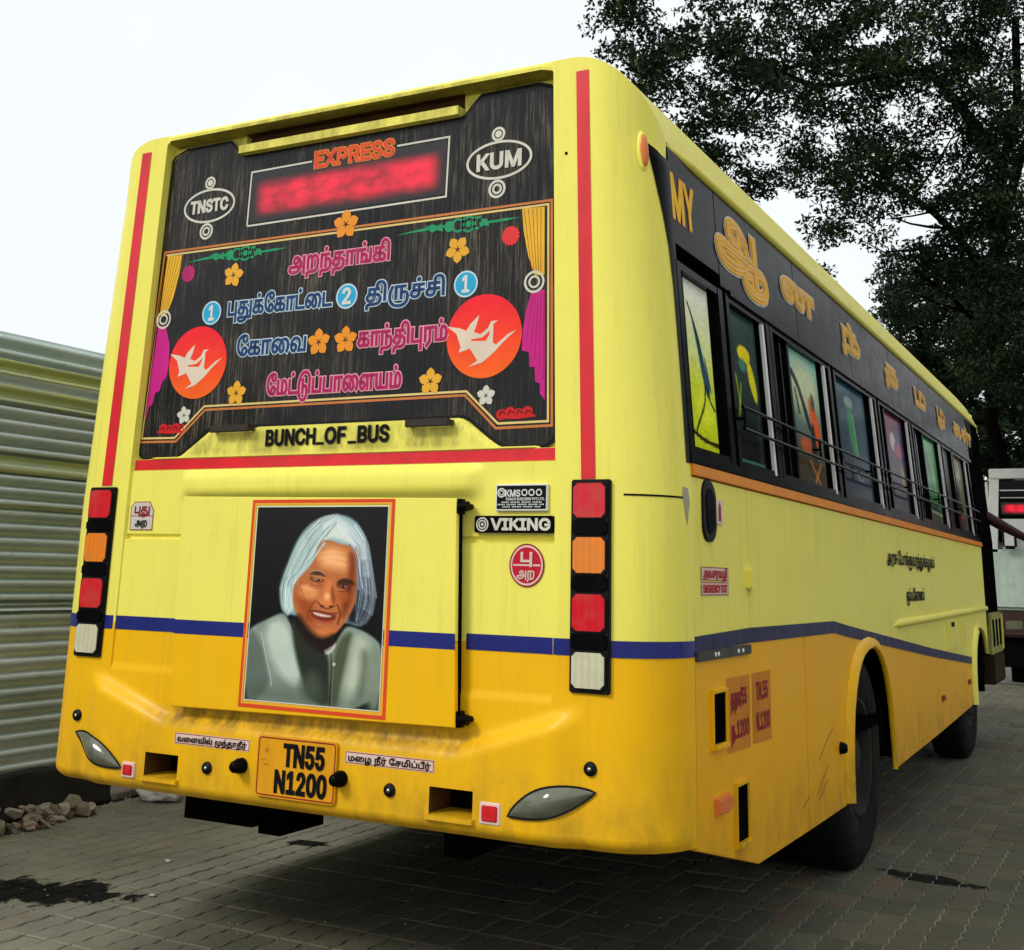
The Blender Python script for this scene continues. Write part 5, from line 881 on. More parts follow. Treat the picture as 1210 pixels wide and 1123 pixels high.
# ------------------------------------------------------------------ bodywork along the side
def arch(cy, hw, z0, zt, n=18, a0=0, a1=180):
    """arch outline from the low-y foot over the top to the high-y foot"""
    return [(cy-hw*abs(math.cos(R(a)))**.8*(1 if a <= 90 else -1), z0+(zt-z0)*math.sin(R(a))**.75) for a in [a0+(a1-a0)*k/n for k in range(n+1)]]
ARCH_R = arch(2.77, .555, .37, 1.000); ARCH_F = arch(6.98, .54, .44, .975)
def stripe_top(y):
    xs_ = (.2, .8, 2.06, 2.31, 4.62, 6.9, 7.6); zs_ = (1.125, 1.137, 1.132, 1.108, .915, .742, .70); return float(np.interp(y, xs_, zs_))
def mirror(fn, s): return (lambda u, v, d=0: (lambda p: Vector((p.x*s, p.y, p.z)))(fn(u, v, d)))
M_greyframe = mat("grey_metal_strip", (.06, .065, .055), .5, .3, var=.3, dirt=.4)
def bodyside(s):
    P = lambda off=0: mirror(side(off), s)
    fa = [p for p in ARCH_F if p[0] < 7.50 and (p[0] < 7 or p[1] > .72)]
    def cut_stripe(arc): return [p for p in arc if p[1] > stripe_top(p[0])]
    prism("emergency_door_skin", [(.237,1.10),(.815,1.112),(.815,1.612),(.237,1.612)], P(), 0, -.02, M_pale, bus, .0025)
    fc = cut_stripe(fa)
    prism("side_panel", [(.823,1.112),(2.06,1.107),(2.31,1.083),(4.62,.89),(6.40,.757)]+fc+[(7.52, max(.80, fc[-1][1])),(7.52,1.612),(.823,1.612)], P(), 0, -.02, M_pale, bus, .0025)
    prism("skirt_panel", [(.237,.520),(.86,.372),(1.538,.365),(1.538,1.11),(.237,1.098)], P(), 0, -.02, M_deep_side, bus, .0025)
    prism("skirt_panel", [(1.546,.365),(2.20,.362)]+ARCH_R[1:-1]+[(3.34,.372),(4.80,.40),(4.80,.88),(2.31,1.08),(2.06,1.10),(1.546,1.11)], P(), 0, -.02, M_deep_side, bus, .0025)
    prism("skirt_panel", [(4.808,.40),(6.36,.44)]+[p for p in ARCH_F if p[0] < 6.45 and p[1] < .74][1:]+[(6.42,.755),(4.808,.88)], P(), 0, -.02, M_deep_side, bus, .0025)
    ys = [.236,.5,.8,1.4,2.06,2.12,2.2,2.31,2.6,3.2,4,4.62,5.5,6.40]
    prism("blue_stripe", [(y, stripe_top(y)) for y in ys]+[(y, stripe_top(y)-.05) for y in ys[::-1]], P(.001), .002, -.004, M_blue_side, bus)
    prism("orange_stripe", [(.237,1.616),(7.54,1.616),(7.54,1.652),(.237,1.652)], P(.004), .006, -.02, M_orange, bus, .002)
    # swaged bead forward of the rear wheel
    bm = bmesh.new(); tube(bm, [(s*1.268, 3.45, 1.075), (s*1.270, 3.6, 1.085), (s*1.270, 5.5, 1.10), (s*1.270, 7.50, 1.115)], [.002, .022, .022, .022], 12)
    bm_obj("swage_bead", bm, M_pale, bus, True)
    # wheel-arch lips
    for nm, A, m, w0 in (("arch_lip", ARCH_R, M_deep, .045), ("arch_lip", fa, M_pale, .04)):
        V, F = [], []; n = len(A)
        for i, (y, z) in enumerate(A):
            p0, p1 = A[max(0, i-1)], A[min(n-1, i+1)]; t = Vector((p1[0]-p0[0], p1[1]-p0[1])).normalized(); q = (-t.y, t.x)
            w = w0 if i < n*.62 else .010; hs = 1 if i < n*.5 else .25; prof = [(w, .0005), (w*.75, .018), (.004, .034), (-.005, .030), (-.006, -.012)]
            V += [(s*(1.27+(h*hs if h > 0 else h)), y+q[0]*d, z+q[1]*d) for d, h in prof]
        for i in range(n-1):
            for k in range(4): F.append((i*5+k, (i+1)*5+k, (i+1)*5+k+1, i*5+k+1))
        mesh_obj(nm, V, F, m, bus, True)
    # window band: recessed sheet, letter board, rails
    W = P()
    V, F = [], []
    for y in (.22, 7.55, 8.42):
        for z in (1.64, 2.735): p = W(y, z, -.045); V.append(tuple(p))
    mesh_obj("window_band", V, [(0, 2, 3, 1), (2, 4, 5, 3)], M_black, bus)
    ye = [(.237 if k == 0 else .72+1.12*(k-1)) for k in range(8)]+[7.9]
    for a, b_ in zip(ye, ye[1:]):
        lo = 2.385 if a < .5 else 2.345
        pts = [(a+.003, 2.728), (b_-.003, 2.728), (b_-.003, lo), (a+.003, lo)]
        prism("letter_board", pts, W, 0, -.03, M_black, bus, .002)
    prism("window_rail", [(.237,1.655),(7.55,1.655),(7.55,1.690),(.237,1.690)], W, .006, -.04, M_black, bus, .003)
    prism("window_rail", [(.80,2.345),(7.55,2.345),(7.55,2.322),(.80,2.322)], W, .012, -.04, M_black, bus, .003)
    bm = bmesh.new(); tube(bm, [tuple(W(y, 2.735, -.012 if y < .3 else -.002)) for y in (.20, .5, 2, 4, 6, 8.1, 8.4)], [.006, .020, .020, .020, .020, .020, .012], 10); bm_obj("gutter", bm, M_pale, bus, True)
    bm = bmesh.new()
    for z in (1.905, 1.825): tube(bm, [tuple(W(y, z, .026)) for y in (.78, 3, 5, 7.5)], .0065, 8)
    for k in range(7):
        y = .80+1.12*k; b_z = 1.865; tube(bm, [tuple(W(y, 1.865, -.01)), tuple(W(y, 1.865, .026))], .006, 6); 
        tube(bm, [tuple(W(y, 1.82, .026)), tuple(W(y, 1.91, .026))], .006, 6)
    bm_obj("guard_bar", bm, M_black, bus)
    # windows
    def window(ya, yb, fa_, fb_, wl_, film):
        w = empty("window"); w.parent = bus
        bm = bmesh.new()
        def bar(u0, u1, v0, v1, d0, d1):
            vs_ = [bm.verts.new(W(u, v, d)) for d in (d0, d1) for u, v in ((u0, v0), (u1, v0), (u1, v1), (u0, v1))]
            for q in ((0,1,2,3), (7,6,5,4), (0,4,5,1), (1,5,6,2), (2,6,7,3), (3,7,4,0)): bm.faces.new([vs_[i] for i in q])
        bar(ya, ya+.035, 1.69, 2.325, .004, -.04); bar(yb-.05, yb, 1.69, 2.325, .004, -.04); bar(ya+.035, yb-.05, 2.300, 2.325, .002, -.04); bar(ya+.035, yb-.05, 1.69, 1.712, .002, -.04)
        if fa_-ya > .2: bar(fa_-.035, fa_-.004, 1.712, 2.300, -.006, -.04); bar(ya+.035+.16, ya+.035+.175, 1.712, 2.300, -.014, -.04)
        bm_obj("window_frame", bm, M_black, w)
        mesh_obj("window_pane", [W(ya+.03, 1.70, -.026), W(yb-.04, 1.70, -.026), W(yb-.04, 2.31, -.026), W(ya+.03, 2.31, -.026)], [(0,1,2,3)], M_pane, w)
        if film:
            film.mesh("window_film", lambda u, v: W(fa_+(fb_-fa_)*(u if s > 0 else 1-u), 2.298-.584*v, -.0225), M_film, w)
        if wl_:
            bm = bmesh.new(); vs2 = []
            a = [W(wl_-.014, 2.30, .004), W(wl_+.014, 2.30, .004), W(wl_+.014, 1.695, .004), W(wl_-.014, 1.695, .004)]
            b3 = [p-Vector((s*.012, 0, 0)) for p in a]; va = [bm.verts.new(p) for p in a]; vb = [bm.verts.new(p) for p in b3]
            bm.faces.new(va); 
            for i in range(4): bm.faces.new((va[i], vb[i], vb[(i+1) % 4], va[(i+1) % 4]))
            bm_obj("aluminium_strip", bm, M_alu, w)
    films = FILMS if s > 0 else [None]*8
    window(.24, .72, .365, .615, None, films[0])
    spec = [(.76,1.33,.825,1.195,1.235), (1.34,2.40,1.66,2.20,2.265), (2.46,3.50,2.60,3.26,3.375), (3.56,4.60,3.78,4.40,4.47), (4.66,5.86,5.13,5.71,5.80), (5.92,6.42,6.04,6.32,None), (6.46,7.40,6.52,7.08,7.17)]
    for sp, fl in zip(spec, films[1:]): window(*sp, fl)
# printed window films: birds and foliage
def film(bg0, bg1, ops):
    p = Paint(44, 96, 0, 100, 0, 230, bg0); p.vgrad(0, 230, bg0, bg1)
    for kind, *a in ops:
        n_ = {'poly': 2, 'stroke': 3, 'ellipse': 5}[kind]
        if len(a) > n_ and a[n_] < 12: a[n_] *= .5
        getattr(p, kind)(*a)
    return p
K = (14, 16, 18)
FILMS = [
 film((226,230,222), (196,206,30), [("poly", [(0,125),(60,135),(100,120),(100,240),(0,240)], (200,210,30), 30, 1), ("ellipse", 55, 170, 36, 26, (222,232,60), 14, .8), ("poly", [(18,40),(30,52),(48,74),(66,110),(82,150),(70,160),(52,130),(40,90)], (24,70,84), 4), ("stroke", [(10,32),(36,62),(48,84)], 5, K, 2), ("stroke", [(60,140),(56,165),(28,190),(12,205)], 5, K, 2), ("stroke", [(70,140),(74,158),(96,170)], 4, K, 2), ("stroke", [(0,208),(40,216),(100,218)], 6, (40,34,24), 3), ("poly", [(62,88),(78,120),(88,150),(76,142)], (36,44,120), 4)]),
 film((46,72,66), (18,26,26), [("ellipse", 52, 62, 22, 13, (226,204,20), 3), ("poly", [(60,60),(82,80),(92,120),(84,135),(66,110),(60,84)], (212,200,20), 4), ("poly", [(30,72),(58,70),(56,90),(34,90)], (60,120,96), 6), ("stroke", [(18,100),(26,140),(20,160)], 5, (130,150,30), 3), ("stroke", [(34,110),(24,150)], 3, (150,170,50), 3), ("stroke", [(0,165),(100,178)], 5, (20,24,24), 3), ("poly", [(0,176),(100,190),(100,240),(0,240)], (22,24,26), 5), ("stroke", [(4,226),(96,226)], 4, (60,120,96), 3)]),
 film((130,196,190), (60,48,30), [("ellipse", 50, 60, 50, 50, (206,206,150), 40, .8), ("stroke", [(12,40),(30,60),(46,96),(58,130)], 11, K, 4), ("poly", [(58,70),(80,84),(96,130),(90,160),(72,158),(64,120)], (222,84,26), 6), ("poly", [(70,60),(84,74),(78,100),(68,88)], (60,70,52), 5), ("stroke", [(20,70),(28,110)], 5, K, 3), ("poly", [(20,152),(60,150),(70,180),(24,178)], (196,96,52), 6), ("poly", [(60,120),(76,120),(72,230),(56,230)], (24,20,16), 5, .9), ("poly", [(0,178),(100,186),(100,240),(0,240)], (66,54,34), 8), ("stroke", [(50,190),(76,225)], 5, (180,104,44), 4), ("stroke", [(84,190),(60,225)], 4, (190,130,50), 4)]),
 film((40,98,112), (24,36,60), [("ellipse", 40, 36, 16, 12, (150,176,166), 6), ("poly", [(34,44),(52,50),(60,100),(58,150),(40,140),(30,90)], (40,150,84), 8), ("poly", [(58,30),(100,40),(100,150),(72,150),(56,90)], (22,72,92), 14), ("stroke", [(50,60),(56,140)], 3, (120,206,110), 3), ("poly", [(0,150),(100,170),(100,240),(0,240)], (28,38,62), 10), ("stroke", [(46,176),(56,196),(70,184)], 3, (150,170,190), 2)]),
 film((118,26,88), (36,24,60), [("poly", [(0,0),(60,0),(40,50),(20,90),(0,60)], (140,24,70), 12), ("poly", [(50,20),(100,30),(100,120),(60,100)], (52,30,88), 14), ("ellipse", 42, 66, 14, 22, (206,196,206), 6), ("ellipse", 66, 82, 22, 20, (156,28,80), 8), ("poly", [(66,120),(86,120),(90,170),(72,176)], (150,150,30), 8), ("poly", [(0,178),(100,186),(100,240),(0,240)], (30,26,44), 8)]),
 film((40,140,52), (20,96,48), [("poly", [(20,30),(60,40),(80,90),(50,130),(24,90)], (26,96,34), 10), ("stroke", [(30,10),(60,80),(70,140)], 6, (96,190,84), 5), ("stroke", [(0,140),(100,150)], 8, (90,180,120), 6), ("poly", [(0,176),(100,182),(100,240),(0,240)], (26,64,40), 6), ("stroke", [(0,200),(100,206)], 8, (150,150,110), 6)]),
 film((120,134,120), (60,40,50), [("poly", [(20,50),(60,60),(60,140),(30,140)], (50,60,58), 8)]),
 film((104,96,56), (70,70,52), [("stroke", [(20,0),(40,120)], 10, (66,58,34), 8), ("stroke", [(70,20),(60,150)], 10, (136,128,84), 8), ("poly", [(0,178),(100,184),(100,240),(0,240)], (56,58,42), 6)]),
]
for k, f_ in enumerate(FILMS):
    if k in (3, 4): f_.C *= .85
    f_.C *= rng.uniform(.92, 1.05, f_.C.shape[:2])[..., None]
bodyside(1); bodyside(-1)

# things on the near side
M_yel = mat("bright_yellow_vinyl", (.92, .55, .01), .5, spec=.08); S1 = side(.001); M_goldline = mat("pale_gold_line", (.80, .55, .25), .5)
print_text("side_lettering", "MY", .250, .47, 2.480, .150, S1, M_yel, bus, M_expr, .011, bold=.007)
for s_, a, b_, v, h, ow in (("ஆ", .71, 1.36, 2.485, .165, .024), ("ன", 1.61, 2.18, 2.515, .085, .022), ("ந்", 2.77, 3.19, 2.515, .085, .019), ("த", 3.92, 4.31, 2.51, .085, .019), ("ம", 4.94, 5.36, 2.49, .105, .019), ("ழ", 5.90, 6.26, 2.50, .09, .017), ("க|ள்", 6.73, 7.80, 2.49, .09, .015)):
    cs_ = fit_text(s_, a, b_, v, h)
    for nm, w, d, m in (("gold_lettering_edge", ow*.78+.008, .0008, M_cream), ("gold_lettering", ow*.78, .0040, M_gold)):
        v2, f2, l2 = ribbon(cs_, w); v0, f0 = fill_mesh(cs_); n0 = len(v2)
        mesh_obj(nm, [S1(p[0], p[1], d+.00015*k) for p, k in zip(v2, l2)]+[S1(p[0], p[1], d+.0016+.0001*k) for p, k in zip(v0, LAY)], f2+[tuple(n0+i for i in f) for f in f0], m, bus)
    v2, f2, l2 = ribbon(cs_, .0028); mesh_obj("gold_lettering_line", [S1(p[0], p[1], .0062+.0001*k) for p, k in zip(v2, l2)], f2, M_goldline, bus)
S2 = side(.0005)
print_text("operator_lettering", "அ|ர|சு| |ே|ப|ா|க்|கு|வ|ர|த்|து|க்|க|ழ|க|ம்", 3.36, 4.94, 1.405, .052, S2, M_blackprint, bus, bold=.004)
print_text("operator_lettering", "கு|ம்|ப|ே|க|ா|ண|ம்", 3.88, 4.48, 1.205, .050, S2, M_blackprint, bus, bold=.004)
h_ = prism("door_handle_recess", rrect(.325, .455, 1.415, 1.612, .05), S2, .004, -.01, M_rubber, bus, .003)
prism("door_handle", rrect(.352, .428, 1.44, 1.585, .032), S2, .007, .003, M_black, h_, .003)
for (a, b_, c, d) in ((.465, .535, 1.475, 1.555),):
    flat_poly("door_sticker", [[(a, c), (b_, c), (b_, d), (a, d)]], S2, M_stick, bus); flat_poly("door_sticker_mark", [[(a+.02, c+.01), (a+.045, c+.01), (a+.045, d-.02), (a+.03, d-.008), (a+.02, d-.03)]], S2, M_mprint, bus, .0018)
for z0, z1, s_ in ((1.293, 1.336, "அ|வ|ச|ர|வ|ழ|ி"), (1.247, 1.289, "E|M|E|R|G|E|N|C|Y| |E|X|I|T")):
    flat_poly("emergency_sticker", [[(.302, z0), (.578, z0), (.578, z1), (.302, z1)]], S2, M_stick, bus)
    line_frame("emergency_sticker_line", [(.305, z0+.002), (.575, z0+.002), (.575, z1-.002), (.305, z1-.002)], .0025, S2, M_mprint, bus, .0014)
    print_text("emergency_lettering", s_, .320, .560, z0+.010, .022, S2, mat("red_print", (.5, .01, .02), .5), bus, bold=.0018)
prism("door_hinge", rrect(.775, .845, 1.268, 1.338, .008), S2, .022, -.004, M_pale, bus, .004)
prism("step_bracket", rrect(.237, .79, 1.052, 1.082, .004), S2, .010, -.004, M_greyframe, bus, .002)
for y in (.40, .43, .64, .69): lathe("bracket_rivet", [(0, .004), (.006, .003), (.008, 0)], (1.281, y, 1.067), (1, 0, 0), M_alu, bus, 8)
def louvre(y0, y1, z0, z1):
    t = empty("air_vent"); t.parent = bus; bm = bmesh.new()
    b_box(bm, 1.262, 1.281, y0-.014, y0, z0-.03, z1+.014, .003); b_box(bm, 1.262, 1.281, y1, y1+.014, z0-.03, z1+.014, .003)
    b_box(bm, 1.262, 1.281, y0, y1, z1, z1+.014, .003); b_box(bm, 1.262, 1.290, y0, y1, z0-.030, z0-.012, .004)
    bm_obj("vent_frame", bm, M_deep, t); box("vent_opening", 1.262, 1.2745, y0, y1, z0-.012, z1, M_under, t, 0)
louvre(.385, .510, .81, .948); louvre(.610, .730, .49, .645)
for y0, y1, a, b_ in ((.535, .790, ("த|ந|ா|/|5|5"), ("ந|.|1|2|0|0")), (.818, 1.045, "T|N|.|5|5", "N|.|1|2|0|0")):
    flat_poly("registration_panel", [[(y0, .755), (y1, .750), (y1, .985), (y0, .985)]], S2, M_plateS, bus)
    print_text("registration_lettering", a, y0+.045, y1-.04, .895, .055, S2, M_mprint, bus, bold=.003, cap=(800 if a[0] == 'த' else 727))
    print_text("registration_lettering", b_, y0+.045, y1-.02, .795, .055, S2, M_mprint, bus, bold=.003, cap=(800 if a[0] == 'த' else 727))
prism("side_marker_lamp", [(.398, .595), (.500, .590), (.532, .605), (.538, .628), (.51, .645), (.398, .640)], S2, .020, 0, M_amber_marker, bus, .006)
lathe("skirt_lock", [(0, .030), (.016, .028), (.022, .02), (.026, 0)], (1.2705, 2.10, .605), (1, 0, 0), M_black, bus, 18)
for pts in (((1.72,.60),(1.86,.66),(1.98,.70)), ((1.66,.47),(1.80,.53),(1.88,.57)), ((1.70,.455),(1.86,.51)), ((1.45,.46),(1.56,.49))):
    line_frame("scratch", list(pts), .004, S2, M_mprint, bus, .0006, False)
for y in (5.28, 5.95, 6.1):
    prism("bay_door_strip", [(y, .875), (y+.035, .875), (y+.035, 1.06), (y, 1.06)], S2, .006, -.004, M_pale, bus, .002)
prism("bay_door", [(5.36, .88), (5.9, .86), (5.9, 1.055), (5.36, 1.055)], S2, .004, -.004, M_pale, bus, .002)
for y, z in ((5.5, 1.02), (4.93, .58), (6.18, .60)): prism("bay_latch", rrect(y, y+.10, z, z+.03, .006), S2, .012, 0, M_black if z > 1 else M_mprint, bus, .002)
# marker lamp high on the corner
V_, F_ = [(0, 0, 0)]*0, []
def corner_pt(t, z, off):
    xr, xo = 1.05*taper(z), side_x(z); a = R(t); return Vector((xr+(xo-xr)*math.sin(a)+off*math.sin(a), .235*(1-math.cos(a))-off*math.cos(a), z))
def corner_oval(name, t0, z0, rt, rz, h, m, par):
    V, F = [], []; n = 24
    for r_, hh in ((1, 0), (.9, h*.7), (.6, h), (.0, h*1.1)):
        for k in range(n): a = k/n*math.tau; V.append(tuple(corner_pt(t0+rt*r_*math.cos(a), z0+rz*r_*math.sin(a), hh)))
    for i in range(3):
        for k in range(n): F.append((i*n+k, i*n+(k+1) % n, (i+1)*n+(k+1) % n, (i+1)*n+k))
    return mesh_obj(name, V, F, m, par, True)
BT = ((1.652, 82), (1.94, 83), (2.22, 82), (2.36, 79), (2.50, 71), (2.60, 64), (2.66, 60), (2.735, 56))
for s in (1, -1):
    V, F = [], []; nz, nt_ = 40, 8
    for j in range(nz+1):
        z = 1.652+(2.735-1.652)*j/nz; t0 = float(np.interp(z, [q[0] for q in BT], [q[1] for q in BT]))
        for i in range(nt_+1):
            q = corner_pt(t0+(90-t0)*i/nt_, z, .0025); zz = z
            if z > 2.66:
                ax = abs(q.x); zt = 3.0 if ax < .93 else 2.74+.26*math.sqrt(max(0, 1-((min(ax, side_x(2.75))-.93)/(side_x(2.75)-.93))**2)); zz = 2.66+(zt-2.66)*(z-2.66)/.34
            V.append((s*q.x, q.y, zz))
        q = side(.0)(.245, z); V.append((s*(q.x+.0025), .245, V[-1][2]))
    w = nt_+2
    for j in range(nz):
        for i in range(w-1): F.append((j*w+i, j*w+i+1, (j+1)*w+i+1, (j+1)*w+i))
    mesh_obj("black_corner_panel", V, F, M_black, bus, True)
cl = corner_oval("corner_marker_rim", 53, 2.665, 6.5, .072, .010, M_pale, bus); corner_oval("corner_marker_lens", 53.5, 2.665, 5, .062, .016, M_amber_marker, cl)

# ------------------------------------------------------------------ front end, door, underside, wheels
prism("front_pillar", [(7.55,1.66),(8.42,1.66),(8.42,2.735),(7.55,2.735)], side(0), .0, -.05, M_under, bus, .002)
box("windscreen", -1.12, 1.15, 8.44, 8.47, 1.30, 2.66, M_pane, bus); box("front_panel", -1.22, 1.22, 8.40, 8.50, .48, 1.30, M_pale, bus, .02); box("front_header", -1.15, 1.15, 8.42, 8.47, 2.66, 2.86, M_pale, bus, .01)
box("front_bumper", -1.1, 1.1, 8.48, 8.60, .40, .72, M_deep, bus, .02)
prism("front_quarter_panel", [(7.525,.98),(8.42,.98),(8.42,1.66),(7.525,1.612)], side(0), -.002, -.05, M_under, bus, .002)
M_doorleaf = mat("grimy_olive_paint", (.40, .40, .09), .5, var=.5, dirt=.8)
d_ = box("entrance_door", 1.262, 1.292, 7.60, 8.40, .74, 1.075, M_doorleaf, bus, .006)
for k in range(3): box("door_slot", 1.288, 1.297, 7.70+.24*k, 7.80+.24*k, .80, 1.02, M_under, d_, .002)
box("door_step", 1.12, 1.30, 7.62, 8.38, .50, .735, mat("rusty_step_metal", (.05, .03, .015), .8, var=.5, dirt=.7, spec=.05), bus, .01); box("door_edge_strip", 1.293, 1.302, 8.36, 8.40, .76, 1.06, M_pale, d_, .002)
bm = bmesh.new(); tube(bm, [(1.12, 8.30, 1.98), (1.34, 8.42, 1.84), (1.58, 8.54, 1.70)], [.052, .048, .030], 10)
ma = bm_obj("mirror_arm", bm, mat("maroon_mirror_arm", (.045, .010, .012), .5), bus, True)
bm = bmesh.new(); b_box(bm, 1.52, 1.80, 8.50, 8.60, 1.60, 1.72, .03); bm_obj("mirror_head", bm, M_rubber, ma)
box("floor", -1.22, 1.22, .26, 8.38, .60, .66, M_under, bus, 0); box("underbody_light_block", -1.12, 1.12, .75, 2.1, .42, .60, M_under, bus, 0); box("underbody_light_block", -1.12, 1.12, 3.45, 6.3, .40, .60, M_under, bus, 0)  # lower black boxes added to cut the light under the bus
box("inner_light_block", -1.16, 1.10, .30, 8.36, .66, 2.68, M_under, bus, 0)  # dark box added inside the body to block light
bm = bmesh.new()
for x in (-.48, .40): b_box(bm, x, x+.09, .25, 8.2, .40, .60)
b_box(bm, -.76, -.44, .30, .62, .385, .60); b_box(bm, -.44, -.34, .34, .60, .36, .60); b_box(bm, -.3, .9, 1.2, 1.9, .40, .60); b_box(bm, -1.15, -.55, 3.8, 5.2, .32, .58); b_box(bm, .5, 1.15, 4.0, 5.6, .34, .58); b_box(bm, -.2, .2, 3.5, 4.6, .30, .6)
tube(bm, [(-1.0, 2.77, .47), (1.0, 2.77, .47)], .09, 10); tube(bm, [(-1.0, 6.98, .45), (1.0, 6.98, .45)], .07, 10); bmesh.ops.create_icosphere(bm, subdivisions=2, radius=.22, matrix=Matrix.Translation((0, 2.77, .47)))
bm_obj("chassis", bm, M_under, bus)
for s in (1, -1):
    for cy in (2.77, 6.98):
        a_, c_ = sorted((s*.78, s*1.22)); V = []
        for yy_, zz_ in ((cy-.56, .45), (cy-.56, 1.03), (cy+.56, 1.03), (cy+.56, .45)): V += [(a_, yy_, zz_), (c_, yy_, zz_)]
        mesh_obj("wheel_housing", V, [(0, 1, 3, 2), (2, 3, 5, 4), (4, 5, 7, 6)], M_under, bus)
def wheel(x, y, s, rad, dual):
    w = empty("wheel"); w.parent = bus
    def tyre(xo):
        prof = [(rad*.52, 0), (rad*.56, .012), (rad*.72, .022), (rad*.88, .018), (rad*.95, -.004), (rad*.99, -.022), (rad, -.045), (rad, -.20), (rad*.97, -.232), (rad*.7, -.26), (rad*.52, -.24)]
        o = lathe("tyre", prof, (xo, y, rad-.012), (s, 0, 0), M_tyre, w, 64)
        bm = bmesh.new()
        for k in range(48):
            a = k/48*math.tau; cy_, cz = y+rad*math.cos(a), rad-.012+rad*math.sin(a)
            r = bmesh.ops.create_cube(bm, size=1); M = Matrix.Translation((xo-s*.12, cy_, cz)) @ Matrix.Rotation(a, 4, 'X') @ Matrix.Diagonal((.17, .012, .030, 1))
            bmesh.ops.transform(bm, matrix=M, verts=r['verts'])
        bm_obj("tyre_tread", bm, M_tyre, o); return o
    tyre(x)
    if dual: tyre(x-s*.30)
    prof = [(rad*.54, .002), (rad*.53, .014), (rad*.50, .010), (rad*.48, -.06), (rad*.42, -.10), (rad*.22, -.10), (rad*.20, -.02), (rad*.13, .0), (0, .004)] if dual else [(rad*.54, .002), (rad*.53, .014), (rad*.50, .0), (rad*.45, -.04), (rad*.3, .01), (rad*.18, .03), (rad*.12, .07), (0, .075)]
    r_ = lathe("rim", prof, (x, y, rad-.012), (s, 0, 0), M_rim, w, 40)
    for k in range(8):
        a = k/8*math.tau; lathe("wheel_nut", [(0, .03), (.012, .028), (.014, 0)], (x-s*.10 if dual else x-s*.0, y+rad*.33*math.cos(a), rad-.012+rad*.33*math.sin(a)), (s, 0, 0), M_rim, r_, 6, False)
for s in (1, -1):
    wheel(s*1.195, 2.77, s, .50, True); wheel(s*1.15, 6.98, s, .50, False)
# ------------------------------------------------------------------ ground
def sand_mat():
    m, nt, b, P = base("joint_sand_and_dust")
    n = noise_tex(nt, P, 1.1, 7, .6); n2 = noise_tex(nt, P, 24, 5, .7)
    c = mixc(nt, ramp(nt, n, [(.3, 0.0), (.7, 1.0)]), (.30, .275, .20), (.12, .11, .08)); c = mixc(nt, ramp(nt, n2, [(.4, 0.0), (.7, .6)]), c, (.36, .33, .25))
    sx = nt.nodes.new("ShaderNodeSeparateXYZ"); nt.links.new(P, sx.inputs[0]); mr = nt.nodes.new("ShaderNodeMapRange"); nt.links.new(sx.outputs[0], mr.inputs[0])
    for q, v in enumerate((-.9, .3, .85, 0)): mr.inputs[q+1].default_value = v
    c = mixc(nt, mr.outputs[0], c, (.05, .048, .036))      # left of the bus the joints are packed with dark dirt
    nt.links.new(c, b.inputs["Base Color"]); b.inputs["Roughness"].default_value = .95; bump(nt, n2, .6, .01, b); return m
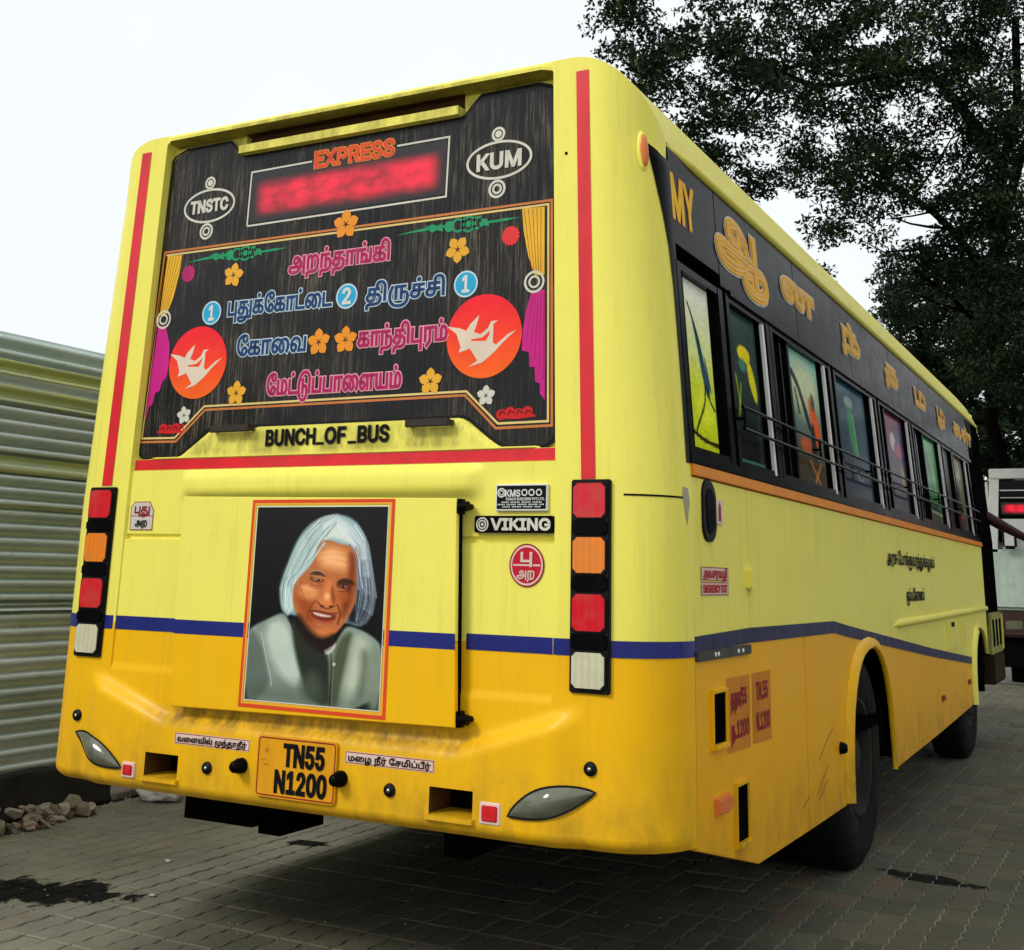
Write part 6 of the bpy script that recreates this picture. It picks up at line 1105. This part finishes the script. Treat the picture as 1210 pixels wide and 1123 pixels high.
def paver_mat():
    m, nt, b, P = base("concrete_paver")
    N = nt.nodes; L = nt.links
    g = nt.nodes.new("ShaderNodeNewGeometry")
    sn = N.new("ShaderNodeVectorMath"); sn.operation = 'SNAP'; L.new(mapping(nt, P, (1, 1, 0), (PVX, PVY, 0)), sn.inputs[0]); sn.inputs[1].default_value = (.1125, .225, 1)
    w = N.new("ShaderNodeTexWhiteNoise"); L.new(sn.outputs[0], w.inputs["Vector"])
    tone = ramp(nt, w.outputs["Value"], [(0, (.108,.106,.072)), (.35, (.150,.145,.100)), (.6, (.178,.156,.106)), (.8, (.112,.126,.092)), (1, (.190,.140,.094))])
    big = noise_tex(nt, P, .8, 5, .6); c = mixc(nt, ramp(nt, big, [(.35, 0.0), (.7, .55)]), tone, (.12, .118, .09))
    tint = noise_tex(nt, mapping(nt, P, (1,1,1), (7,3,0)), .9, 3); c = mixc(nt, ramp(nt, tint, [(.52, 0.0), (.70, .5)]), c, (.13, .085, .062))
    tint2 = noise_tex(nt, mapping(nt, P, (1,1,1), (1,9,0)), 1.1, 3); c = mixc(nt, ramp(nt, tint2, [(.52, 0.0), (.70, .5)]), c, (.062, .088, .075))
    fine = noise_tex(nt, P, 60, 6, .75); c = mixc(nt, ramp(nt, fine, [(.35, .45), (.6, 0.0)]), c, (.03, .03, .024)); c = mixc(nt, ramp(nt, fine, [(.62, 0.0), (.75, .5)]), c, (.2, .19, .15))
    sx0 = N.new("ShaderNodeSeparateXYZ"); L.new(P, sx0.inputs[0]); mr0 = N.new("ShaderNodeMapRange"); L.new(sx0.outputs[0], mr0.inputs[0])
    for q, v in enumerate((-.95, -.55, .8, 0)): mr0.inputs[q+1].default_value = v
    dn = ramp(nt, noise_tex(nt, mapping(nt, P, (1,1,1), (3,1,0)), 1.7, 6, .65), [(.3, .25), (.7, 1.0)]); km = N.new("ShaderNodeMath"); km.operation = 'MULTIPLY'; L.new(mr0.outputs[0], km.inputs[0]); L.new(dn, km.inputs[1])
    c = mixc(nt, km.outputs[0], c, (.33, .315, .235))      # blocks turn paler left of the bus
    # old oil and grease
    def blot(cx, cy, rx, ry, a, sc_, th):
        mp = N.new("ShaderNodeMapping"); mp.vector_type = 'TEXTURE'; mp.inputs["Location"].default_value = (cx, cy, 0); mp.inputs["Rotation"].default_value = (0, 0, a); mp.inputs["Scale"].default_value = (rx, ry, 1); L.new(P, mp.inputs["Vector"])
        ml = N.new("ShaderNodeVectorMath"); ml.operation = 'LENGTH'; L.new(mp.outputs[0], ml.inputs[0])
        nz = noise_tex(nt, P, sc_, 6, .65, .6); ad = N.new("ShaderNodeMath"); ad.operation = 'MULTIPLY_ADD'; L.new(nz, ad.inputs[0]); ad.inputs[1].default_value = 1.7; ad.inputs[2].default_value = -.85
        s2 = N.new("ShaderNodeMath"); s2.operation = 'ADD'; L.new(ml.outputs["Value"], s2.inputs[0]); L.new(ad.outputs[0], s2.inputs[1])
        return ramp(nt, s2.outputs[0], [(th-.06, 1.0), (th+.05, 0.0)])
    o1 = blot(-1.62, .40, .60, .30, R(24), 6.5, .60); o2 = blot(1.50, 2.72, .30, .12, R(-12), 7, .72); o3 = blot(-1.22, 1.72, .26, .16, R(20), 8, .38)
    mx = N.new("ShaderNodeMath"); mx.operation = 'MAXIMUM'; L.new(o1, mx.inputs[0]); L.new(o2, mx.inputs[1]); mx2 = N.new("ShaderNodeMath"); mx2.operation = 'MAXIMUM'; L.new(mx.outputs[0], mx2.inputs[0]); L.new(o3, mx2.inputs[1])
    c = mixc(nt, mx2.outputs[0], c, (.006, .006, .005)); L.new(c, b.inputs["Base Color"])
    rr = mixc(nt, mx2.outputs[0], ramp(nt, fine, [(.3, .70), (.7, .95)]), (.8, .8, .8)); L.new(rr, b.inputs["Roughness"]); b.inputs["Specular IOR Level"].default_value = .1
    bump(nt, fine, .55, .006, b); return m
PVX, PVY = .05, .02
M_sand = sand_mat(); M_pav = paver_mat()
ground = tag(mesh_obj("ground", [(-400, -400, -.0052), (400, -400, -.0052), (400, 400, -.0052), (-400, 400, -.0052)], [(0, 1, 2, 3)], M_sand), kind="structure")
# far, unpaved yard beyond the blocks
pave = tag(empty("pavement"), kind="structure")
PW, PL = .1125, .225
def paver_outline(i=0):
    g, z = .0032, .012
    l = [(-PW/2+g, -PL/2+g), (-PW/2+g+z, -PL/4), (-PW/2+g, 0), (-PW/2+g+z, PL/4), (-PW/2+g, PL/2-g)]
    r = [(PW/2-g, PL/2-g), (PW/2-g+z, PL/4), (PW/2-g, 0), (PW/2-g+z, -PL/4), (PW/2-g, -PL/2+g)]
    return l+r
def paver_geo():
    o = paver_outline(); n = len(o); b = .004
    cx = sum(p[0] for p in o)/n; top = []
    for x, y in o: top.append((cx+(x-cx)*(1-b*2/PW), y*(1-b*2/PL), 0.0))
    V = top+[(x, y, -.004) for x, y in o]+[(x, y, -.03) for x, y in o]; F = [tuple(range(n-1, -1, -1))]
    for k in (0, 1):
        for i in range(n): j = (i+1) % n; F.append((k*n+i, k*n+j, (k+1)*n+j, (k+1)*n+i))
    return V, F
PV, PF = paver_geo(); pm = bpy.data.meshes.new("paver"); pm.from_pydata(PV, [], PF); pm.materials.append(M_pav); pm.update()
cells = []
C0 = cam.matrix_world.translation; Mi = cam.matrix_world.inverted()
def pix(p):
    q = Mi @ Vector(p); return (606.75-q.x/q.z*1398.4, 342.95+q.y/q.z*1398.4) if q.z < 0 else (9e9, 9e9)
ix0, ix1, iy0, iy1 = -30, 46, -9, 66
for ix in range(ix0, ix1):
    for iy in range(iy0, iy1):
        x, y = (ix+.5)*PW-PVX, (iy+.5)*PL-PVY
        if x < -2.80 or x > 3.9: continue
        px, py = pix((x, y, 0)); vis = -40 < px < 1250 and py < 1150
        cells.append((0 if vis else 1, (Vector((x, y, 0))-C0).length, x, y, px, py))
cells.sort()
def paver_pose(x, y):
    n = mnoise.noise(Vector((x*7, y*7, 1)))
    return (x+.0012*n, y, .0035*mnoise.noise(Vector((x*3.1, y*2.3, 5)))+random.uniform(-.0016, .0016)), (random.uniform(-.010, .010), random.uniform(-.012, .012), random.uniform(-.012, .012))
SV, SF = [], []
for k, (v, d, x, y, px, py) in enumerate(cells):
    loc, rot = paver_pose(x, y)
    if k < 300:
        o = bpy.data.objects.new("paver", pm); o.location = loc; o.rotation_euler = rot; o.parent = pave; COL.objects.link(o)
    else:
        from mathutils import Euler
        M = Matrix.Translation(loc) @ Euler(rot).to_matrix().to_4x4(); b0 = len(SV); SV += [tuple(M @ Vector(p)) for p in PV]; SF += [tuple(b0+i for i in f) for f in PF]
tag(mesh_obj("paver_field", SV, SF, M_pav, pave), kind="stuff")
M_yard = mat("worn_concrete_yard", (.20, .20, .165), .9, var=.35, nscale=1.2, dirt=.3, dirtcol=(.09, .085, .07), bmp=.4)
tag(mesh_obj("yard", [(-60, 14.85, .004), (90, 14.85, .004), (90, 90, .004), (-60, 90, .004)], [(0, 1, 2, 3)], M_yard), kind="structure")
tag(mesh_obj("yard_verge", [(-9, -6, .004), (-2.78, -6, .004), (-2.78, 14.85, .0045), (-9, 14.85, .0045)], [(0, 1, 2, 3)], mat("dusty_soil", (.11, .085, .055), .95, var=.5, nscale=7, bmp=.8)), kind="structure")
# grit scattered over the blocks
gv, gf = [], []
for k in range(2600):
    x = rng.uniform(-2.7, 3.2); y = rng.uniform(-.3, 7); 
    if x < -1.9 or rng.random() < .45: pass
    else: continue
    s = rng.uniform(.0015, .006)*(1.5 if x < -2 else 1); b0 = len(gv); a = rng.uniform(0, 6.28)
    for t in range(4): gv.append((x+s*math.cos(a+t*1.57), y+s*math.sin(a+t*1.57), .001))
    gv.append((x, y, .001+s*.9)); gf += [(b0, b0+1, b0+4), (b0+1, b0+2, b0+4), (b0+2, b0+3, b0+4), (b0+3, b0, b0+4)]
tag(mesh_obj("grit", gv, gf, mat("pale_grit", (.30, .28, .22), .9, var=.5, nscale=30)), kind="stuff")

# ------------------------------------------------------------------ corrugated sheet fence
def tin_mat(name, a, b_, green=0):
    m, nt, b, P = base(name)
    n = noise_tex(nt, mapping(nt, P, (1, .7, 3)), 1.6, 7, .65); c = mixc(nt, ramp(nt, n, [(.35, 0.0), (.65, 1.0)]), a, b_)
    f = noise_tex(nt, mapping(nt, P, (1, 3, 14)), 3, 6, .7); c = mixc(nt, ramp(nt, f, [(.56, 0.0), (.74, .45)]), c, (.13, .12, .10)); c = mixc(nt, ramp(nt, f, [(.25, .5), (.42, 0.0)]), c, (.40, .43, .40))
    nt.links.new(c, b.inputs["Base Color"]); b.inputs["Metallic"].default_value = .25
    nt.links.new(ramp(nt, n, [(.3, .38), (.7, .62)]), b.inputs["Roughness"]); bump(nt, noise_tex(nt, P, 2.5, 4), .5, .03, b); return m
T_grey = tin_mat("weathered_zinc_sheet", (.50, .60, .57), (.66, .74, .71)); T_pale = tin_mat("pale_zinc_sheet", (.66, .70, .67), (.52, .60, .57)); T_ol = tin_mat("olive_stained_zinc_sheet", (.58, .60, .18), (.42, .48, .34))
fence = tag(empty("sheet_metal_fence", (-2.98, 0, 0)), "tall fence of horizontal corrugated metal sheets behind the bus", "fence")
def sheet(y0, y1, z0, z1, pitch, amp, m, x, lean=0, ph=0.0, name="corrugated_sheet"):
    V, F = [], []; n = int((z1-z0)/pitch*12); ky = max(2, int((y1-y0)/.25))
    for j in range(n+1):
        z = z0+(z1-z0)*j/n; t = ((z-z0)/pitch+ph) % 1.0
        w = math.tanh(2.6*math.sin(t*math.tau))/.99
        for i in range(ky+1):
            y = y0+(y1-y0)*i/ky; wob = .010*mnoise.noise(Vector((y*.9, z*1.3, x*5+z0)))
            V.append((x-(-2.98)+amp*w+wob+lean*(z-z0), y, z+.008*mnoise.noise(Vector((y*.8, z0*9, 3)))))
    for j in range(n):
        for i in range(ky): F.append((j*(ky+1)+i, j*(ky+1)+i+1, (j+1)*(ky+1)+i+1, (j+1)*(ky+1)+i))
    return mesh_obj(name, V, F, m, fence, True)
yy = -2.4
for ci, (ya, yb) in enumerate(((-3.2, .55), (.50, 3.2), (3.15, 5.9), (5.85, 8.6), (8.55, 11.3), (11.25, 14))):
    e = .006*(ci % 2)
    sheet(ya, yb, .13, 1.08, .078, .034, T_grey, -2.985+e)
    sheet(ya-.1, yb-.05, 1.04, 1.62, .074, .033, T_grey if ci % 2 else T_pale, -2.970+e, 0, .3)
    sheet(ya, yb, 1.60, 1.80, .066, .030, T_grey, -2.950+e, 0, .1); sheet(ya, yb, 1.77, 1.86, .090, .026, T_ol, -2.940+e, 0, .0); sheet(ya+.05, yb, 1.84, 2.17, .072, .034, T_pale if ci == 1 else T_grey, -2.965+e, 0, .5)
    sheet(ya, yb+.02, 2.15, 2.24, .075, .022, T_ol, -2.950, 0, .2); sheet(ya, yb, 2.22, 2.32, .066, .022, T_pale, -2.96, 0, .1); sheet(ya, yb+.02, 2.30, 2.38, .070, .022, T_ol, -2.950, 0, .2); sheet(ya, yb, 2.36, 2.52+.02*(ci % 2), .075, .030, T_grey, -2.972, 0, .45)
    for zb in (.30, .69, 1.16, 1.48, 1.96, 2.44):
        for yb_ in (ya+.12, (ya+yb)/2, yb-.12): lathe("sheet_screw", [(0, .012), (.008, .010), (.014, .002), (.014, 0)], (.022, yb_, zb), (1, 0, 0), M_greyframe, fence, 8)
bmw = mat("rusty_fence_post", (.06, .05, .04), .7, .3, var=.5)
for y in (-1.9, -.2, 1.05, 2.35, 3.6, 5.0, 7, 9, 11, 13): box("fence_post", -.07, -.035, y, y+.04, 0, 2.45, bmw, fence, .002)
M_tarp = mat("black_plastic_sheet", (.012, .012, .013), .45, var=.5, nscale=12, bmp=.5)
V, F = [], []
for j in range(9):
    for i in range(25):
        y = 1.12+.78*i/24; z = .0+.235*j/8; V.append((-2.78+.16*(z/.235-.5)*-.5+.018*mnoise.noise(Vector((y*6, z*7, 2))), y, z+.012*mnoise.noise(Vector((y*4, 7, 1)))*(j/8)))
for j in range(8):
    for i in range(24): F.append((j*25+i, j*25+i+1, (j+1)*25+i+1, (j+1)*25+i))
tp = mesh_obj("plastic_sheet", V, F, M_tarp, None, True); sol = tp.modifiers.new("thick", 'SOLIDIFY'); sol.thickness = .004
tag(tp, "black plastic sheet covering the foot of the metal fence", "plastic sheet")
box("plastic_sheet_stake", -2.785, -2.765, 1.90, 1.915, 0, .27, M_greyframe, tp, .002)

# ------------------------------------------------------------------ rubble and rubbish
def rock_mesh(name, r, m, seed, flat=.7, parent=None, sub=2):
    bm = bmesh.new(); bmesh.ops.create_icosphere(bm, subdivisions=sub, radius=r)
    dirs = [Vector((random.gauss(0, 1), random.gauss(0, 1), random.gauss(0, 1))).normalized() for _ in range(11)]; dist = [r*random.uniform(.38, .85) for _ in dirs]
    for v in bm.verts:
        for dd, q in zip(dirs, dist):
            e = v.co.dot(dd)-q
            if e > 0: v.co -= dd*e
        v.co *= 1+.04*mnoise.noise(v.co*6/r*.1+Vector((seed, 0, 0))); v.co.z *= flat
    o = bm_obj(name, bm, m, parent); return o
M_rock = [mat("broken_concrete", (.32, .27, .18), .9, var=.45, nscale=12, bmp=1.0), mat("dark_rubble", (.09, .07, .05), .9, var=.5, nscale=12, bmp=1.0), mat("pale_rubble", (.42, .38, .29), .9, var=.4, nscale=12, bmp=1.0), mat("brick_rubble", (.22, .11, .06), .9, var=.5, nscale=12, bmp=1.0)]
heap = tag(empty("rubble_heap", (-2.65, .95, 0)), "heap of broken concrete and stones along the foot of the fence", "rubble heap")
random.seed(11); placed = []
for k in range(230):
    y = random.uniform(.30, 1.62); r = random.choice((.022, .028, .035, .042, .05, .065))*random.uniform(.8, 1.1); xe = -2.42-.12*(y-.5) if y > .5 else -2.42
    x = random.uniform(-2.92, xe); depth = (xe-x)/.5; lvl = random.random()*max(0, depth)*.27
    z = r*.45+lvl
    if y > 1.12 and x < -2.72: continue
    o = rock_mesh("stone", r, random.choices(M_rock, (5, 3, 4, 1))[0], k, random.uniform(.45, .8), heap, 2)
    o.location = (x+2.65, y-.95, z); o.rotation_euler = (random.uniform(-.4, .4), random.uniform(-.4, .4), random.uniform(0, 6))
gv, gf = [], []
for k in range(900):
    y = random.uniform(.1, 2.9); x = -2.92+abs(random.gauss(0, .28)); s = random.uniform(.004, .016)
    if x > -2.15: continue
    b0 = len(gv); a = random.uniform(0, 6)
    for t in range(5): gv.append((x+s*math.cos(a+t*1.257)*random.uniform(.7, 1.1), y+s*math.sin(a+t*1.257), .0))
    gv.append((x, y, s*random.uniform(.6, 1.1))); gf += [(b0+t, b0+(t+1) % 5, b0+5) for t in range(5)]
tag(mesh_obj("rubble_chips", gv, gf, M_rock[0]), kind="stuff")
def blob(name, loc, rx, ry, rz, m, seed, label, cat, rot=0, fold=.35):
    bm = bmesh.new(); bmesh.ops.create_icosphere(bm, subdivisions=4, radius=1)
    for v in bm.verts:
        n = mnoise.noise(v.co*2.2+Vector((seed, 0, 0)))*fold+abs(mnoise.noise(v.co*5+Vector((0, seed, 0))))*fold*.5
        v.co *= 1+n; v.co.x *= rx; v.co.y *= ry; v.co.z = max(-rz*.6, v.co.z*rz)
    o = bm_obj(name, bm, m, None, True); o.location = loc; o.rotation_euler[2] = rot; return tag(o, label, cat)
blob("litter_bag", (-2.56, 2.10, .045), .12, .085, .06, mat("white_plastic_bag", (.62, .60, .56), .4, var=.2), 1, "crumpled white plastic bag lying on the ground by the fence", "bag", .5)
blob("cloth_bundle", (-2.74, 2.34, .09), .16, .12, .11, mat("dark_brown_cloth", (.05, .022, .015), .9, var=.5, nscale=20), 2, "dark brown cloth bundle behind the white plastic bag", "bundle", .9, .5)
blob("cloth_bundle", (-2.60, 2.66, .07), .17, .10, .085, mat("tan_sacking", (.40, .20, .09), .9, var=.4, nscale=20), 3, "tan and orange sacking bundle at the right end of the rubbish", "bundle", .3, .5)
blob("plastic_wrapper", (-2.84, 2.18, .11), .15, .10, .07, mat("cream_crumpled_wrapper", (.45, .42, .32), .5, var=.5, nscale=22), 4, "pale crumpled wrapper on top of the rubbish beside the stake", "wrapper", 1.1, .7)
for k, (x, y, c) in enumerate(((-1.52, 1.06, (.6, .58, .5)), (-1.16, .60, (.55, .53, .45)), (-.70, 1.95, (.35, .3, .2)), (-2.28, 2.35, (.02, .02, .02)))):
    pc = rock_mesh("litter_scrap", .018, mat("scrap_%s" % "abcd"[k], c, .8), k, .35); pc.location = (x, y, .006)
    tag(pc, ["small pale scrap of litter on the paving left of the bus", "tiny pale scrap lying nearest the bottom edge left of the shadow", "small brown scrap on the paving beneath the rear bumper", "small black lump on the ground in front of the rubbish"][k], "litter")

# ------------------------------------------------------------------ the oncoming bus at the right edge
ob = tag(empty("parked_bus", (.50, 14.9, 0)), "pale green and white bus facing the camera with red route display", "bus")
def ox(name, x0, x1, y0, y1, z0, z1, m, par=None, bev=.01): return box(name, x0, x1, y0, y1, z0, z1, m, par or ob, bev)
M_og = mat("pale_green_bus_paint", (.56, .68, .58), .4, var=.2, dirt=.2); M_ow = mat("off_white_bus_paint", (.74, .76, .70), .45, var=.15)
ox("bus_body", 0, 2.45, .12, 7.5, .75, 2.80, M_ow, None, .05)
for (a, b_) in ((-.06, .07), (2.38, 2.51)):
    bm = bmesh.new(); p = [(.5 if a > 0 else 0, 0)]; 
    V = []
    for yy_ in (-.02, .12):
        for z in (1.05, 2.80): V += [(a+(0.0 if a > 0 else .14*(z-1.05)/1.75), yy_, z), (b_+(0.0 if a > 0 else .14*(z-1.05)/1.75), yy_, z)]
    mesh_obj("windscreen_pillar", V, [(0, 1, 3, 2), (4, 6, 7, 5), (0, 2, 6, 4), (1, 5, 7, 3), (2, 3, 7, 6), (0, 4, 5, 1)], M_ow, ob)
ox("roof_header", .08, 2.45, -.04, .12, 2.78, 2.92, M_ow); ox("windscreen", .05, 2.40, .02, .11, 1.90, 2.76, M_pane, None, 0)
ox("windscreen_bar", .20, 1.30, .0, .018, 2.60, 2.635, M_white); ox("windscreen_bar", .20, 2.3, .0, .018, 2.50, 2.53, M_cream)
ox("route_display", .20, 1.9, -.012, .018, 2.26, 2.46, M_black, None, .004)
mesh_obj("route_display_leds", [(.21, -.0135, 2.28), (1.88, -.0135, 2.28), (1.88, -.0135, 2.45), (.21, -.0135, 2.45)], [(0, 1, 2, 3)], led_mat("red_route_leds", .70, 2.36, 2.285, 2.44, 1.0), ob)
ox("curtain_panel", .20, .80, -.004, .018, 1.80, 2.22, M_ow); ox("front_panel", -.12, 2.5, -.06, .12, .98, 1.80, M_og, None, .04)
ox("bumper", -.12, 2.5, -.16, .1, .62, .96, mat("dark_maroon_bumper", (.05, .025, .02), .6), None, .03); ox("valance", -.05, 2.45, -.05, .2, .22, .61, M_under); ox("grille", .45, 2.0, -.165, -.15, .68, .88, mat("dark_blue_grille", (.01, .015, .05), .5), None, .004)
ox("headlamp", .18, .40, -.172, -.15, .72, .84, M_lampglass, None, .01); ox("fog_lamp", .40, .52, -.07, -.04, .46, .50, M_white, None, .01)
mm = ox("wing_mirror", .22, .40, -.22, -.12, 1.80, 2.08, M_rubber, None, .03); box("mirror_glass", .245, .375, -.226, -.218, 1.84, 2.04, M_ow, mm, .004)
for x in (.12, 2.05): lathe("wheel", [(0, .0), (.3, 0), (.48, .03), (.5, .08), (.5, .24), (.45, .28), (0, .28)], (x, 1.4, .49), (1, 0, 0), M_tyre, ob, 32)

# ------------------------------------------------------------------ trees
def leaf_mat():
    m, nt, b, P = base("tree_leaves"); g = nt.nodes.new("ShaderNodeNewGeometry")
    c = ramp(nt, g.outputs["Random Per Island"], [(0, (.004,.008,.004)), (.5, (.011,.024,.010)), (.82, (.028,.055,.018)), (1, (.075,.11,.035))])
    n = noise_tex(nt, P, .5, 3); c = mixc(nt, ramp(nt, n, [(.35, 0.0), (.65, .6)]), c, (.006, .014, .010))
    nt.links.new(c, b.inputs["Base Color"]); b.inputs["Roughness"].default_value = .6; b.inputs["Specular IOR Level"].default_value = .12; return m
M_leaf = leaf_mat(); M_bark = mat("dark_tree_bark", (.007, .006, .005), .9, var=.5, nscale=3, bmp=1, spec=0)
def tree(name, foot, forks, clumps, label, leaf=.085, per=95, seed=1):
    """forks: list of polylines with radii; clumps: list of (centre, radii, n sprays)"""
    r_ = np.random.default_rng(seed); t = tag(empty(name, foot), label, "tree"); F0 = Vector(foot)
    bm = bmesh.new()
    for pts, r0, r1 in forks:
        P_ = [Vector(p)-F0 for p in pts]; Q = []
        for i in range(len(P_)-1):
            for k in range(5):
                s = k/5; q = P_[i].lerp(P_[i+1], s); q += Vector((mnoise.noise(q*.7+Vector((seed, 0, 0))), mnoise.noise(q*.7+Vector((0, seed, 0))), mnoise.noise(q*.7)))*.30*min(1, (i+s)); Q.append(q)
        Q.append(P_[-1]); n = len(Q); tube(bm, Q, [r0+(r1-r0)*(k/(n-1))**.8 for k in range(n)], 8)
        # side branches
        for k in range(3, n-1, 2):
            d = Vector(r_.normal(size=3)); d.z = abs(d.z)*.5; d.normalize(); L_ = r_.uniform(.8, 2.0); q = Q[k]; pts2 = [q]
            for s in range(4): q = q+d*(L_/4); d = (d+Vector(r_.normal(size=3))*.25).normalized(); pts2.append(q)
            rr = (r0+(r1-r0)*(k/(n-1)))*.45; tube(bm, pts2, [rr*(1-.8*s/4) for s in range(5)], 5)
    tk = bm_obj("trunk", bm, M_bark, t, True)
    C = []; 
    for c, rad, n in clumps:
        c = np.array(c); rad = np.array(rad)
        d = r_.normal(size=(n, 3)); d /= np.linalg.norm(d, axis=1)[:, None]; p = c+d*rad*(r_.random((n, 1))**.45); C.append(p)
    C = np.concatenate(C); N = len(C)
    # each spray: a flattened drooping cluster of leaflets
    sc_ = r_.uniform(.10, .30, N); cnt = np.maximum(16, (per*(sc_/.22)**2)).astype(int); idx = np.repeat(np.arange(N), cnt); M = len(idx)
    off = r_.normal(size=(M, 3)); off /= np.linalg.norm(off, axis=1)[:, None]; off = off*(r_.random((M, 1))**.4)*np.array([1, 1, .6])*sc_[idx][:, None]*1.15
    pos = C[idx]+off-np.array(foot)
    a = r_.normal(size=(M, 3)); a /= np.linalg.norm(a, axis=1)[:, None]; b_ = np.cross(a, r_.normal(size=(M, 3))); b_ /= np.linalg.norm(b_, axis=1)[:, None]
    L_ = (leaf*r_.uniform(.6, 1.3, M))[:, None]; W_ = L_*.42
    V = np.stack([pos-a*L_*.5, pos+b_*W_*.5, pos+a*L_*.5, pos-b_*W_*.5], 1).reshape(-1, 3)
    me = bpy.data.meshes.new("crown"); me.vertices.add(4*M); me.vertices.foreach_set("co", V.astype(np.float32).ravel()); me.loops.add(4*M); me.loops.foreach_set("vertex_index", np.arange(4*M, dtype=np.int32))
    me.polygons.add(M); me.polygons.foreach_set("loop_start", np.arange(0, 4*M, 4, dtype=np.int32)); me.materials.append(M_leaf); me.update(calc_edges=True); me.validate()
    o = bpy.data.objects.new("crown", me); COL.objects.link(o); o.parent = t; return M
_Mc = cam.matrix_world.to_3x3()
def at(px, py, d):
    """a point seen at (px,py) of the photograph, d metres along the view"""
    return C0+_Mc @ Vector(((px-606.75)/1398.4*d, -(py-342.95)/1398.4*d, -d))
def A(px, py, d): return tuple(at(px, py, d))
T1 = A(1195, 640, 17); T1 = (T1[0], T1[1], 0)
def R3(a, z=.75): return (a, a, a*z)
big = [(A(px, py, d), R3(r, .8), int(n*.52)) for px, py, d, r, n in (
  (730, 35, 14, .42, 15), (775, 20, 14, .8, 46), (800, 100, 14, .75, 42), (860, 45, 14.5, 1.0, 80), (745, -40, 14, .7, 40), (870, 140, 14, .75, 46), (930, 95, 15, .95, 72), (835, 175, 14.3, .42, 18), (905, 215, 14.6, .50, 24), (955, 200, 15, .65, 36), (1000, 60, 15, 1.1, 92), (960, -20, 15, 1.1, 80),
  (985, 275, 15.2, .40, 18), (965, 320, 15, .28, 9), (1010, 180, 15.4, .75, 46), (1075, 120, 16, 1.0, 74), (1080, 20, 16, 1.2, 90), (1060, 235, 16, .75, 46), (1130, 210, 16, 1.0, 84), (1175, 70, 16, 1.2, 96), (1090, 310, 16, .65, 36), (1160, 300, 16.5, 1.0, 74), (1225, 190, 16.5, 1.1, 80), (1260, 40, 16.5, 1.4, 100), (1280, 330, 17, 1.4, 100), (900, -60, 14.5, 1.2, 80), (1100, -90, 15.5, 1.6, 110), (1180, 400, 15.6, .9, 80), (1215, 455, 15.8, .7, 50), (1180, 250, 15.4, .7, 70), (1195, 140, 15.3, .8, 80), (1170, 330, 15.6, .6, 50))]
forks1 = [([T1, A(1190, 500, 17), A(1178, 330, 16.8), A(1182, 190, 16.6), A(1200, 20, 16.5)], .12, .05), ([A(1180, 300, 16.7), A(1210, 150, 16.8), A(1260, 20, 17)], .09, .03), ([A(1179, 340, 16.8), A(1120, 260, 16.3), A(1060, 215, 15.8), A(1000, 150, 15.3)], .075, .02),
  ([A(1182, 190, 16.6), A(1110, 90, 16), A(1020, 60, 15.3), A(930, 90, 14.8), A(860, 140, 14.3)], .08, .015), ([A(1060, 80, 15.6), A(960, 110, 15), A(880, 60, 14.6), A(780, 40, 14.1)], .05, .01), ([A(1190, 420, 17), A(1130, 370, 16.4), A(1080, 320, 16)], .06, .02)]
n1 = tree("rain_tree", T1, forks1, big, "large spreading tree with dark feathery leaves reaching over the bus roof", .078, 120, 4)
T2 = A(1110, 640, 24); T2 = (T2[0], T2[1], 0)
low = [(A(px, py, d), R3(r, .9), int(n*.85)) for px, py, d, r, n in ((1065, 345, 21, .75, 34), (1110, 400, 22, 1.5, 120), (1060, 400, 22, .7, 34), (1170, 440, 22, 1.7, 150), (1150, 360, 22, 1.0, 66), (1190, 520, 23, 1.3, 120), (1230, 430, 23, 2.0, 130), (1130, 470, 22.5, 1.1, 80), (1290, 500, 24, 2.0, 110), (1165, 545, 23.5, .9, 60), (1210, 350, 22, 1.1, 70), (1260, 590, 24, 1.5, 90))]
forks2 = [([T2, A(1120, 520, 23.5), A(1140, 430, 23), A(1150, 360, 22.5)], .30, .06), ([A(1130, 470, 23), A(1190, 420, 23), A(1250, 380, 23)], .14, .03), ([A(1135, 450, 23), A(1100, 400, 22.4), A(1065, 350, 22)], .12, .03)]
n2 = tree("bushy_tree", T2, forks2, low, "dense dark green tree behind the far end of the bus", .10, 95, 9)
row = [((7.2, 3.6, 0), (6.9, 3.8, 4.6), (2.6, 3.2, 2.2), 300, "leafy tree to the right of the bus, outside the picture, nearest its rear wheel"), ((5.9, 14.6, 0), (5.7, 14.8, 3.9), (2.3, 2.8, 2.9), 460, "leafy tree beside the white and green bus, outside the picture"), ((8.5, 25.5, 0), (8.2, 25.5, 5.0), (4.0, 3.2, 4.2), 560, "leafy tree far to the right, outside the picture, behind the white and green bus")]
for k, (ft, cc, rr, n, lb) in enumerate(row):
    n1 += tree("shade_tree", ft, [([ft, (ft[0]-.1, ft[1], 2.2), (cc[0], cc[1], cc[2]+1)], .22, .05)], [(cc, rr, n), ((cc[0], cc[1], 2.2), (rr[0]*.9, rr[1]*.9, 1.1), n//2)], lb, .17, 26, 20+k)
print("leaves", n1, n2)
